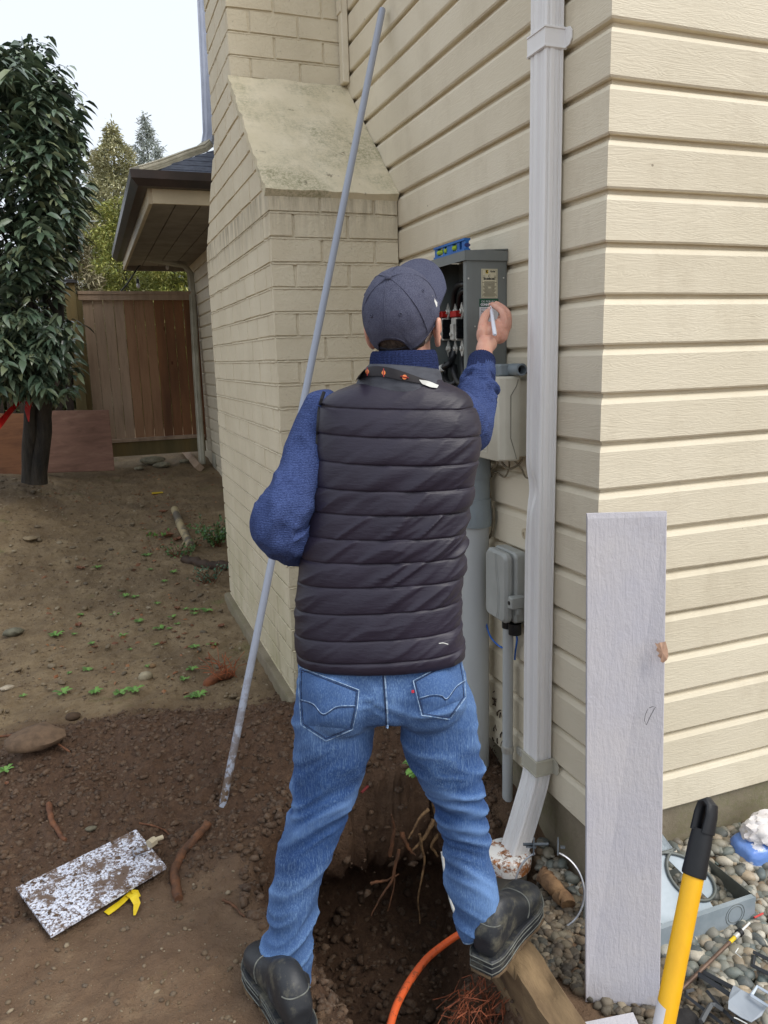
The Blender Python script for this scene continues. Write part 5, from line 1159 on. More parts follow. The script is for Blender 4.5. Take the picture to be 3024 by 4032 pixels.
g = MB(); g.box(xL-.02, xR+.01, FY-.045, FY+.05, zt+.02, zt+.055, .004); g.box(xL-.015, xR+.0, FY-.035, FY-.008, zt-.045, zt+.019); g.build('top_rail', m_ced[0], fc)
zl = fp(330,945)[2]; zm = fp(330,968)[2]
g = MB(); g.box(xL-.03, xR+.01, FY-.075, FY+.03, zl-.03, zl+.005, .004); g.build('ledge', m_ced[0], fc)
g = MB(); g.box(xL-.03, xR+.01, FY-.05, FY-.008, zl-.20, zl-.035, .004); g.build('bottom_beam', m_post, fc)
g = MB(); g.box(xL-.04, xL+.018, FY-.03, FY-.004, zb-.02, zt+.02, .003); g.build('side_rail', m_post, fc)
g = MB(); g.box(xR-.015, xR+.03, FY-.03, FY-.004, zb-.1, zt+.02, .003); g.build('side_rail', m_ced[2], fc)
pt = thing('fence_post', fp(160,990), 'thick pale yellow-green fence post with a flat dark cap', 'fence post')
a_, b_ = fp(136,620,7.92), fp(166,620,7.92); zpt = fp(150,612,7.92)[2]
g = MB(); g.box(a_[0]+.01, a_[0]+.125, 7.86, 7.985, .2, zpt, .004); g.build('post', m_post, pt)
g = MB(); c_ = a_[0]+.0675; g.box(c_-.082, c_+.082, 7.83, 8.01, zpt+.001, zpt+.022); g.prism([(c_-.06,7.86),(c_+.06,7.86),(c_+.06,7.98),(c_-.06,7.98)], zpt+.023, zpt+.04, .012); g.build('cap', pm('dark_cap', srgb(66,66,70), srgb(50,50,52), 8, .6), pt)
# other fence length behind the laurel
f2 = thing('fence', (-2.9, 8.1, .3), 'dark weathered slatted fence behind the laurel tree, left of the post', 'fence')
m_dkw = pm('dark_weathered_wood', srgb(72,60,50), srgb(46,38,32), 7, .85, 0, .4, 40, .005, (6,6,.6))
for i in range(22):
    x = a_[0]-.02-.125*i; g = MB(); g.box(x-.085, x, 8.08, 8.10, .4, 1.75+.02*math.sin(i*2.2)); g.build('slat', m_dkw, f2)
g = MB(); g.box(a_[0]-2.8, a_[0]+.01, 8.10, 8.14, .75, .85); g.box(a_[0]-2.8, a_[0]+.01, 8.10, 8.14, 1.45, 1.55); g.build('rail', m_dkw, f2)
# stones under the gate
for i, (X, Y, r, lab) in enumerate([(330,1003,.13,'flat pale rock lying under the gate'),(352,1010,.09,'smaller light rock beside the flat one under the gate'),(398,1000,.06,'rounded light stone near the foot of the wing drainpipe'),(300,1015,.05,'greyish stone left of the rocks under the gate')]):
    stone(X, Y, r, lab, srgb(150,144,122), 30+i, .4)
g = MB(); a_ = gpt(400,980); b_ = gpt(432,1018); g.tube([a_+[0,0,.04], b_+[0,0,.04]], .055, 4); tag(g.build('timber_block', m_ced[0]), 'short squared timber lying against the foot of the wing drainpipe', 'timber')
g = MB(); a_ = hit(449,1020,0,-.05); b_ = hit(487,1105,0,-.05); g.tube([[-.06,8.1,.27],[-.06,6.9,.2],[-.06,5.2,.12]], .035, 10); tag(g.build('ground_pipe', m_offw, smooth=40), 'pale pipe lying along the base of the wing wall', 'pipe')
# plywood sheets
def ply(name, pts, label, cols):
    m = NT('stained_plywood'); v = m.map((1.2,1.2,6)); b = m.ramp(m.noise(2.4,6,.7,v,.5), [(.3, cols[0]), (.55, cols[1]), (.8, cols[2])]); mm_ = m.out(b, .55, 0, m.bump(m.noise(12,5,.7,v), .3, .004), .4)
    return slab(name, pts, .014, mm_, label, 'plywood')
ply('plywood_sheet', [fp(75,1022,7.0), fp(248,1016,7.1), fp(235,885,7.35), fp(60,888,7.25)], 'reddish plywood sheet leaning against the fence post and gate', [srgb(110,78,64), srgb(138,102,86), srgb(158,126,108)])
ply('plywood_sheet', [fp(-80,1030,6.95), fp(78,1026,6.95), fp(70,893,7.25), fp(-80,893,7.25)], 'orange-brown blotched plywood sheet behind the laurel trunks', [srgb(104,66,42), srgb(136,90,58), srgb(120,82,62)])
# ---- leaves
def leaf_cloud(name, P, D, L, W, mat, parent, seed=0, curl=.25, smooth=True):
    """many two-sided drooping leaves: P base points, D directions"""
    rs = np.random.RandomState(seed); n = len(P); D = D/np.linalg.norm(D, axis=1, keepdims=True)
    up_ = rs.normal(size=(n,3))*.45+np.array([0,0,1.]); S_ = np.cross(D, up_); S_ /= np.linalg.norm(S_, axis=1, keepdims=True)+1e-9; N_ = np.cross(S_, D)
    L = np.asarray(L)[:,None]; W = np.asarray(W)[:,None]; g_ = np.array([0,0,-1.])
    prof = [(0,.05),(.28,.85),(.6,.95),(.85,.5),(1,.0)]; V_ = []
    for u, w in prof:
        c_ = P+D*L*u+g_*L*curl*u*u
        if w > 0 and u > 0 and u < 1: V_ += [c_-S_*W*w*.5+N_*W*.12, c_, c_+S_*W*w*.5+N_*W*.12]
        elif u == 0: V_ += [c_]
        else: V_ += [c_]
    V_ = np.stack(V_, 1); k = V_.shape[1]     # 0 | 123 | 456 | 789 | 10
    f = [(0,2,1,1),(0,3,2,2),(1,2,5,4),(2,3,6,5),(4,5,8,7),(5,6,9,8),(7,8,10,10),(8,9,10,10)]
    me = bpy.data.meshes.new(name); FF = []
    for q in f:
        FF.append([q[0],q[1],q[2],q[3]] if q[3] != q[2] else [q[0],q[1],q[2]])
    base = np.arange(n)*k; loops = []; starts = []; tot = 0
    per = np.concatenate([np.array(q) for q in FF]); ls = np.cumsum([0]+[len(q) for q in FF[:-1]]); pl = len(per)
    loops = (base[:,None]+per[None]).ravel(); starts = (np.arange(n)[:,None]*pl+ls[None]).ravel()
    me.vertices.add(n*k); me.vertices.foreach_set('co', V_.reshape(-1,3).ravel()); me.loops.add(len(loops)); me.loops.foreach_set('vertex_index', loops.astype(np.int32)); me.polygons.add(len(starts)); me.polygons.foreach_set('loop_start', starts.astype(np.int32)); me.update(calc_edges=True)
    return link(name, me, mat, parent, smooth)
def leafmat(name, cols, rough=.35, spec=.5, trans=0):
    m = NT(name); g = m.n('NewGeometry'); c = m.ramp(g.outputs['Random Per Island'], [(i/(len(cols)-1), q) for i, q in enumerate(cols)]); return m.out(c, rough, 0, None, spec)
m_laur = leafmat('laurel_leaf', [srgb(66,86,68), srgb(92,110,88), srgb(48,66,52), srgb(116,130,104), srgb(76,96,76), srgb(134,140,104)], .32, .9)
# laurel tree
rs = np.random.RandomState(21)
tb0 = hit(62,1020,1,5.7)
lt = thing('laurel_tree', (tb0[0], 5.7, tb0[2]), 'dark glossy broad-leaved laurel with drooping leaves at the left edge', 'tree')
m_bark = pm('wet_dark_bark', srgb(60,53,44), srgb(30,27,24), 14, .75, 0, 1.0, 34, .02, (1,1,.3))
base = np.array([tb0[0], 5.7, tb0[2]-.1]); g = MB()
trunks = [[base, hit(62,940,1,5.7), hit(70,860,1,5.7), hit(60,780,1,5.65), hit(20,640,1,5.6), hit(-30,450,1,5.6)], [base+[.05,0,0], hit(92,930,1,5.72), hit(98,850,1,5.72), hit(110,740,1,5.7), hit(128,690,1,5.7), hit(120,560,1,5.7), hit(90,400,1,5.6)]]
g.tube(wig(trunks[0], 20, .012, 1), np.linspace(.065,.03,len(wig(trunks[0],20,.012,1))), 12); g.tube(wig(trunks[1], 24, .012, 2), np.linspace(.085,.025,len(wig(trunks[1],24,.012,2))), 12)
for i in range(16):
    a = trunks[i%2][3+(i%3) if 3+(i%3) < len(trunks[i%2]) else 3]; b = hit(rs.uniform(-120,150), rs.uniform(180,760), 1, rs.uniform(5.2,6.2)); g.tube(wig([a, a*.4+b*.6+[0,0,.1], b], 10, .01, i), np.linspace(.02,.004,len(wig([a, a*.4+b*.6+[0,0,.1], b], 10, .01, i))), 6)
g.build('trunk', m_bark, lt, smooth=50)
# crown outline on the picture (right-hand limit for each height), filled with shoots
lim = [(90,30),(115,60),(140,110),(200,130),(260,158),(320,160),(380,170),(440,176),(500,160),(545,150),(600,120),(640,150)]
Pb, Dd, Lr = [], [], []
def shoot(p, d, n, L):
    d = d/np.linalg.norm(d); ln = .16+.10*rs.rand(); 
    for k in range(n):
        u = k/n; a = rs.rand()*6.28; s_ = np.array([math.cos(a), math.sin(a), rs.uniform(-.2,.5)]); Pb.append(p+d*ln*u); Dd.append(d*.5+s_*.8+np.array([0,0,-.35])); Lr.append(L*rs.uniform(.7,1.2))
for k in range(1250):
    Y = rs.uniform(95, 800); xr = np.interp(Y, [q[0] for q in lim], [q[1] for q in lim]) if Y < 640 else (130 if Y < 690 else (150-0.25*(Y-690) if Y < 790 else 110))
    X = xr-abs(rs.normal())*70-4 if rs.rand() < .55 else rs.uniform(-330, xr-5)
    if 600 < Y < 690 and X > 60 and rs.rand() < .8: continue
    y = 5.75+rs.uniform(-.75,.75)*(1 if X < xr-40 else .5); p = hit(X, Y, 1, y); shoot(p-np.array([.05,0,.08]), np.array([rs.normal()*.7+.2, rs.normal()*.6-.2, .5+.5*rs.rand()]), rs.randint(8,14), .125)
for k in range(170):   # bright low shoots
    X, Y = rs.uniform(-60,148), rs.uniform(690,850); p = hit(X, Y, 1, 5.3+rs.uniform(-.2,.2)); shoot(p-np.array([.05,0,.03]), np.array([rs.normal()*.6+.3, -.3, .1]), 9, .105)
for X, Y in ((70,112),(100,118),(118,185),(158,215),(168,250),(172,300),(176,360),(170,430),(165,475)):
    p = hit(X-8, Y+14, 1, 5.7)
    for q in range(2): shoot(p, np.array([.35+.2*rs.normal(), .2*rs.normal(), .9]), 9, .10)
leaf_cloud('leaves', np.array(Pb), np.array(Dd), Lr, np.array(Lr)*.40, m_laur, lt, 5, .62)
# red flagging ribbon
g = MB(); K = hit(66,845,1,5.55)
def ribbon3(g, pts, w):
    pts = [np.array(p) for p in pts]; L_ = []
    for i, p in enumerate(pts):
        t = pts[min(i+1,len(pts)-1)]-pts[max(i-1,0)]; v = CAM-p; s_ = np.cross(t, v+np.array([.6*math.sin(i),0,.6*math.cos(i*1.7)])); s_ /= np.linalg.norm(s_); L_ += [p-s_*w[i], p+s_*w[i]]
    n = len(L_); g.add(L_, [(2*i,2*i+1,2*i+3,2*i+2) for i in range(len(pts)-1)]); b = np.array([0,.002,0]); g.add([q+b for q in L_], [(2*i+2,2*i+3,2*i+1,2*i) for i in range(len(pts)-1)])
ribbon3(g, [hit(-40,965,1,5.0), hit(0,915,1,5.2), hit(20,890,1,5.35), hit(42,866,1,5.5), K], [.02,.026,.022,.018,.014])
ribbon3(g, [K, hit(64,862,1,5.5), hit(59,885,1,5.5), hit(62,911,1,5.5)], [.012,.028,.022,.004]); ribbon3(g, [K, hit(76,842,1,5.5), hit(70,852,1,5.5), K], [.01,.018,.014,.01]); ribbon3(g, [hit(48,846,1,5.56), hit(66,842,1,5.54), hit(80,848,1,5.56)], [.012,.016,.012])
tag(g.build('red_ribbon', pm('red_flagging', srgb(196,34,30), srgb(150,22,22), 14, .4)), 'red flagging ribbon knotted round the laurel trunk and stretched to the left', 'ribbon')
# conifers
m_con = [leafmat('golden_cypress_leaf', [srgb(140,148,78), srgb(170,170,92), srgb(104,120,62), srgb(190,184,112), srgb(84,102,56)], .6, .3),
         leafmat('haze_tinted_cypress_leaf', [srgb(168,168,130), srgb(186,182,146), srgb(150,152,118), srgb(196,190,158)], .7, .2),  # leaf colours lightened to paint in the distant haze
         leafmat('haze_tinted_fir_leaf', [srgb(160,168,162), srgb(176,182,174), srgb(144,154,150)], .7, .2),  # haze painted into the fir's pale greys as well
         leafmat('tan_shrub_leaf', [srgb(136,130,104), srgb(112,108,84), srgb(158,148,120), srgb(92,92,70)], .7, .2),
         leafmat('dark_shrub_leaf', [srgb(64,74,42), srgb(88,92,54), srgb(48,54,34), srgb(120,104,74)], .6, .3)]
def conifer(name, X, Yt, Yb, dist, hw, mat, label, seed, n=2600, ls=.30, power=1.0, sq_=1.0, trunk=True, dens=1.0, droop=.3):
    rs = np.random.RandomState(seed); top = at(X, Yt, dist); ydep = top[1]; botz = .2; H_ = top[2]-botz; w = hw*dist/1671
    t = thing(name, (top[0], ydep, botz), label, 'tree'); g = MB(); g.tube([(top[0],ydep,botz-.3),(top[0],ydep,top[2]-.1)], [w*.10+.03,.015], 8); g.build('trunk', m_bark, t)
    u = rs.rand(n)**.62; z = top[2]-H_*u; lob = 1+.28*np.sin(rs.rand(n)*0+z*6.0/max(H_*.12,.3)+seed)+.25*vnoise(np.stack([z*1.4, u*0+seed, u*0], -1), seed); ang = rs.rand(n)*6.28; lob = lob+.35*vnoise(np.stack([np.cos(ang)*2, np.sin(ang)*2, z*1.6], -1), seed+3)
    r = w*np.minimum(1, (u*3.2)**power)*np.clip(lob,.3,1.6)*np.sqrt(rs.rand(n)*.75+.25)
    P_ = np.stack([top[0]+np.cos(ang)*r, ydep+np.sin(ang)*r*sq_, z], -1); D_ = np.stack([np.cos(ang), np.sin(ang), .35+.5*rs.rand(n)], -1); 
    k = 9; P5 = np.repeat(P_, k, 0)+rs.normal(size=(n*k,3))*ls*.35; D5 = np.repeat(D_, k, 0)+rs.normal(size=(n*k,3))*.7
    leaf_cloud('crown', P5, D5, ls*(.5+.8*rs.rand(n*k)), ls*(.16+.14*rs.rand(n*k)), mat, t, seed, droop, False); return t
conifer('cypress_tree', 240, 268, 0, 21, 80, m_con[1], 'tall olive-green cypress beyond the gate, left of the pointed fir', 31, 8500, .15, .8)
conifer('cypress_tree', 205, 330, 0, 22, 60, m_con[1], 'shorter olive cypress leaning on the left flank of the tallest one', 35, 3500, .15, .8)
conifer('fir_tree', 312, 246, 0, 26, 50, m_con[2], 'grey-green pointed fir with haze-tinted foliage just left of the wing roof', 32, 4000, .16, 1.0)
conifer('cypress_tree', 255, 430, 0, 15, 92, m_con[0], 'broad golden cypress hedge tree right behind the gate', 33, 8500, .095, .5)
conifer('cypress_tree', 365, 470, 0, 14, 80, m_con[0], 'golden cypress showing under the wing eave', 36, 7500, .09, .4)
conifer('shrub', 150, 470, 0, 11.5, 50, m_con[3], 'tan twiggy shrub between the laurel and the cypress', 37, 2200, .10, .5)
conifer('shrub', 95, 600, 0, 10.5, 75, m_con[4], 'dark tangled shrub behind the laurel trunks', 38, 3000, .09, .4)
conifer('shrub', -40, 520, 0, 10.8, 110, m_con[4], 'dark shrub at the far left behind the laurel', 39, 3000, .10, .4)
# string of bulbs and overhead wire
sg = thing('string_lights', fp(300,600,8.6), 'dark cable with two clear bulbs strung above the gate', 'string lights')
g = MB(); g.tube([hit(250,642,1,8.4), hit(276,612,1,8.4), hit(300,575,1,8.4), hit(330,553,1,8.45), hit(365,560,1,8.4), hit(408,553,1,8.4)], .009, 6); g.build('cable', m_blk, sg)
for X, Y in ((298,612),(361,572)):
    p = hit(X, Y, 1, 8.38); g = MB(); g.lathe([(0,.0),(.017,.0),(.017,.05),(0,.055)], (p[0],p[1],p[2]), 14); so_ = g.build('socket', m_blk, sg)
    g = MB(); g.lathe([(0,-.062),(.012,-.055),(.022,-.035),(.020,-.015),(.013,0),(0,0)], (p[0],p[1],p[2]), 16); g.build('bulb', pm('clear_bulb', srgb(214,214,214), None, 8, .1), so_, smooth=60)
g = MB(); g.tube([at(150,476,18), at(210,478,19), at(330,470,22)], .012, 5); tag(g.build('overhead_wire', pm('pale_wire', srgb(170,176,176), None, 8, .5)), 'pale overhead wire crossing in front of the cypresses', 'wire')
g = MB(); pn = fp(0,0,1); q = hit(430,1005,0,-.005); g.box(-.006,-.001,7.35,7.62,.42,.60); tag(g.build('vent_cover', m_offw), 'small dingy vent cover low on the wing siding by the drainpipe', 'vent')
# ------------------------------------------------------------------ the man
P0 = np.array([-.76, -.15, 0.]); HD = np.array([.348, .9375, 0.]); HD /= np.linalg.norm(HD); RD = np.array([HD[1], -HD[0], 0.]); UP = np.array([0,0,1.])
def U(X, Y, d): v = ray(X, Y); return CAM+v*((d-HD@(CAM-P0))/(HD@v))
def depth(p): return float((np.array(p)-CAM)@RM[:,1])
def crom(P, n):
    P = np.array(P, float); Q = np.vstack([2*P[0]-P[1], P, 2*P[-1]-P[-2]]); out = []
    for i in range(1, len(Q)-2):
        a, b, c, d = Q[i-1], Q[i], Q[i+1], Q[i+2]
        for t in np.linspace(0, 1, n, endpoint=False): out.append(.5*((2*b)+(-a+c)*t+(2*a-5*b+4*c-d)*t*t+(-a+3*b-3*c+d)*t**3))
    out.append(P[-1]); return np.array(out)
def limb(mb, pts, n=20, sub=6, sq=1.0, cap=True):
    """pts: (x,y,z,r)"""
    C = crom(pts, sub); mb.tube(C[:,:3], C[:,3], n, cap, sq); return mb
def ell(mb, c, ax, r, sub=3):
    bm = bmesh.new(); bmesh.ops.create_icosphere(bm, subdivisions=sub, radius=1); v = np.array([tuple(q.co) for q in bm.verts]); f = [[q.index for q in p.verts] for p in bm.faces]; bm.free()
    A_ = np.array(ax); mb.add(np.array(c)+(v*np.array(r))@A_, f); return mb
def remesh(mb, vox, smooth=6, fac=.5):
    me = bpy.data.meshes.new('t'); me.from_pydata(mb.v, [], mb.f); me.update(); o = bpy.data.objects.new('t', me); COL.objects.link(o)
    m = o.modifiers.new('r', 'REMESH'); m.mode = 'VOXEL'; m.voxel_size = vox; m.adaptivity = 0
    if smooth: s = o.modifiers.new('s', 'SMOOTH'); s.factor = fac; s.iterations = smooth
    dg = bpy.context.evaluated_depsgraph_get(); ev = bpy.data.meshes.new_from_object(o.evaluated_get(dg)); bpy.data.objects.remove(o)
    return ev
def getv(me):
    a = np.empty(len(me.vertices)*3); me.vertices.foreach_get('co', a); b = np.empty(len(me.vertices)*3); me.vertices.foreach_get('normal', b); return a.reshape(-1,3), b.reshape(-1,3)
def setv(me, V): me.vertices.foreach_set('co', V.ravel()); me.update()
def ridged(P, seed=0): return 1-np.abs(vnoise(P, seed))*2
man = thing('person', (P0[0], P0[1], .07), 'man in dark cap, quilted vest, blue sweater and jeans, writing on the meter box', 'person')
def pt(X, Y, t, r): p = at(X, Y, t); return (p[0], p[1], p[2], r)
def pd(X, Y, hw, d):
    p = U(X, Y, d); return (p[0], p[1], p[2], hw*depth(p)/1671)
# materials
m_skin = NT('skin'); m_skin.b.inputs['Subsurface Weight'].default_value = .12; m_skin.b.inputs['Subsurface Radius'].default_value = (.6,.25,.12); m_skin.b.inputs['Subsurface Scale'].default_value = .01
m_skin = m_skin.out(m_skin.mix(m_skin.ramp(m_skin.noise(30,5,.6), [(.35,0),(.7,.6)]), srgb(214,164,142), srgb(196,128,108)), .5, 0, m_skin.bump(m_skin.noise(220,4,.6), .35, .0012), .4)
def knit(name, c1, c2):
    m = NT(name); f = m.noise(230, 3, .8, m.map((1,1,2.2))); g = m.noise(520, 2, .5, m.map((1,1,.5))); lo = m.noise(7,4,.6)
    c = m.ramp(f, [(.36, c2), (.60, c1)]); c = m.mix(m.ramp(lo, [(.3,0),(.7,.35)]), c, c2)
    w = m.n('TexWave', wave_type='BANDS', bands_direction='Z'); w.inputs['Scale'].default_value = 55; w.inputs['Distortion'].default_value = 3; w.inputs['Detail'].default_value = 2; m.t.links.new(m.co, w.inputs['Vector'])
    return m.out(c, .9, 0, m.bump(m.math('ADD', m.math('MULTIPLY', w.outputs['Fac'], .35), m.math('ADD', f, g)), .7, .003), .15)
m_knit = knit('blue_knit', srgb(80,97,146), srgb(40,51,92))
m_rib = knit('navy_rib_knit', srgb(48,60,102), srgb(26,32,60))
mv = NT('dark_nylon'); vv = mv.map((5,5,22), (0,.6,0)); 
m_vest = mv.out(mv.ramp(mv.noise(3,4,.6), [(.3, srgb(33,28,42)), (.7, srgb(43,37,53))]), .48, 0, mv.bump(mv.math('ADD', mv.noise(6,4,.65,vv), mv.math('MULTIPLY', mv.noise(300,2,.5), .04)), .22, .005), .42)
m_cap2 = NT('heather_cap_cloth'); m_cap_ = m_cap2.out(m_cap2.mix(m_cap2.ramp(m_cap2.noise(420,2,.6), [(.4,0),(.6,.6)]), m_cap2.ramp(m_cap2.noise(9,4,.6), [(.35, srgb(62,64,82)), (.7, srgb(76,78,98))]), srgb(98,100,116)), .85, 0, m_cap2.bump(m_cap2.noise(600,2,.5), .5, .0015), .2)
m_hair = pm('grey_brown_hair', srgb(96,84,74), srgb(58,48,42), 120, .7, 0, .8, 260, .004, (1,1,.25))
m_beard = pm('grey_stubble', srgb(186,174,162), srgb(140,122,108), 240, .8, 0, .6, 400, .002)
md = NT('blue_denim'); st1 = md.noise(44, 3, .7, md.map((6,6,.30))); wv2 = md.noise(340, 2, .6, md.map((1,1,.4))); lo = md.noise(3.2, 4, .6, md.map((1,1,.6)))
c0_ = md.ramp(lo, [(.30, srgb(34,58,106)), (.50, srgb(48,78,132)), (.72, srgb(82,118,172))]); st2 = md.noise(70, 2, .8, md.map((6,6,.22), loc=(3,1,2))); c_ = md.mix(md.ramp(st1, [(.42,0),(.66,.50)]), c0_, srgb(40,70,118)); c_ = md.mix(md.ramp(st2, [(.52,0),(.70,.55)]), c_, srgb(140,172,208)); c_ = md.mix(md.ramp(wv2, [(.45,0),(.68,.22)]), c_, srgb(150,184,218)); sz = md.n('SeparateXYZ'); md.t.links.new(md.co, sz.inputs[0]); zr = md.ramp(md.math('ADD', sz.outputs[2], md.math('MULTIPLY', md.noise(5,3,.6), .25)), [(.30,.62),(.50,.0),(.72,.0),(.86,.55)]); c_ = md.mix(md.math('MULTIPLY', zr, .42), c_, srgb(124,160,206)); zd = md.ramp(md.math('ADD', sz.outputs[2], md.math('MULTIPLY', md.noise(6,3,.6), .2)), [(.42,0),(.55,.55),(.72,.0)]); c_ = md.mix(zd, c_, srgb(44,74,124))
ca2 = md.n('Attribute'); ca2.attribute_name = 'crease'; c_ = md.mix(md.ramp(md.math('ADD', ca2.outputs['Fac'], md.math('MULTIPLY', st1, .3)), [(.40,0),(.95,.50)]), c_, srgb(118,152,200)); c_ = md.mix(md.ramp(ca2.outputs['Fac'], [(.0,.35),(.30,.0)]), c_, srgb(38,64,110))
m_den = md.out(c_, .85, 0, md.bump(md.math('ADD', wv2, st1), .4, .002), .2)
m_denl = pm('frayed_denim_edge', srgb(170,194,220), srgb(84,112,152), 90, .9)
m_dend = pm('dark_denim_seam', srgb(46,62,96), srgb(34,44,72), 60, .9)
mb_ = NT('muddy_black_rubber'); f = mb_.ramp(mb_.noise(13,6,.75), [(.50,0),(.68,.75)]); m_boot = mb_.out(mb_.mix(f, srgb(40,42,46), srgb(112,108,92)), mb_.ramp(mb_.noise(9,4), [(.3,.38),(.7,.65)]), 0, mb_.bump(mb_.noise(40,4,.7), .25, .003), .5)
m_scuff = pm('scuffed_rubber_edge', srgb(122,124,118), srgb(84,84,78), 30, .7)
m_mud = pm('caked_mud', srgb(112,92,68), srgb(82,64,46), 30, .9, 0, .8, 90, .005)
# --- feet
LH, LT = hit(657,2262,2,.075), hit(574,2117,2,.075); RH, RT = hit(1042,2110,2,.085), hit(1166,1950,2,.06)
def frame(h, t, L=.295):
    f = t-h; f[2] = 0; f /= np.linalg.norm(f); return f, np.array([f[1], -f[0], 0.])
# --- jeans centre lines
LL = [(716,1480,74,.07),(716,1560,88,.07),(717,1610,91,.068),(702,1680,77,.062),(686,1760,65,.055),(655,1840,61,.048),(640,1900,56,.04),(630,1960,58,.028),(622,2020,57,.015),(617,2050,60,.01),(627,2095,48,.0),(634,2138,36,-.01)]
RL = [(930,1480,74,.07),(944,1560,88,.07),(957,1620,86,.075),(985,1690,70,.08),(1003,1770,57,.085),(1015,1850,54,.085),(1024,1905,58,.08),(1028,1955,56,.07),(1038,2000,52,.06),(1046,2022,44,.05)]
jm = MB(); PEL = [(1350,656,986,.085,.092,.088),(1385,650,994,.085,.100,.096),(1425,643,1000,.082,.108,.108),(1465,640,1005,.08,.112,.120),(1500,638,1010,.078,.11,.116),(1530,638,1018,.075,.095,.10),(1550,650,1015,.075,.05,.05)]
def hring(Y, XL, XR, d, df, db, n=60, e=.85, tilt=0):
    a, b = U(XL, Y, d), U(XR, Y, d); c = (a+b)/2; w = np.linalg.norm(b-a)/2; out = []
    for k in range(n):
        t = 2*math.pi*k/n; cs, sn = math.cos(t), math.sin(t); out.append(c+RD*w*np.sign(cs)*abs(cs)**e+HD*((df if sn > 0 else db)*np.sign(sn)*abs(sn)**e))
    return out
jm.loft([hring(*q) for q in PEL])
# seat cheeks
for X, Y in ((735,1540),(925,1535)):
    c = U(X, Y-28, .02); ell(jm, c, [RD,HD,UP], (.092,.078,.095))
for LG in (LL, RL): limb(jm, [pd(q[0]+(3 if LG is LL and i > 1 else (-3 if i > 1 else 0)), q[1]-(22 if i < 2 else 10 if i < 4 else 0), q[2]*.955, q[3]) for i, q in enumerate(LG)], 26, 5)
jme = remesh(jm, .0065, 6, .5); V, N = getv(jme)
zk = V[:,2]; lat = (V-P0)@RD
A = .0050+.0085*np.exp(-((zk-.55)/.13)**2)+.0120*np.exp(-((zk-.25)/.10)**2)+.0030*np.exp(-((zk-.86)/.06)**2)
side = np.sign(lat-.02); Pn = np.stack([lat*5+V[:,1]*3, V[:,1]*6, (zk+.30*lat*side+.02*np.sin(lat*20)+.035*vnoise(np.stack([lat*4,zk*5,lat*0], -1), 39))*18], -1)
w1 = (1-2*np.abs(vnoise(Pn, 31))**.75)*.65+(1-2*np.abs(vnoise(Pn*1.9+3, 32))**.75)*.35
V += N*(A*(w1-.25))[:,None]
V += N*(.0015*fbm(V, 26, 2, 34))[:,None]
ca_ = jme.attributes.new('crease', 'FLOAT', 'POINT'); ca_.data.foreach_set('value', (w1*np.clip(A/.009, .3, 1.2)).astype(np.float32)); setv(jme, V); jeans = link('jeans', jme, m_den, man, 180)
JB = BVHTree.FromPolygons([tuple(v) for v in V], [tuple(p.vertices) for p in jme.polygons])
def drape(X, Y, bvh, off, t0=1.75):
    d = Vector(ray(X, Y)).normalized(); r = bvh.ray_cast(Vector(CAM), d); p = np.array(r[0]) if r[0] is not None else at(X, Y, t0)
    return p-np.array(d)*off
def d3(X, Y): return ((900+X*.7233)/1.8228, (2500+Y*.7233)/1.8228)
def inpoly(x, y, poly):
    c = False; n = len(poly)
    for i in range(n):
        a, b = poly[i], poly[(i+1)%n]
        if (a[1] > y) != (b[1] > y) and x < (b[0]-a[0])*(y-a[1])/(b[1]-a[1])+a[0]: c = not c
    return c
def patch(name, poly, bvh, off, mat, parent, nu=16, nv=16):
    """a cloth patch lying on the surface: quad grid between the left and right chains of a polygon of 4 sides"""
    a, b, c, d = [np.array(q, float) for q in poly]; V_ = []
    for i in range(nu+1):
        for j in range(nv+1):
            u, v = i/nu, j/nv; q = (a*(1-u)+b*u)*(1-v)+(d*(1-u)+c*u)*v; ed = 1 if 0 < i < nu and 0 < j < nv else .0; V_.append(drape(q[0], q[1], bvh, off*(.15+.85*ed)))
    F_ = [(i*(nv+1)+j, (i+1)*(nv+1)+j, (i+1)*(nv+1)+j+1, i*(nv+1)+j+1) for i in range(nu) for j in range(nv)]; return meshnp(name, V_, F_, mat, parent, smooth=180)
def stitch(name, pts, bvh, r, mat, parent, closed=False, off=.0022, n=6):
    P_ = crom(list(pts)+([pts[0]] if closed else []), 1 if closed else n); 
    if closed:
        Q = []
        for i in range(len(P_)-1):
            for k in range(8): Q.append(P_[i]*(1-k/8)+P_[i+1]*k/8)
        P_ = np.array(Q+[P_[-1]])
    g_ = MB(); g_.tube([drape(x, y, bvh, off) for x, y in P_], r, 5); return g_.build(name, mat, parent)
PKT = [([(385,175),(710,300),(700,400),(675,515),(530,578),(395,490),(383,300)], [(385,175),(710,300),(672,515),(395,490)], [(385,350),(460,375),(515,430),(590,390),(690,385)]),
       ([(1005,250),(1262,112),(1285,235),(1290,340),(1205,460),(1052,438),(1030,350)], [(1005,250),(1262,112),(1290,345),(1052,438)], [(1035,345),(1110,325),(1160,330),(1190,345),(1240,280),(1290,245)])]
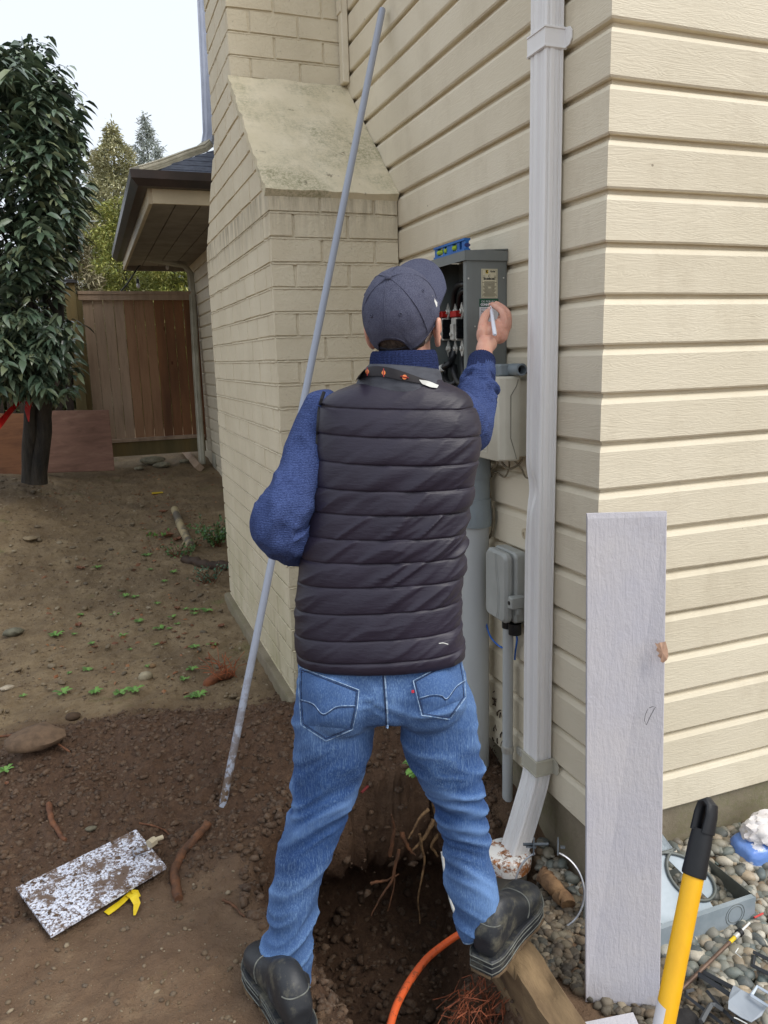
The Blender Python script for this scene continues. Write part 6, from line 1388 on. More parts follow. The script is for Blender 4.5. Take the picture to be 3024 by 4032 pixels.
for k, (out, quad, arc) in enumerate(PKT):
    o = [d3(*q) for q in out]; pk = patch('back_pocket', [d3(*q) for q in quad], JB, .0032, m_den, jeans)
    cxy_ = np.mean(o, 0); inn = [tuple(cxy_+(np.array(q)-cxy_)*.93) for q in o]
    stitch('pocket_edge', o, JB, .0013, m_denl, pk, True, .004); stitch('pocket_stitch', inn, JB, .0009, m_dend, pk, True, .0045); stitch('pocket_arc', [d3(*q) for q in arc], JB, .0009, m_denl, pk, False, .0045); stitch('pocket_arc', [(d3(*q)[0], d3(*q)[1]+3) for q in arc], JB, .0007, m_dend, pk, False, .0045)
    if k == 0:
        mb = MB(); V_ = [drape(*d3(*q), JB, .0032) for q in ((395,490),(530,578),(672,515))]; mb.add(V_, [(0,1,2)]); mb.build('pocket_tip', m_den, pk)
    else:
        mb = MB(); V_ = [drape(*d3(*q), JB, .0032) for q in ((1052,438),(1205,460),(1290,345))]; mb.add(V_, [(0,1,2)]); mb.build('pocket_tip', m_den, pk)
stitch('centre_seam', [d3(848,190), d3(856,300), d3(864,420), d3(866,505)], JB, .0022, m_denl, jeans, False, .002); stitch('centre_seam', [d3(838,190), d3(846,300), d3(855,420), d3(858,505)], JB, .0014, m_dend, jeans, False, .002)
stitch('yoke_seam', [d3(395,205), d3(520,190), d3(640,190), d3(838,200)], JB, .0012, m_dend, jeans); stitch('yoke_seam', [d3(856,202), d3(1000,190), d3(1130,160)], JB, .0012, m_dend, jeans)
g = MB(); a_, b_ = drape(*d3(1003,300), JB, .004), drape(*d3(1004,316), JB, .004); g.tube([a_, b_], .0035, 5, squash=.4); g.build('red_tab', pm('red_tab_cloth', srgb(190,40,60), None, 9, .7), jeans)
# hems
for LG in (LL, RL):
    a_, b_ = np.array(pd(*LG[-1])), np.array(pd(*LG[-2])); ax = a_[:3]-b_[:3]; ax /= np.linalg.norm(ax); u1 = np.cross(ax, RD); u1 /= np.linalg.norm(u1); u2 = np.cross(ax, u1); c = a_[:3]-ax*.004; P_ = []
    for k in range(49):
        t = 2*math.pi*k/48; dr = u1*math.cos(t)+u2*math.sin(t); r_ = JB.ray_cast(Vector(c+dr*.25), Vector(-dr)); P_.append((np.array(r_[0]) if r_[0] is not None else c+dr*a_[3])+dr*.0004)
    g = MB(); g.tube(P_, .0022, 5, cap=False); g.build('hem', m_denl, jeans)
# --- boots
def boot(h, t, z0, shaft_top, name='boot', label=None):
    f, s = frame(h, t); L = .30; b = thing(name, (h[0], h[1], z0), None, None) if 0 else None
    secs = [(0,.024,.030,.075),(.04,.034,.012,.105),(.12,.039,.006,.135),(.25,.040,.004,.15),(.38,.039,.004,.135),(.5,.041,.004,.108),(.62,.046,.004,.088),(.75,.051,.004,.078),(.87,.048,.006,.070),(.95,.037,.010,.058),(1.0,.020,.018,.044)]
    C_ = crom([(u,w,a,b_) for u,w,a,b_ in secs], 4); g = MB(); rings = []
    for u, w, a, b_ in C_:
        c = h+f*L*u; c = np.array([c[0], c[1], z0]); ring = []
        for k in range(28):
            th_ = 2*math.pi*k/28; cs, sn = math.cos(th_), math.sin(th_); ring.append(c+s*w*np.sign(cs)*abs(cs)**.8+UP*((a+b_)/2+(b_-a)/2*np.sign(sn)*abs(sn)**.8))
        rings.append(ring)
    g.loft(rings); c0 = np.array([h[0], h[1], z0])+f*.085
    st_ = np.array(shaft_top); g.tube(crom([c0+UP*.07, c0*.5+st_*.5+UP*.02, st_], 6), .050, 26)
    me = remesh(g, .0045, 8, .5); V_, N_ = getv(me); V_ += N_*(.0014*fbm(V_, 22, 3, 3))[:,None]; setv(me, V_); up_ = link('boot', me, m_boot, man, 180)
    # sole
    def outline(off, zz):
        P_ = []; US = np.linspace(0, 1, 24)
        ww = np.interp(US, [q[0] for q in secs], [q[1] for q in secs])
        for u, w in zip(US, ww): P_.append((u, w+off))
        R_ = [np.array([h[0],h[1],0])+f*(L*u+(off if u > .97 else (-off if u < .03 else 0)))+s*w+UP*zz for u, w in P_]; L_ = [np.array([h[0],h[1],0])+f*(L*u+(off if u > .97 else (-off if u < .03 else 0)))-s*w+UP*zz for u, w in P_[::-1]]; return R_+L_
    g = MB(); lv_ = [(.0,-.028),(.005,-.026),(.006,-.004),(.003,.006),(.0065,.010),(.0060,.016),(.003,.020)]; g.loft([outline(o_, z0+zz) for o_, zz in lv_]); so_ = g.build('sole', m_boot, up_, smooth=30)
    g = MB()
    for zz, o_ in ((.016,.0075),(.002,.0062),(-.014,.0072)):
        P_ = outline(o_, z0+zz); P_ = P_[-12:]+P_[:36]; g.tube(P_, .0016, 5, cap=True)
    g.build('sole_rim', m_scuff, so_)
    g = MB(); P_ = outline(.003, z0-.028); P_ = P_+[P_[0]]; rr_ = random.Random(3); g.tube(P_, [rr_.uniform(.003,.008) for _ in P_], 7)
    g.build('caked_mud', m_mud, so_, smooth=True)
    # raised toe cap seam and side trim
    BVb = BVHTree.FromPolygons([tuple(v) for v in V_], [tuple(p.vertices) for p in me.polygons]); g = MB()
    for u0 in (.60,):
        P_ = []
        for k in range(25):
            a = math.pi*k/24; o_ = np.array([h[0],h[1],z0+.03])+f*L*(u0+.06*math.sin(a)); dr = s*math.cos(a)+UP*math.sin(a)*.9; r_ = BVb.ray_cast(Vector(o_+dr*.3), Vector(-dr)); 
            if r_[0] is not None: P_.append(np.array(r_[0])+dr*.0006)
        if len(P_) > 3: g.tube(P_, .0022, 6); g.build('seam_trim', m_scuff, up_); g = MB()
    P_ = []
    for k in range(18):
        a = math.pi*(.08+.84*k/17); o_ = np.array([h[0],h[1],z0+.05])+f*L*.14; dr = s*math.cos(a)*1-f*math.sin(a); r_ = BVb.ray_cast(Vector(o_+dr*.3+UP*.055), Vector(-dr))
        if r_[0] is not None: P_.append(np.array(r_[0])+dr*.0006)
    if len(P_) > 3: g.tube(P_, .0018, 6)
    if g.v: g.build('seam_trim', m_scuff, up_)
    return up_
lt_ = U(628,2120,-.02); rt_ = U(1040,1995,.06)
boot(LH, LT, .100, lt_); boot(RH, RT, .125, rt_)
# --- vest
SE = [(q+46.5)/1.06 for q in (824,880,941,1001,1059,1113,1168,1220,1272,1328,1384,1430,1452)]
VC = [(812,800,938,.150,.06,.060),(822,782,950,.150,.075,.072),(832,752,968,.150,.09,.082),(843,722,990,.150,.10,.090),(856,700,1008,.149,.11,.098),(872,691,1018,.147,.118,.104),(900,686,1028,.142,.125,.110),(950,684,1034,.134,.13,.113),(1000,681,1029,.126,.13,.113),(1050,676,1020,.118,.13,.110),(1100,669,1010,.110,.13,.106),(1150,661,1003,.102,.13,.102),(1200,652,1000,.096,.13,.10),(1250,646,997,.09,.13,.102),(1300,642,992,.087,.13,.107),(1350,640,993,.085,.132,.114),(1375,641,998,.084,.134,.120),(1395,642,1002,.083,.134,.122),(1415,648,1000,.083,.130,.118)]
YY = [q[0] for q in VC]; ys = np.concatenate([np.linspace(812, 870, 30, endpoint=False), np.linspace(870, 1404, 330)]); nA = 210; VV = []; NN = []; YP = []
for Y in ys:
    q = [np.interp(Y, YY, [c[k] for c in VC]) for k in range(6)]
    # smooth the control polygon a little
    q = [np.mean([np.interp(Y+o, YY, [c[k] for c in VC]) for o in (-8,-4,0,4,8)]) if Y > 840 else q[k] for k in range(6)]
    R_ = hring(Y, q[1], q[2], q[3], q[4], q[5], nA, .80); c = np.mean(R_, 0)
    for p in R_: VV.append(p); v = p-c; v /= np.linalg.norm(v); NN.append(v); YP.append(Y)
VV, NN, YP = np.array(VV), np.array(NN), np.array(YP); la = (VV-P0)@RD; la0 = la-.03; sx = np.clip(la0/.19, -1.2, 1.2); back = sstep(.25, -.35, (NN@HD))
tl = np.interp(YP, [820,900,1000,1150,1300,1440], [6,10,9,3,-4,-4]); Ye = YP-tl*sx-np.interp(YP, [820,1000,1200], [3,2,0])*(1-sx**2)*1.0
SEa = np.array(SE); idx = np.clip(np.searchsorted(SEa, Ye)-1, -1, len(SE)-2); lo_ = np.where(idx < 0, 790, SEa[np.clip(idx,0,99)]); hi_ = SEa[np.clip(idx+1, 0, len(SE)-1)]; u = np.clip((Ye-lo_)/(hi_-lo_), 0, 1)
hump = (1-(2*u-1)**2)**.45; ds = np.minimum(u, 1-u)*(hi_-lo_)
puff = .0042*hump*(.7+.3*np.clip((YP-800)/80,0,1))-.0022*np.exp(-(ds/1.3)**2)
an = .62; q_ = la*math.cos(an)+VV[:,2]*math.sin(an); r_ = -la*math.sin(an)+VV[:,2]*math.cos(an)
Pw = np.stack([q_*4.2, r_*30, idx*5.3+NN@HD*.8], -1); wr = ridged(Pw, 41)**1 if 0 else 1-2*np.abs(vnoise(Pw, 41))**.7; wr2 = ridged(np.stack([q_*9, r_*62, idx*3.1], -1), 43)
amp = np.interp(YP, [820,880,950,1050,1200,1300,1400,1440], [.15,.35,.55,1.0,1.1,.75,.45,.2])*(.55+.6*sstep(-.8,.9,sx))
puff += (.0075*np.maximum(wr,-.2)+.0026*wr2)*amp*(.35+.65*hump)
gather = np.maximum(0, 1-ds/10)*np.maximum(0, np.abs(sx)-.75)*2; puff += .004*gather*vnoise(np.stack([VV[:,2]*160, la*30, idx*1.], -1), 45)
nr_ = len(ys); W_ = VV+NN*puff[:,None]
F_ = [(i*nA+k, i*nA+(k+1)%nA, (i+1)*nA+(k+1)%nA, (i+1)*nA+k) for i in range(nr_-1) for k in range(nA)]
# roll the hem inwards
last = W_[(nr_-1)*nA:]; c = last.mean(0); e1 = last+np.array([0,0,-.012]); e2 = last+(c-last)*.04+np.array([0,0,-.016]); e3 = last+(c-last)*.07+np.array([0,0,.03])
W_ = np.vstack([W_, e1, e2, e3]); F_ += [((nr_-1+j)*nA+k, (nr_-1+j)*nA+(k+1)%nA, (nr_+j)*nA+(k+1)%nA, (nr_+j)*nA+k) for j in range(3) for k in range(nA)]
vest = meshnp('vest', W_, [f[::-1] for f in F_], m_vest, man, smooth=180)
VB = BVHTree.FromPolygons([tuple(v) for v in W_], F_)
stitch('armhole_piping', [(700,846),(690,880),(686,930),(683,980),(680,1005)], VB, .0042, pm('black_piping', srgb(28,27,32), None, 9, .6), vest, False, .0)
stitch('paint_fleck', [(948,1390),(957,1389),(968,1392)], VB, .0011, m_whp, vest, False, .0005, 3)
# --- sweater sleeves
def sleeve(name, pts, seed, amp):
    C = crom(pts, 14); g = MB(); g.tube(C[:,:3], C[:,3], 64, True); V_ = np.array(g.v); n = len(C); cc = np.repeat(C[:,:3], 64, 0); N_ = V_-cc; N_ /= np.linalg.norm(N_, axis=1, keepdims=True); s_ = np.repeat(np.arange(n)/n, 64); ang = np.tile(np.arange(64)/64*2*math.pi, n)
    w = ridged(np.stack([np.cos(ang)*1.3, np.sin(ang)*1.3, s_*amp[1]+.35*np.sin(ang+seed)], -1), seed); w2 = ridged(np.stack([np.cos(ang)*2.2, np.sin(ang)*2.2, s_*amp[1]*2.1], -1), seed+1)
    V_ += N_*(amp[0]*(w*.7+w2*.3)*np.interp(s_, amp[2], amp[3]))[:,None]; return V_, g.f, C
lsl = [pt(735,885,1.90,.050), pt(708,898,1.895,.066), pt(688,935,1.89,.064), pt(669,985,1.875,.061), pt(645,1045,1.85,.061), pt(617,1100,1.83,.062), pt(605,1135,1.84,.0635), pt(628,1163,1.88,.060), pt(670,1168,1.95,.052), pt(735,1155,2.05,.043), pt(790,1140,2.12,.038)]
V_, f_, _c = sleeve('s', lsl, 51, (.0105, 13, [0,.1,.4,.6,.8,1], [0,.6,.5,1.2,.9,.5])); sweater = thing('sweater', (P0[0], P0[1], 1.2), None, None); sweater.parent = man; sweater.location = (0,0,1.13)
for k_ in ('label','category'): 
    if k_ in sweater: del sweater[k_]
bpy.data.objects.remove(sweater)
sl1 = meshnp('sweater_sleeve', V_, f_, m_knit, man, smooth=180)
rsl = [pt(960,895,1.88,.050), pt(982,900,1.92,.066), pt(999,912,1.96,.065), pt(1010,925,1.99,.062), pt(1014,925,2.06,.0585), pt(1022,895,2.12,.055), pt(1030,860,2.165,.050), pt(1034,838,2.19,.050), pt(1037,815,2.215,.043), pt(1040,792,2.24,.040)]
V_, f_, _c = sleeve('s', rsl, 57, (.0080, 15, [0,.15,.5,.75,.86,.94,1], [.3,.5,.8,1.6,1.6,.4,0])); sl2 = meshnp('sweater_sleeve', V_, f_, m_knit, man, smooth=180)
def ribbed(name, rings_c, amp, n=140, mat=m_rib, nrib=46, parent=man):
    V_ = []; m_ = len(rings_c)
    for c, a1, a2, r1, r2 in rings_c:
        for k in range(n): t = 2*math.pi*k/n; q = 1+amp*math.cos(t*nrib); V_.append(np.array(c)+np.array(a1)*r1*q*math.cos(t)+np.array(a2)*r2*q*math.sin(t))
    F_ = [(i*n+k, i*n+(k+1)%n, (i+1)*n+(k+1)%n, (i+1)*n+k) for i in range(m_-1) for k in range(n)]; return meshnp(name, V_, F_, mat, parent, smooth=180)
c0, c1 = at(1034,832,2.195), at(1041,776,2.255); ax = (c1-c0)/np.linalg.norm(c1-c0); a1 = np.cross(ax, [0,1,.3]); a1 /= np.linalg.norm(a1); a2 = np.cross(ax, a1)
ribbed('cuff', [(c0+(c1-c0)*u_, a1, a2, r_, r_) for u_, r_ in ((-.12,.047),(.0,.0475),(.25,.0445),(.5,.0415),(.75,.0405),(.95,.0395),(1.0,.0375),(1.0,.034),(.9,.032))], .022, parent=sl2, nrib=34)
# collars
def cring(Y, XL, XR, t, dd): 
    a, b = at(XL, Y, t), at(XR, Y, t); return ((a+b)/2, RD, HD, np.linalg.norm(b-a)/2, dd)
ribbed('sweater_collar', [cring(Y, L_, R_, 1.855, d_) for Y, L_, R_, d_ in ((812,796,948,.078),(800,797,947,.078),(786,799,946,.077),(772,800,944,.075),(762,802,941,.073),(757,806,938,.070),(757,812,932,.064),(766,816,928,.060))], .020, nrib=52)
def plain_collar():
    V_ = []; n = 90; rc_ = [cring(Y, L_, R_, 1.855, d_) for Y, L_, R_, d_ in ((852,762,970,.088),(834,770,960,.091),(818,778,955,.090),(806,786,952,.087),(797,793,950,.084),(793,797,947,.081),(797,800,944,.078),(812,803,941,.076))]
    for i, (c, a1, a2, r1, r2) in enumerate(rc_):
        for k in range(n): t = 2*math.pi*k/n; w = 1+.012*math.sin(k*.55+i)+.008*math.sin(k*1.3+i*2); V_.append(c+a1*r1*w*math.cos(t)+a2*r2*w*math.sin(t)+UP*(.010*math.cos(t+2.6)))
    F_ = [(i*n+k, i*n+(k+1)%n, (i+1)*n+(k+1)%n, (i+1)*n+k) for i in range(len(rc_)-1) for k in range(n)]; return V_, F_
Vc, Fc_ = plain_collar(); vcol = meshnp('vest_collar', Vc, Fc_, pm('grey_collar_cloth', srgb(74,76,84), srgb(58,60,68), 14, .7, 0, .3, 60, .003, (1,1,4)), vest, smooth=180)
CB = BVHTree.FromPolygons([tuple(v) for v in np.vstack([W_, np.array(Vc)])], F_ if 0 else [tuple(f) for f in ([tuple(q) for q in [(i*nA+k, i*nA+(k+1)%nA, (i+1)*nA+(k+1)%nA, (i+1)*nA+k) for i in range(nr_-1) for k in range(nA)]])]+[tuple(q+len(W_) for q in f) for f in Fc_])
lan = thing('lanyard', (0,0,0), None, None); bpy.data.objects.remove(lan)
def band(name, top, bot, mat, parent, off=.003, n=26):
    T = crom([(x,y) for x,y in top], n//(len(top)-1)+1); B = crom([(x,y) for x,y in bot], n//(len(bot)-1)+1); V_ = []
    for a, b in zip(T, B):
        for k in range(4): q = a*(1-k/3)+b*k/3; V_.append(drape(q[0], q[1], CB, off))
    F_ = [(i*4+j, i*4+j+1, (i+1)*4+j+1, (i+1)*4+j) for i in range(len(T)-1) for j in range(3)]; return meshnp(name, V_, F_, mat, parent, smooth=180)
ly = band('lanyard', [(774,812),(795,793),(830,792),(872,803),(925,822)], [(768,822),(788,814),(822,812),(862,820),(915,829)], pm('black_webbing', srgb(34,30,34), None, 8, .7), man, .0045)
m_org = pm('orange_print', srgb(232,140,70), srgb(210,110,60), 30, .6)
def d5(X, Y): return ((1300+X*.6028)/1.8228, (900+Y*.6028)/1.8228)
for X, Y, vert in ((242,935,1),(349,942,1),(486,970,0)):
    x, y = d5(X, Y); V_ = [drape(x, y, CB, .0062)]+[drape(x+5.2*math.cos(a)*(1 if not vert else .8), y+5.2*math.sin(a), CB, .0062) for a in np.linspace(0, 2*math.pi, 15)[:-1]]; mb = MB(); mb.add(V_, [(0,1+k,1+(k+1)%14) for k in range(14)])
    q = ((0,-9),(0,9)) if vert else ((-9,-2),(9,2)); mb.build('logo_disc', m_org, ly); mb = MB(); mb.tube([drape(x+q[0][0], y+q[0][1], CB, .0068), drape(x, y, CB, .0072), drape(x+q[1][0], y+q[1][1], CB, .0068)], .0012, 5); mb.build('logo_bar', pm('dark_red_print', srgb(150,40,44), None, 9, .6), ly)
band('lanyard_tail', [(905,820),(925,823),(948,832)], [(912,829),(930,836),(944,838)], m_whp, ly, .0055, 8)
# --- head
hc_ = at(866,678,1.85); yw = math.radians(22); tb = math.radians(45); fh = HD*math.cos(yw)+RD*math.sin(yw); SDv = RD*math.cos(yw)-HD*math.sin(yw); FD = fh*math.cos(tb)+UP*math.sin(tb); UD = -fh*math.sin(tb)+UP*math.cos(tb); AX = [SDv, FD, UD]
def hp(s_, f_, u_): return hc_+SDv*s_+FD*f_+UD*u_
bm_ = MB(); ell(bm_, hp(0,0,-.005), AX, (.077,.098,.092)); ell(bm_, hp(0,-.012,-.035), AX, (.070,.082,.07)); ell(bm_, hp(0,.048,-.072), AX, (.058,.050,.055)); ell(bm_, hp(0,.075,-.105), AX, (.034,.028,.024), 2); ell(bm_, hp(0,.062,-.045), AX, (.060,.042,.05))
limb(bm_, [tuple(hp(0,.100,-.022))+(.007,), tuple(hp(0,.112,-.045))+(.012,), tuple(hp(0,.106,-.060))+(.014,)], 12)
for sg_ in (-1, 1):
    ell(bm_, hp(sg_*.030,.092,-.012), AX, (.018,.012,.006), 2); ell(bm_, hp(sg_*.046,.080,-.045), AX, (.018,.018,.014), 2); ell(bm_, hp(sg_*.012,.108,-.060), AX, (.008,.009,.006), 2)
ell(bm_, hp(0,.102,-.078), AX, (.024,.010,.0045), 2); ell(bm_, hp(0,.100,-.088), AX, (.021,.010,.005), 2)
nb0 = at(868,850,1.87); limb(bm_, [tuple(hp(0,-.015,-.05))+(.060,), tuple((hp(0,-.01,-.09)+nb0)/2)+(.062,), tuple(nb0)+(.066,)], 24)
# ears
for sg_ in (-1, 1):
    for k in range(30):
        k = k*13/29; a = math.radians(-60+300*k/13); r1 = .030-.006*(k/13); p = hp(sg_*(.082+.010*math.cos((k-5)*.22)), -.022+.017*math.cos(a+.25), -.045+r1*math.sin(a+.9)); ell(bm_, p, AX, (.0062,.0075,.0075), 2)
    ell(bm_, hp(sg_*.080,-.018,-.048), AX, (.006,.014,.022), 2); ell(bm_, hp(sg_*.080,-.008,-.073), AX, (.006,.008,.009), 2)
# torso and limbs under the clothes (one continuous body)
limb(bm_, [tuple(nb0)+(.07,), tuple(U(858,900,.16))+(.085,), tuple(U(850,1050,.14))+(.09,), tuple(U(838,1250,.11))+(.085,), tuple(U(838,1450,.10))+(.085,), tuple(U(838,1530,.10))+(.075,)], 28, sq=None)
limb(bm_, [tuple(U(790,900,.19))+(.04,)]+[tuple(np.array(q[:3]))+(max(.028,q[3]-.022),) for q in lsl[1:]], 20); limb(bm_, [tuple(U(930,900,.19))+(.04,)]+[tuple(np.array(q[:3]))+(max(.026,q[3]-.020),) for q in rsl[1:]], 20)
for LG in (LL, RL): limb(bm_, [tuple(np.array(pd(*q)[:3]))+(max(.035, pd(*q)[3]-.03),) for q in LG[1:]], 20)
# right hand gripping the marker
def dh(X, Y, t): return at((1850+X*.1507)/1.8228, (1150+Y*.1507)/1.8228, t)
def fing(pts, mbx_=bm_):
    limb(mbx_, [tuple(dh(x,y,t))+(r,) for x,y,t,r in pts], 14, 5); ell(mbx_, dh(*pts[-1][:3]), [RD,HD,UP], (pts[-1][3],)*3, 2)
limb(bm_, [tuple(at(1040,792,2.235))+(.026,), tuple(dh(370,1640,2.27))+(.0245,), tuple(dh(385,1480,2.285))+(.0255,), tuple(dh(470,1320,2.305))+(.030,)], 22, sq=.95)
for x, y, t, r3 in ((500,1160,2.325,(.036,.026,.032)), (640,1040,2.34,(.038,.027,.034)), (800,960,2.35,(.030,.028,.034)), (900,860,2.355,(.022,.030,.030)), (330,1120,2.31,(.019,.018,.030)), (760,1120,2.345,(.030,.026,.028))):
    ell(bm_, dh(x,y,t), [RD,HD,UP], r3, 2)
fing([(350,1160,2.31,.017),(335,960,2.315,.0155),(345,800,2.325,.0135),(400,640,2.345,.0135),(490,520,2.372,.0115)])      # thumb
fing([(900,900,2.335,.0135),(905,720,2.33,.0115),(850,520,2.335,.0108),(720,400,2.36,.0100),(590,330,2.39,.0088)])        # index
fing([(985,880,2.365,.0135),(1000,700,2.365,.0118),(975,540,2.37,.0108),(840,400,2.395,.0098),(690,300,2.415,.0085)])     # middle
fing([(985,930,2.39,.013),(1000,780,2.40,.011),(960,660,2.405,.0102),(860,620,2.395,.0098),(785,690,2.38,.0092)])        # ring
fing([(950,1010,2.40,.012),(960,890,2.42,.0098),(910,800,2.415,.009),(820,780,2.40,.0085),(760,840,2.385,.008)])         # little
# left hand, loosely closed in front of the body
def lh(a, b, c): w0 = at(790,1140,2.12); ff = np.array([.80,.60,.05]); ff /= np.linalg.norm(ff); uu_ = UP; ss2 = np.cross(ff, uu_); return w0+ff*a+ss2*b+uu_*c
limb(bm_, [tuple(lh(-.03,0,0))+(.027,), tuple(lh(.02,0,0))+(.026,), tuple(lh(.06,0,0))+(.03,)], 18); ell(bm_, lh(.07,0,0), [RD,HD,UP], (.038,.034,.042), 2)
for i, c3 in enumerate((.030,.010,-.010,-.028)):
    limb(bm_, [tuple(lh(.09,.0,c3))+(.0105,), tuple(lh(.125,.005,c3))+(.0098,), tuple(lh(.145-.004*i,-.02,c3*.95))+(.0092,), tuple(lh(.128-.004*i,-.040,c3*.9))+(.0085,)], 12, 4)
limb(bm_, [tuple(lh(.05,-.01,.035))+(.014,), tuple(lh(.085,-.025,.048))+(.012,), tuple(lh(.115,-.035,.040))+(.0095,)], 12, 4)
bme = remesh(bm_, .0027, 3, .5); V_, N_ = getv(bme)
body = link('body', bme, m_skin, man, 180)
# nails on thumb and index
g = MB(); ell(g, dh(500,490,2.372)-HD*.008+UP*.006, [RD,HD,UP], (.0062,.004,.0065), 2); ell(g, dh(548,330,2.392)-HD*.006-RD*.004+UP*.001, [RD,HD,UP], (.004,.004,.005), 2); g.build('nail', pm('nail', srgb(226,186,172), None, 9, .3), body, smooth=True)
# eyes with glasses arm
g = MB()
for sg_ in (-1,1): ell(g, hp(sg_*.031,.086,-.028), AX, (.012,.012,.012), 2)
g.build('eye', pm('eye_white', srgb(220,214,206), None, 5, .2), body, smooth=True)
g = MB()
for sg_ in (-1,1):
    g.tube([hp(sg_*.084,-.025,-.022), hp(sg_*.080,.03,-.020), hp(sg_*.070,.098,-.020)], .0017, 6); g.tube([hp(sg_*(.034)+.024*math.cos(a), .112, -.030+.018*math.sin(a)) for a in np.linspace(0,6.28,20)], .0015, 6)
g.tube([hp(-.010,.114,-.024), hp(.010,.114,-.024)], .0015, 6); g.build('glasses', m_dkgrey, man)
# hair at the nape and sides
def hairpatch(name, mat, th0, th1, u0, u1, R_, seed, parent=man, off=0.):
    V_ = []; n1, n2 = 60, 26
    for i in range(n1+1):
        th_ = th0+(th1-th0)*i/n1
        for j in range(n2+1):
            ph = u0+(u1-u0)*j/n2; V_.append((R_[0]*math.cos(ph)*math.sin(th_), R_[1]*math.cos(ph)*math.cos(th_), R_[2]*math.sin(ph)))
    V_ = np.array(V_); nn = V_/np.linalg.norm(V_, axis=1, keepdims=True); V_ += nn*(.0016*vnoise(np.stack([V_[:,0]*420, V_[:,1]*420, V_[:,2]*60], -1), seed))[:,None]
    W2 = hc_+np.array([0,0,0])+V_@np.array(AX)+UD*(-.008+off); F_ = [(i*(n2+1)+j, (i+1)*(n2+1)+j, (i+1)*(n2+1)+j+1, i*(n2+1)+j+1) for i in range(n1) for j in range(n2)]; return meshnp(name, W2, F_, mat, parent, smooth=180)
hairpatch('hair', m_hair, math.radians(118), math.radians(242), math.radians(-52), math.radians(35), (.0805,.1015,.094), 61)
hairpatch('sideburn', m_beard, math.radians(52), math.radians(124), math.radians(-66), math.radians(5), (.0805,.1010,.096), 62); hairpatch('sideburn', m_beard, math.radians(238), math.radians(298), math.radians(-62), math.radians(5), (.0790,.1000,.094), 63)
# cap
CR = (.0885,.1055,.108); nT, nP = 120, 34; V_ = []; idm = {}; 
def capp(th_, ph, k=1.0):
    ribq = 1+.004*math.cos(6*th_)**8*0; return hp(CR[0]*k*math.cos(ph)*math.sin(th_), CR[1]*k*math.cos(ph)*math.cos(th_), CR[2]*k*math.sin(ph)**.92 if ph > 0 else CR[2]*k*math.sin(ph))
def edge(th_):      # lower rim, with the arched opening at the back
    d_ = abs(((th_-math.pi+math.pi)%(2*math.pi))-math.pi); low = -.20-.10*math.exp(-(d_/1.3)**2)
    if d_ < .46: return low+.02+.42*math.sqrt(1-(d_/.46)**2)
    return low
for i in range(nT):
    th_ = 2*math.pi*i/nT; e0 = edge(th_)
    for j in range(nP+1):
        ph = e0+(math.pi/2-e0)*(j/nP); V_.append(capp(th_, ph))
V_ = np.array(V_); cc = hp(0,0,0); nn = V_-cc; nn /= np.linalg.norm(nn, axis=1, keepdims=True); dz = (V_-cc)@UD; V_ += nn*(.0030*fbm((V_-cc), 20, 3, 71)*sstep(.10,.0,dz)+.0012*fbm(V_-cc, 60, 2, 73)+.002*ridged(np.stack([(V_-cc)@SDv*14,(V_-cc)@FD*6,dz*60],-1), 72)*sstep(.02,-.03,dz))[:,None]
inn = V_-nn*.0025; n = len(V_); W2 = np.vstack([V_, inn]); F_ = []
for i in range(nT):
    for j in range(nP):
        a = i*(nP+1)+j; b = ((i+1)%nT)*(nP+1)+j; F_.append((a, b, b+1, a+1)); F_.append((n+a+1, n+b+1, n+b, n+a))
    a = i*(nP+1); b = ((i+1)%nT)*(nP+1); F_.append((b, a, n+a, n+b))
cap_ = meshnp('cap', W2, F_, m_cap_, man, smooth=180)
g = MB()
for k in range(6):
    th_ = math.pi/3*k+(0); g.tube([capp(th_, edge(th_)+(math.pi/2-edge(th_))*u_, 1.004) for u_ in np.linspace(.02, .97, 26)], .0010, 5)
g.tube([capp(th_, edge(th_)+.06, 1.003) for th_ in np.linspace(0, 2*math.pi, 121)], .0008, 5); g.build('panel_seams', m_cap_, cap_)
g = MB(); ell(g, capp(0, math.pi/2, 1.02), AX, (.0085,.0085,.005), 2); g.build('button', m_cap_, cap_, smooth=True)
for a, ph in ((150,.62),(210,.62),(90,.62),(270,.62)):
    p = capp(math.radians(a), ph, 1.004); nn = (p-hc_)/np.linalg.norm(p-hc_); t1 = np.cross(nn, UD); t1 /= np.linalg.norm(t1); t2 = np.cross(nn, t1); g = MB(); g.tube([p+t1*.0032*math.cos(b)+t2*.0032*math.sin(b) for b in np.linspace(0, 6.28, 13)], .0013, 5); g.build('eyelet', m_cap_, cap_)
g = MB(); P_ = []
for k in range(17):
    th_ = math.pi-.50+1.0*k/16; e0 = -.29; P_.append((capp(th_, e0, 1.0), capp(th_, e0+.16, 1.0)))
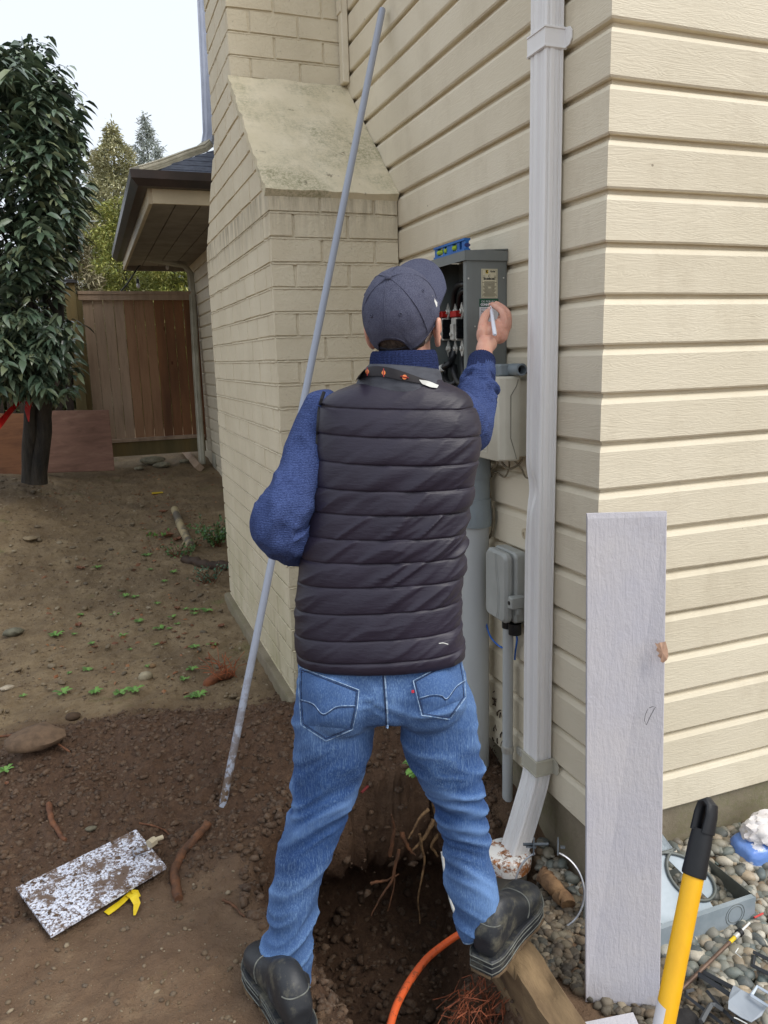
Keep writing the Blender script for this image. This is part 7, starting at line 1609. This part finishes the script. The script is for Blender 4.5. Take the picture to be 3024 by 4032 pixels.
V_ = [q for p in P_ for q in p]; V_ += [q+(hc_-q)*.03 for q in V_]; n = 34; g.add(V_, [(2*k,2*k+2,2*k+3,2*k+1) for k in range(16)]+[(n+2*k+1,n+2*k+3,n+2*k+2,n+2*k) for k in range(16)]+[(2*k+1,2*k+3,n+2*k+3,n+2*k+1) for k in range(16)]); g.build('back_strap', pm('dark_strap', srgb(46,46,56), None, 9, .7), cap_)
g = MB(); V_ = []; nU_, nV_ = 34, 8
for i in range(nU_+1):
    a = math.radians(-68+136*i/nU_)
    for j in range(nV_+1):
        v_ = j/nV_; ext = .090*math.cos(a*.93)**.6*v_; s_ = CR[0]*1.0*math.sin(a)*(1+.10*v_); f_ = CR[1]*math.cos(a)+ext; V_.append(hp(s_, f_, -.004-.016*abs(math.sin(a))**2*1.3+.006*v_))
V_ = np.array(V_); n = len(V_); F_ = [(i*(nV_+1)+j, (i+1)*(nV_+1)+j, (i+1)*(nV_+1)+j+1, i*(nV_+1)+j+1) for i in range(nU_) for j in range(nV_)]; W2 = np.vstack([V_+UD*.0018, V_-UD*.0018]); rim_ = [i*(nV_+1)+nV_ for i in range(nU_+1)]
F2 = F_+[tuple(q+n for q in f[::-1]) for f in F_]+[(rim_[k+1], rim_[k], rim_[k]+n, rim_[k+1]+n) for k in range(nU_)]; meshnp('brim', W2, F2, m_cap_, cap_, smooth=40)
g = MB(); q = [capp(math.radians(a), ph, 1.006) for a, ph in ((74,.02),(84,.0),(80,.30))]; g.add(q, [(0,1,2)]); g.build('white_emblem', m_whp, cap_)
# marker in the hand
mk = thing('marker', dh(655,1130,2.285), 'white marker pen held in the raised right hand', 'marker')
e1, e0 = dh(652,1110,2.262), dh(556,440,2.368); tip = e0+(e0-e1)*.12; g = MB(); g.tube([e1-(e0-e1)*.02, e1, e1+(e0-e1)*.03, e0-(e0-e1)*.15, e0, tip], [.0035,.0056,.0062,.0058,.0042,.0015], 18); g.build('barrel', pm('white_barrel', srgb(222,226,236), None, 8, .35), mk, smooth=40)
g = MB(); 
for k in range(5): a_ = e1+(e0-e1)*(.42+.06*k); g.tube([a_-HD*.0062-RD*.001, a_-HD*.0060+RD*.002+(e0-e1)*.02], .0006, 4)
g.build('print', pm('grey_print', srgb(90,96,120), None, 9, .6), mk)
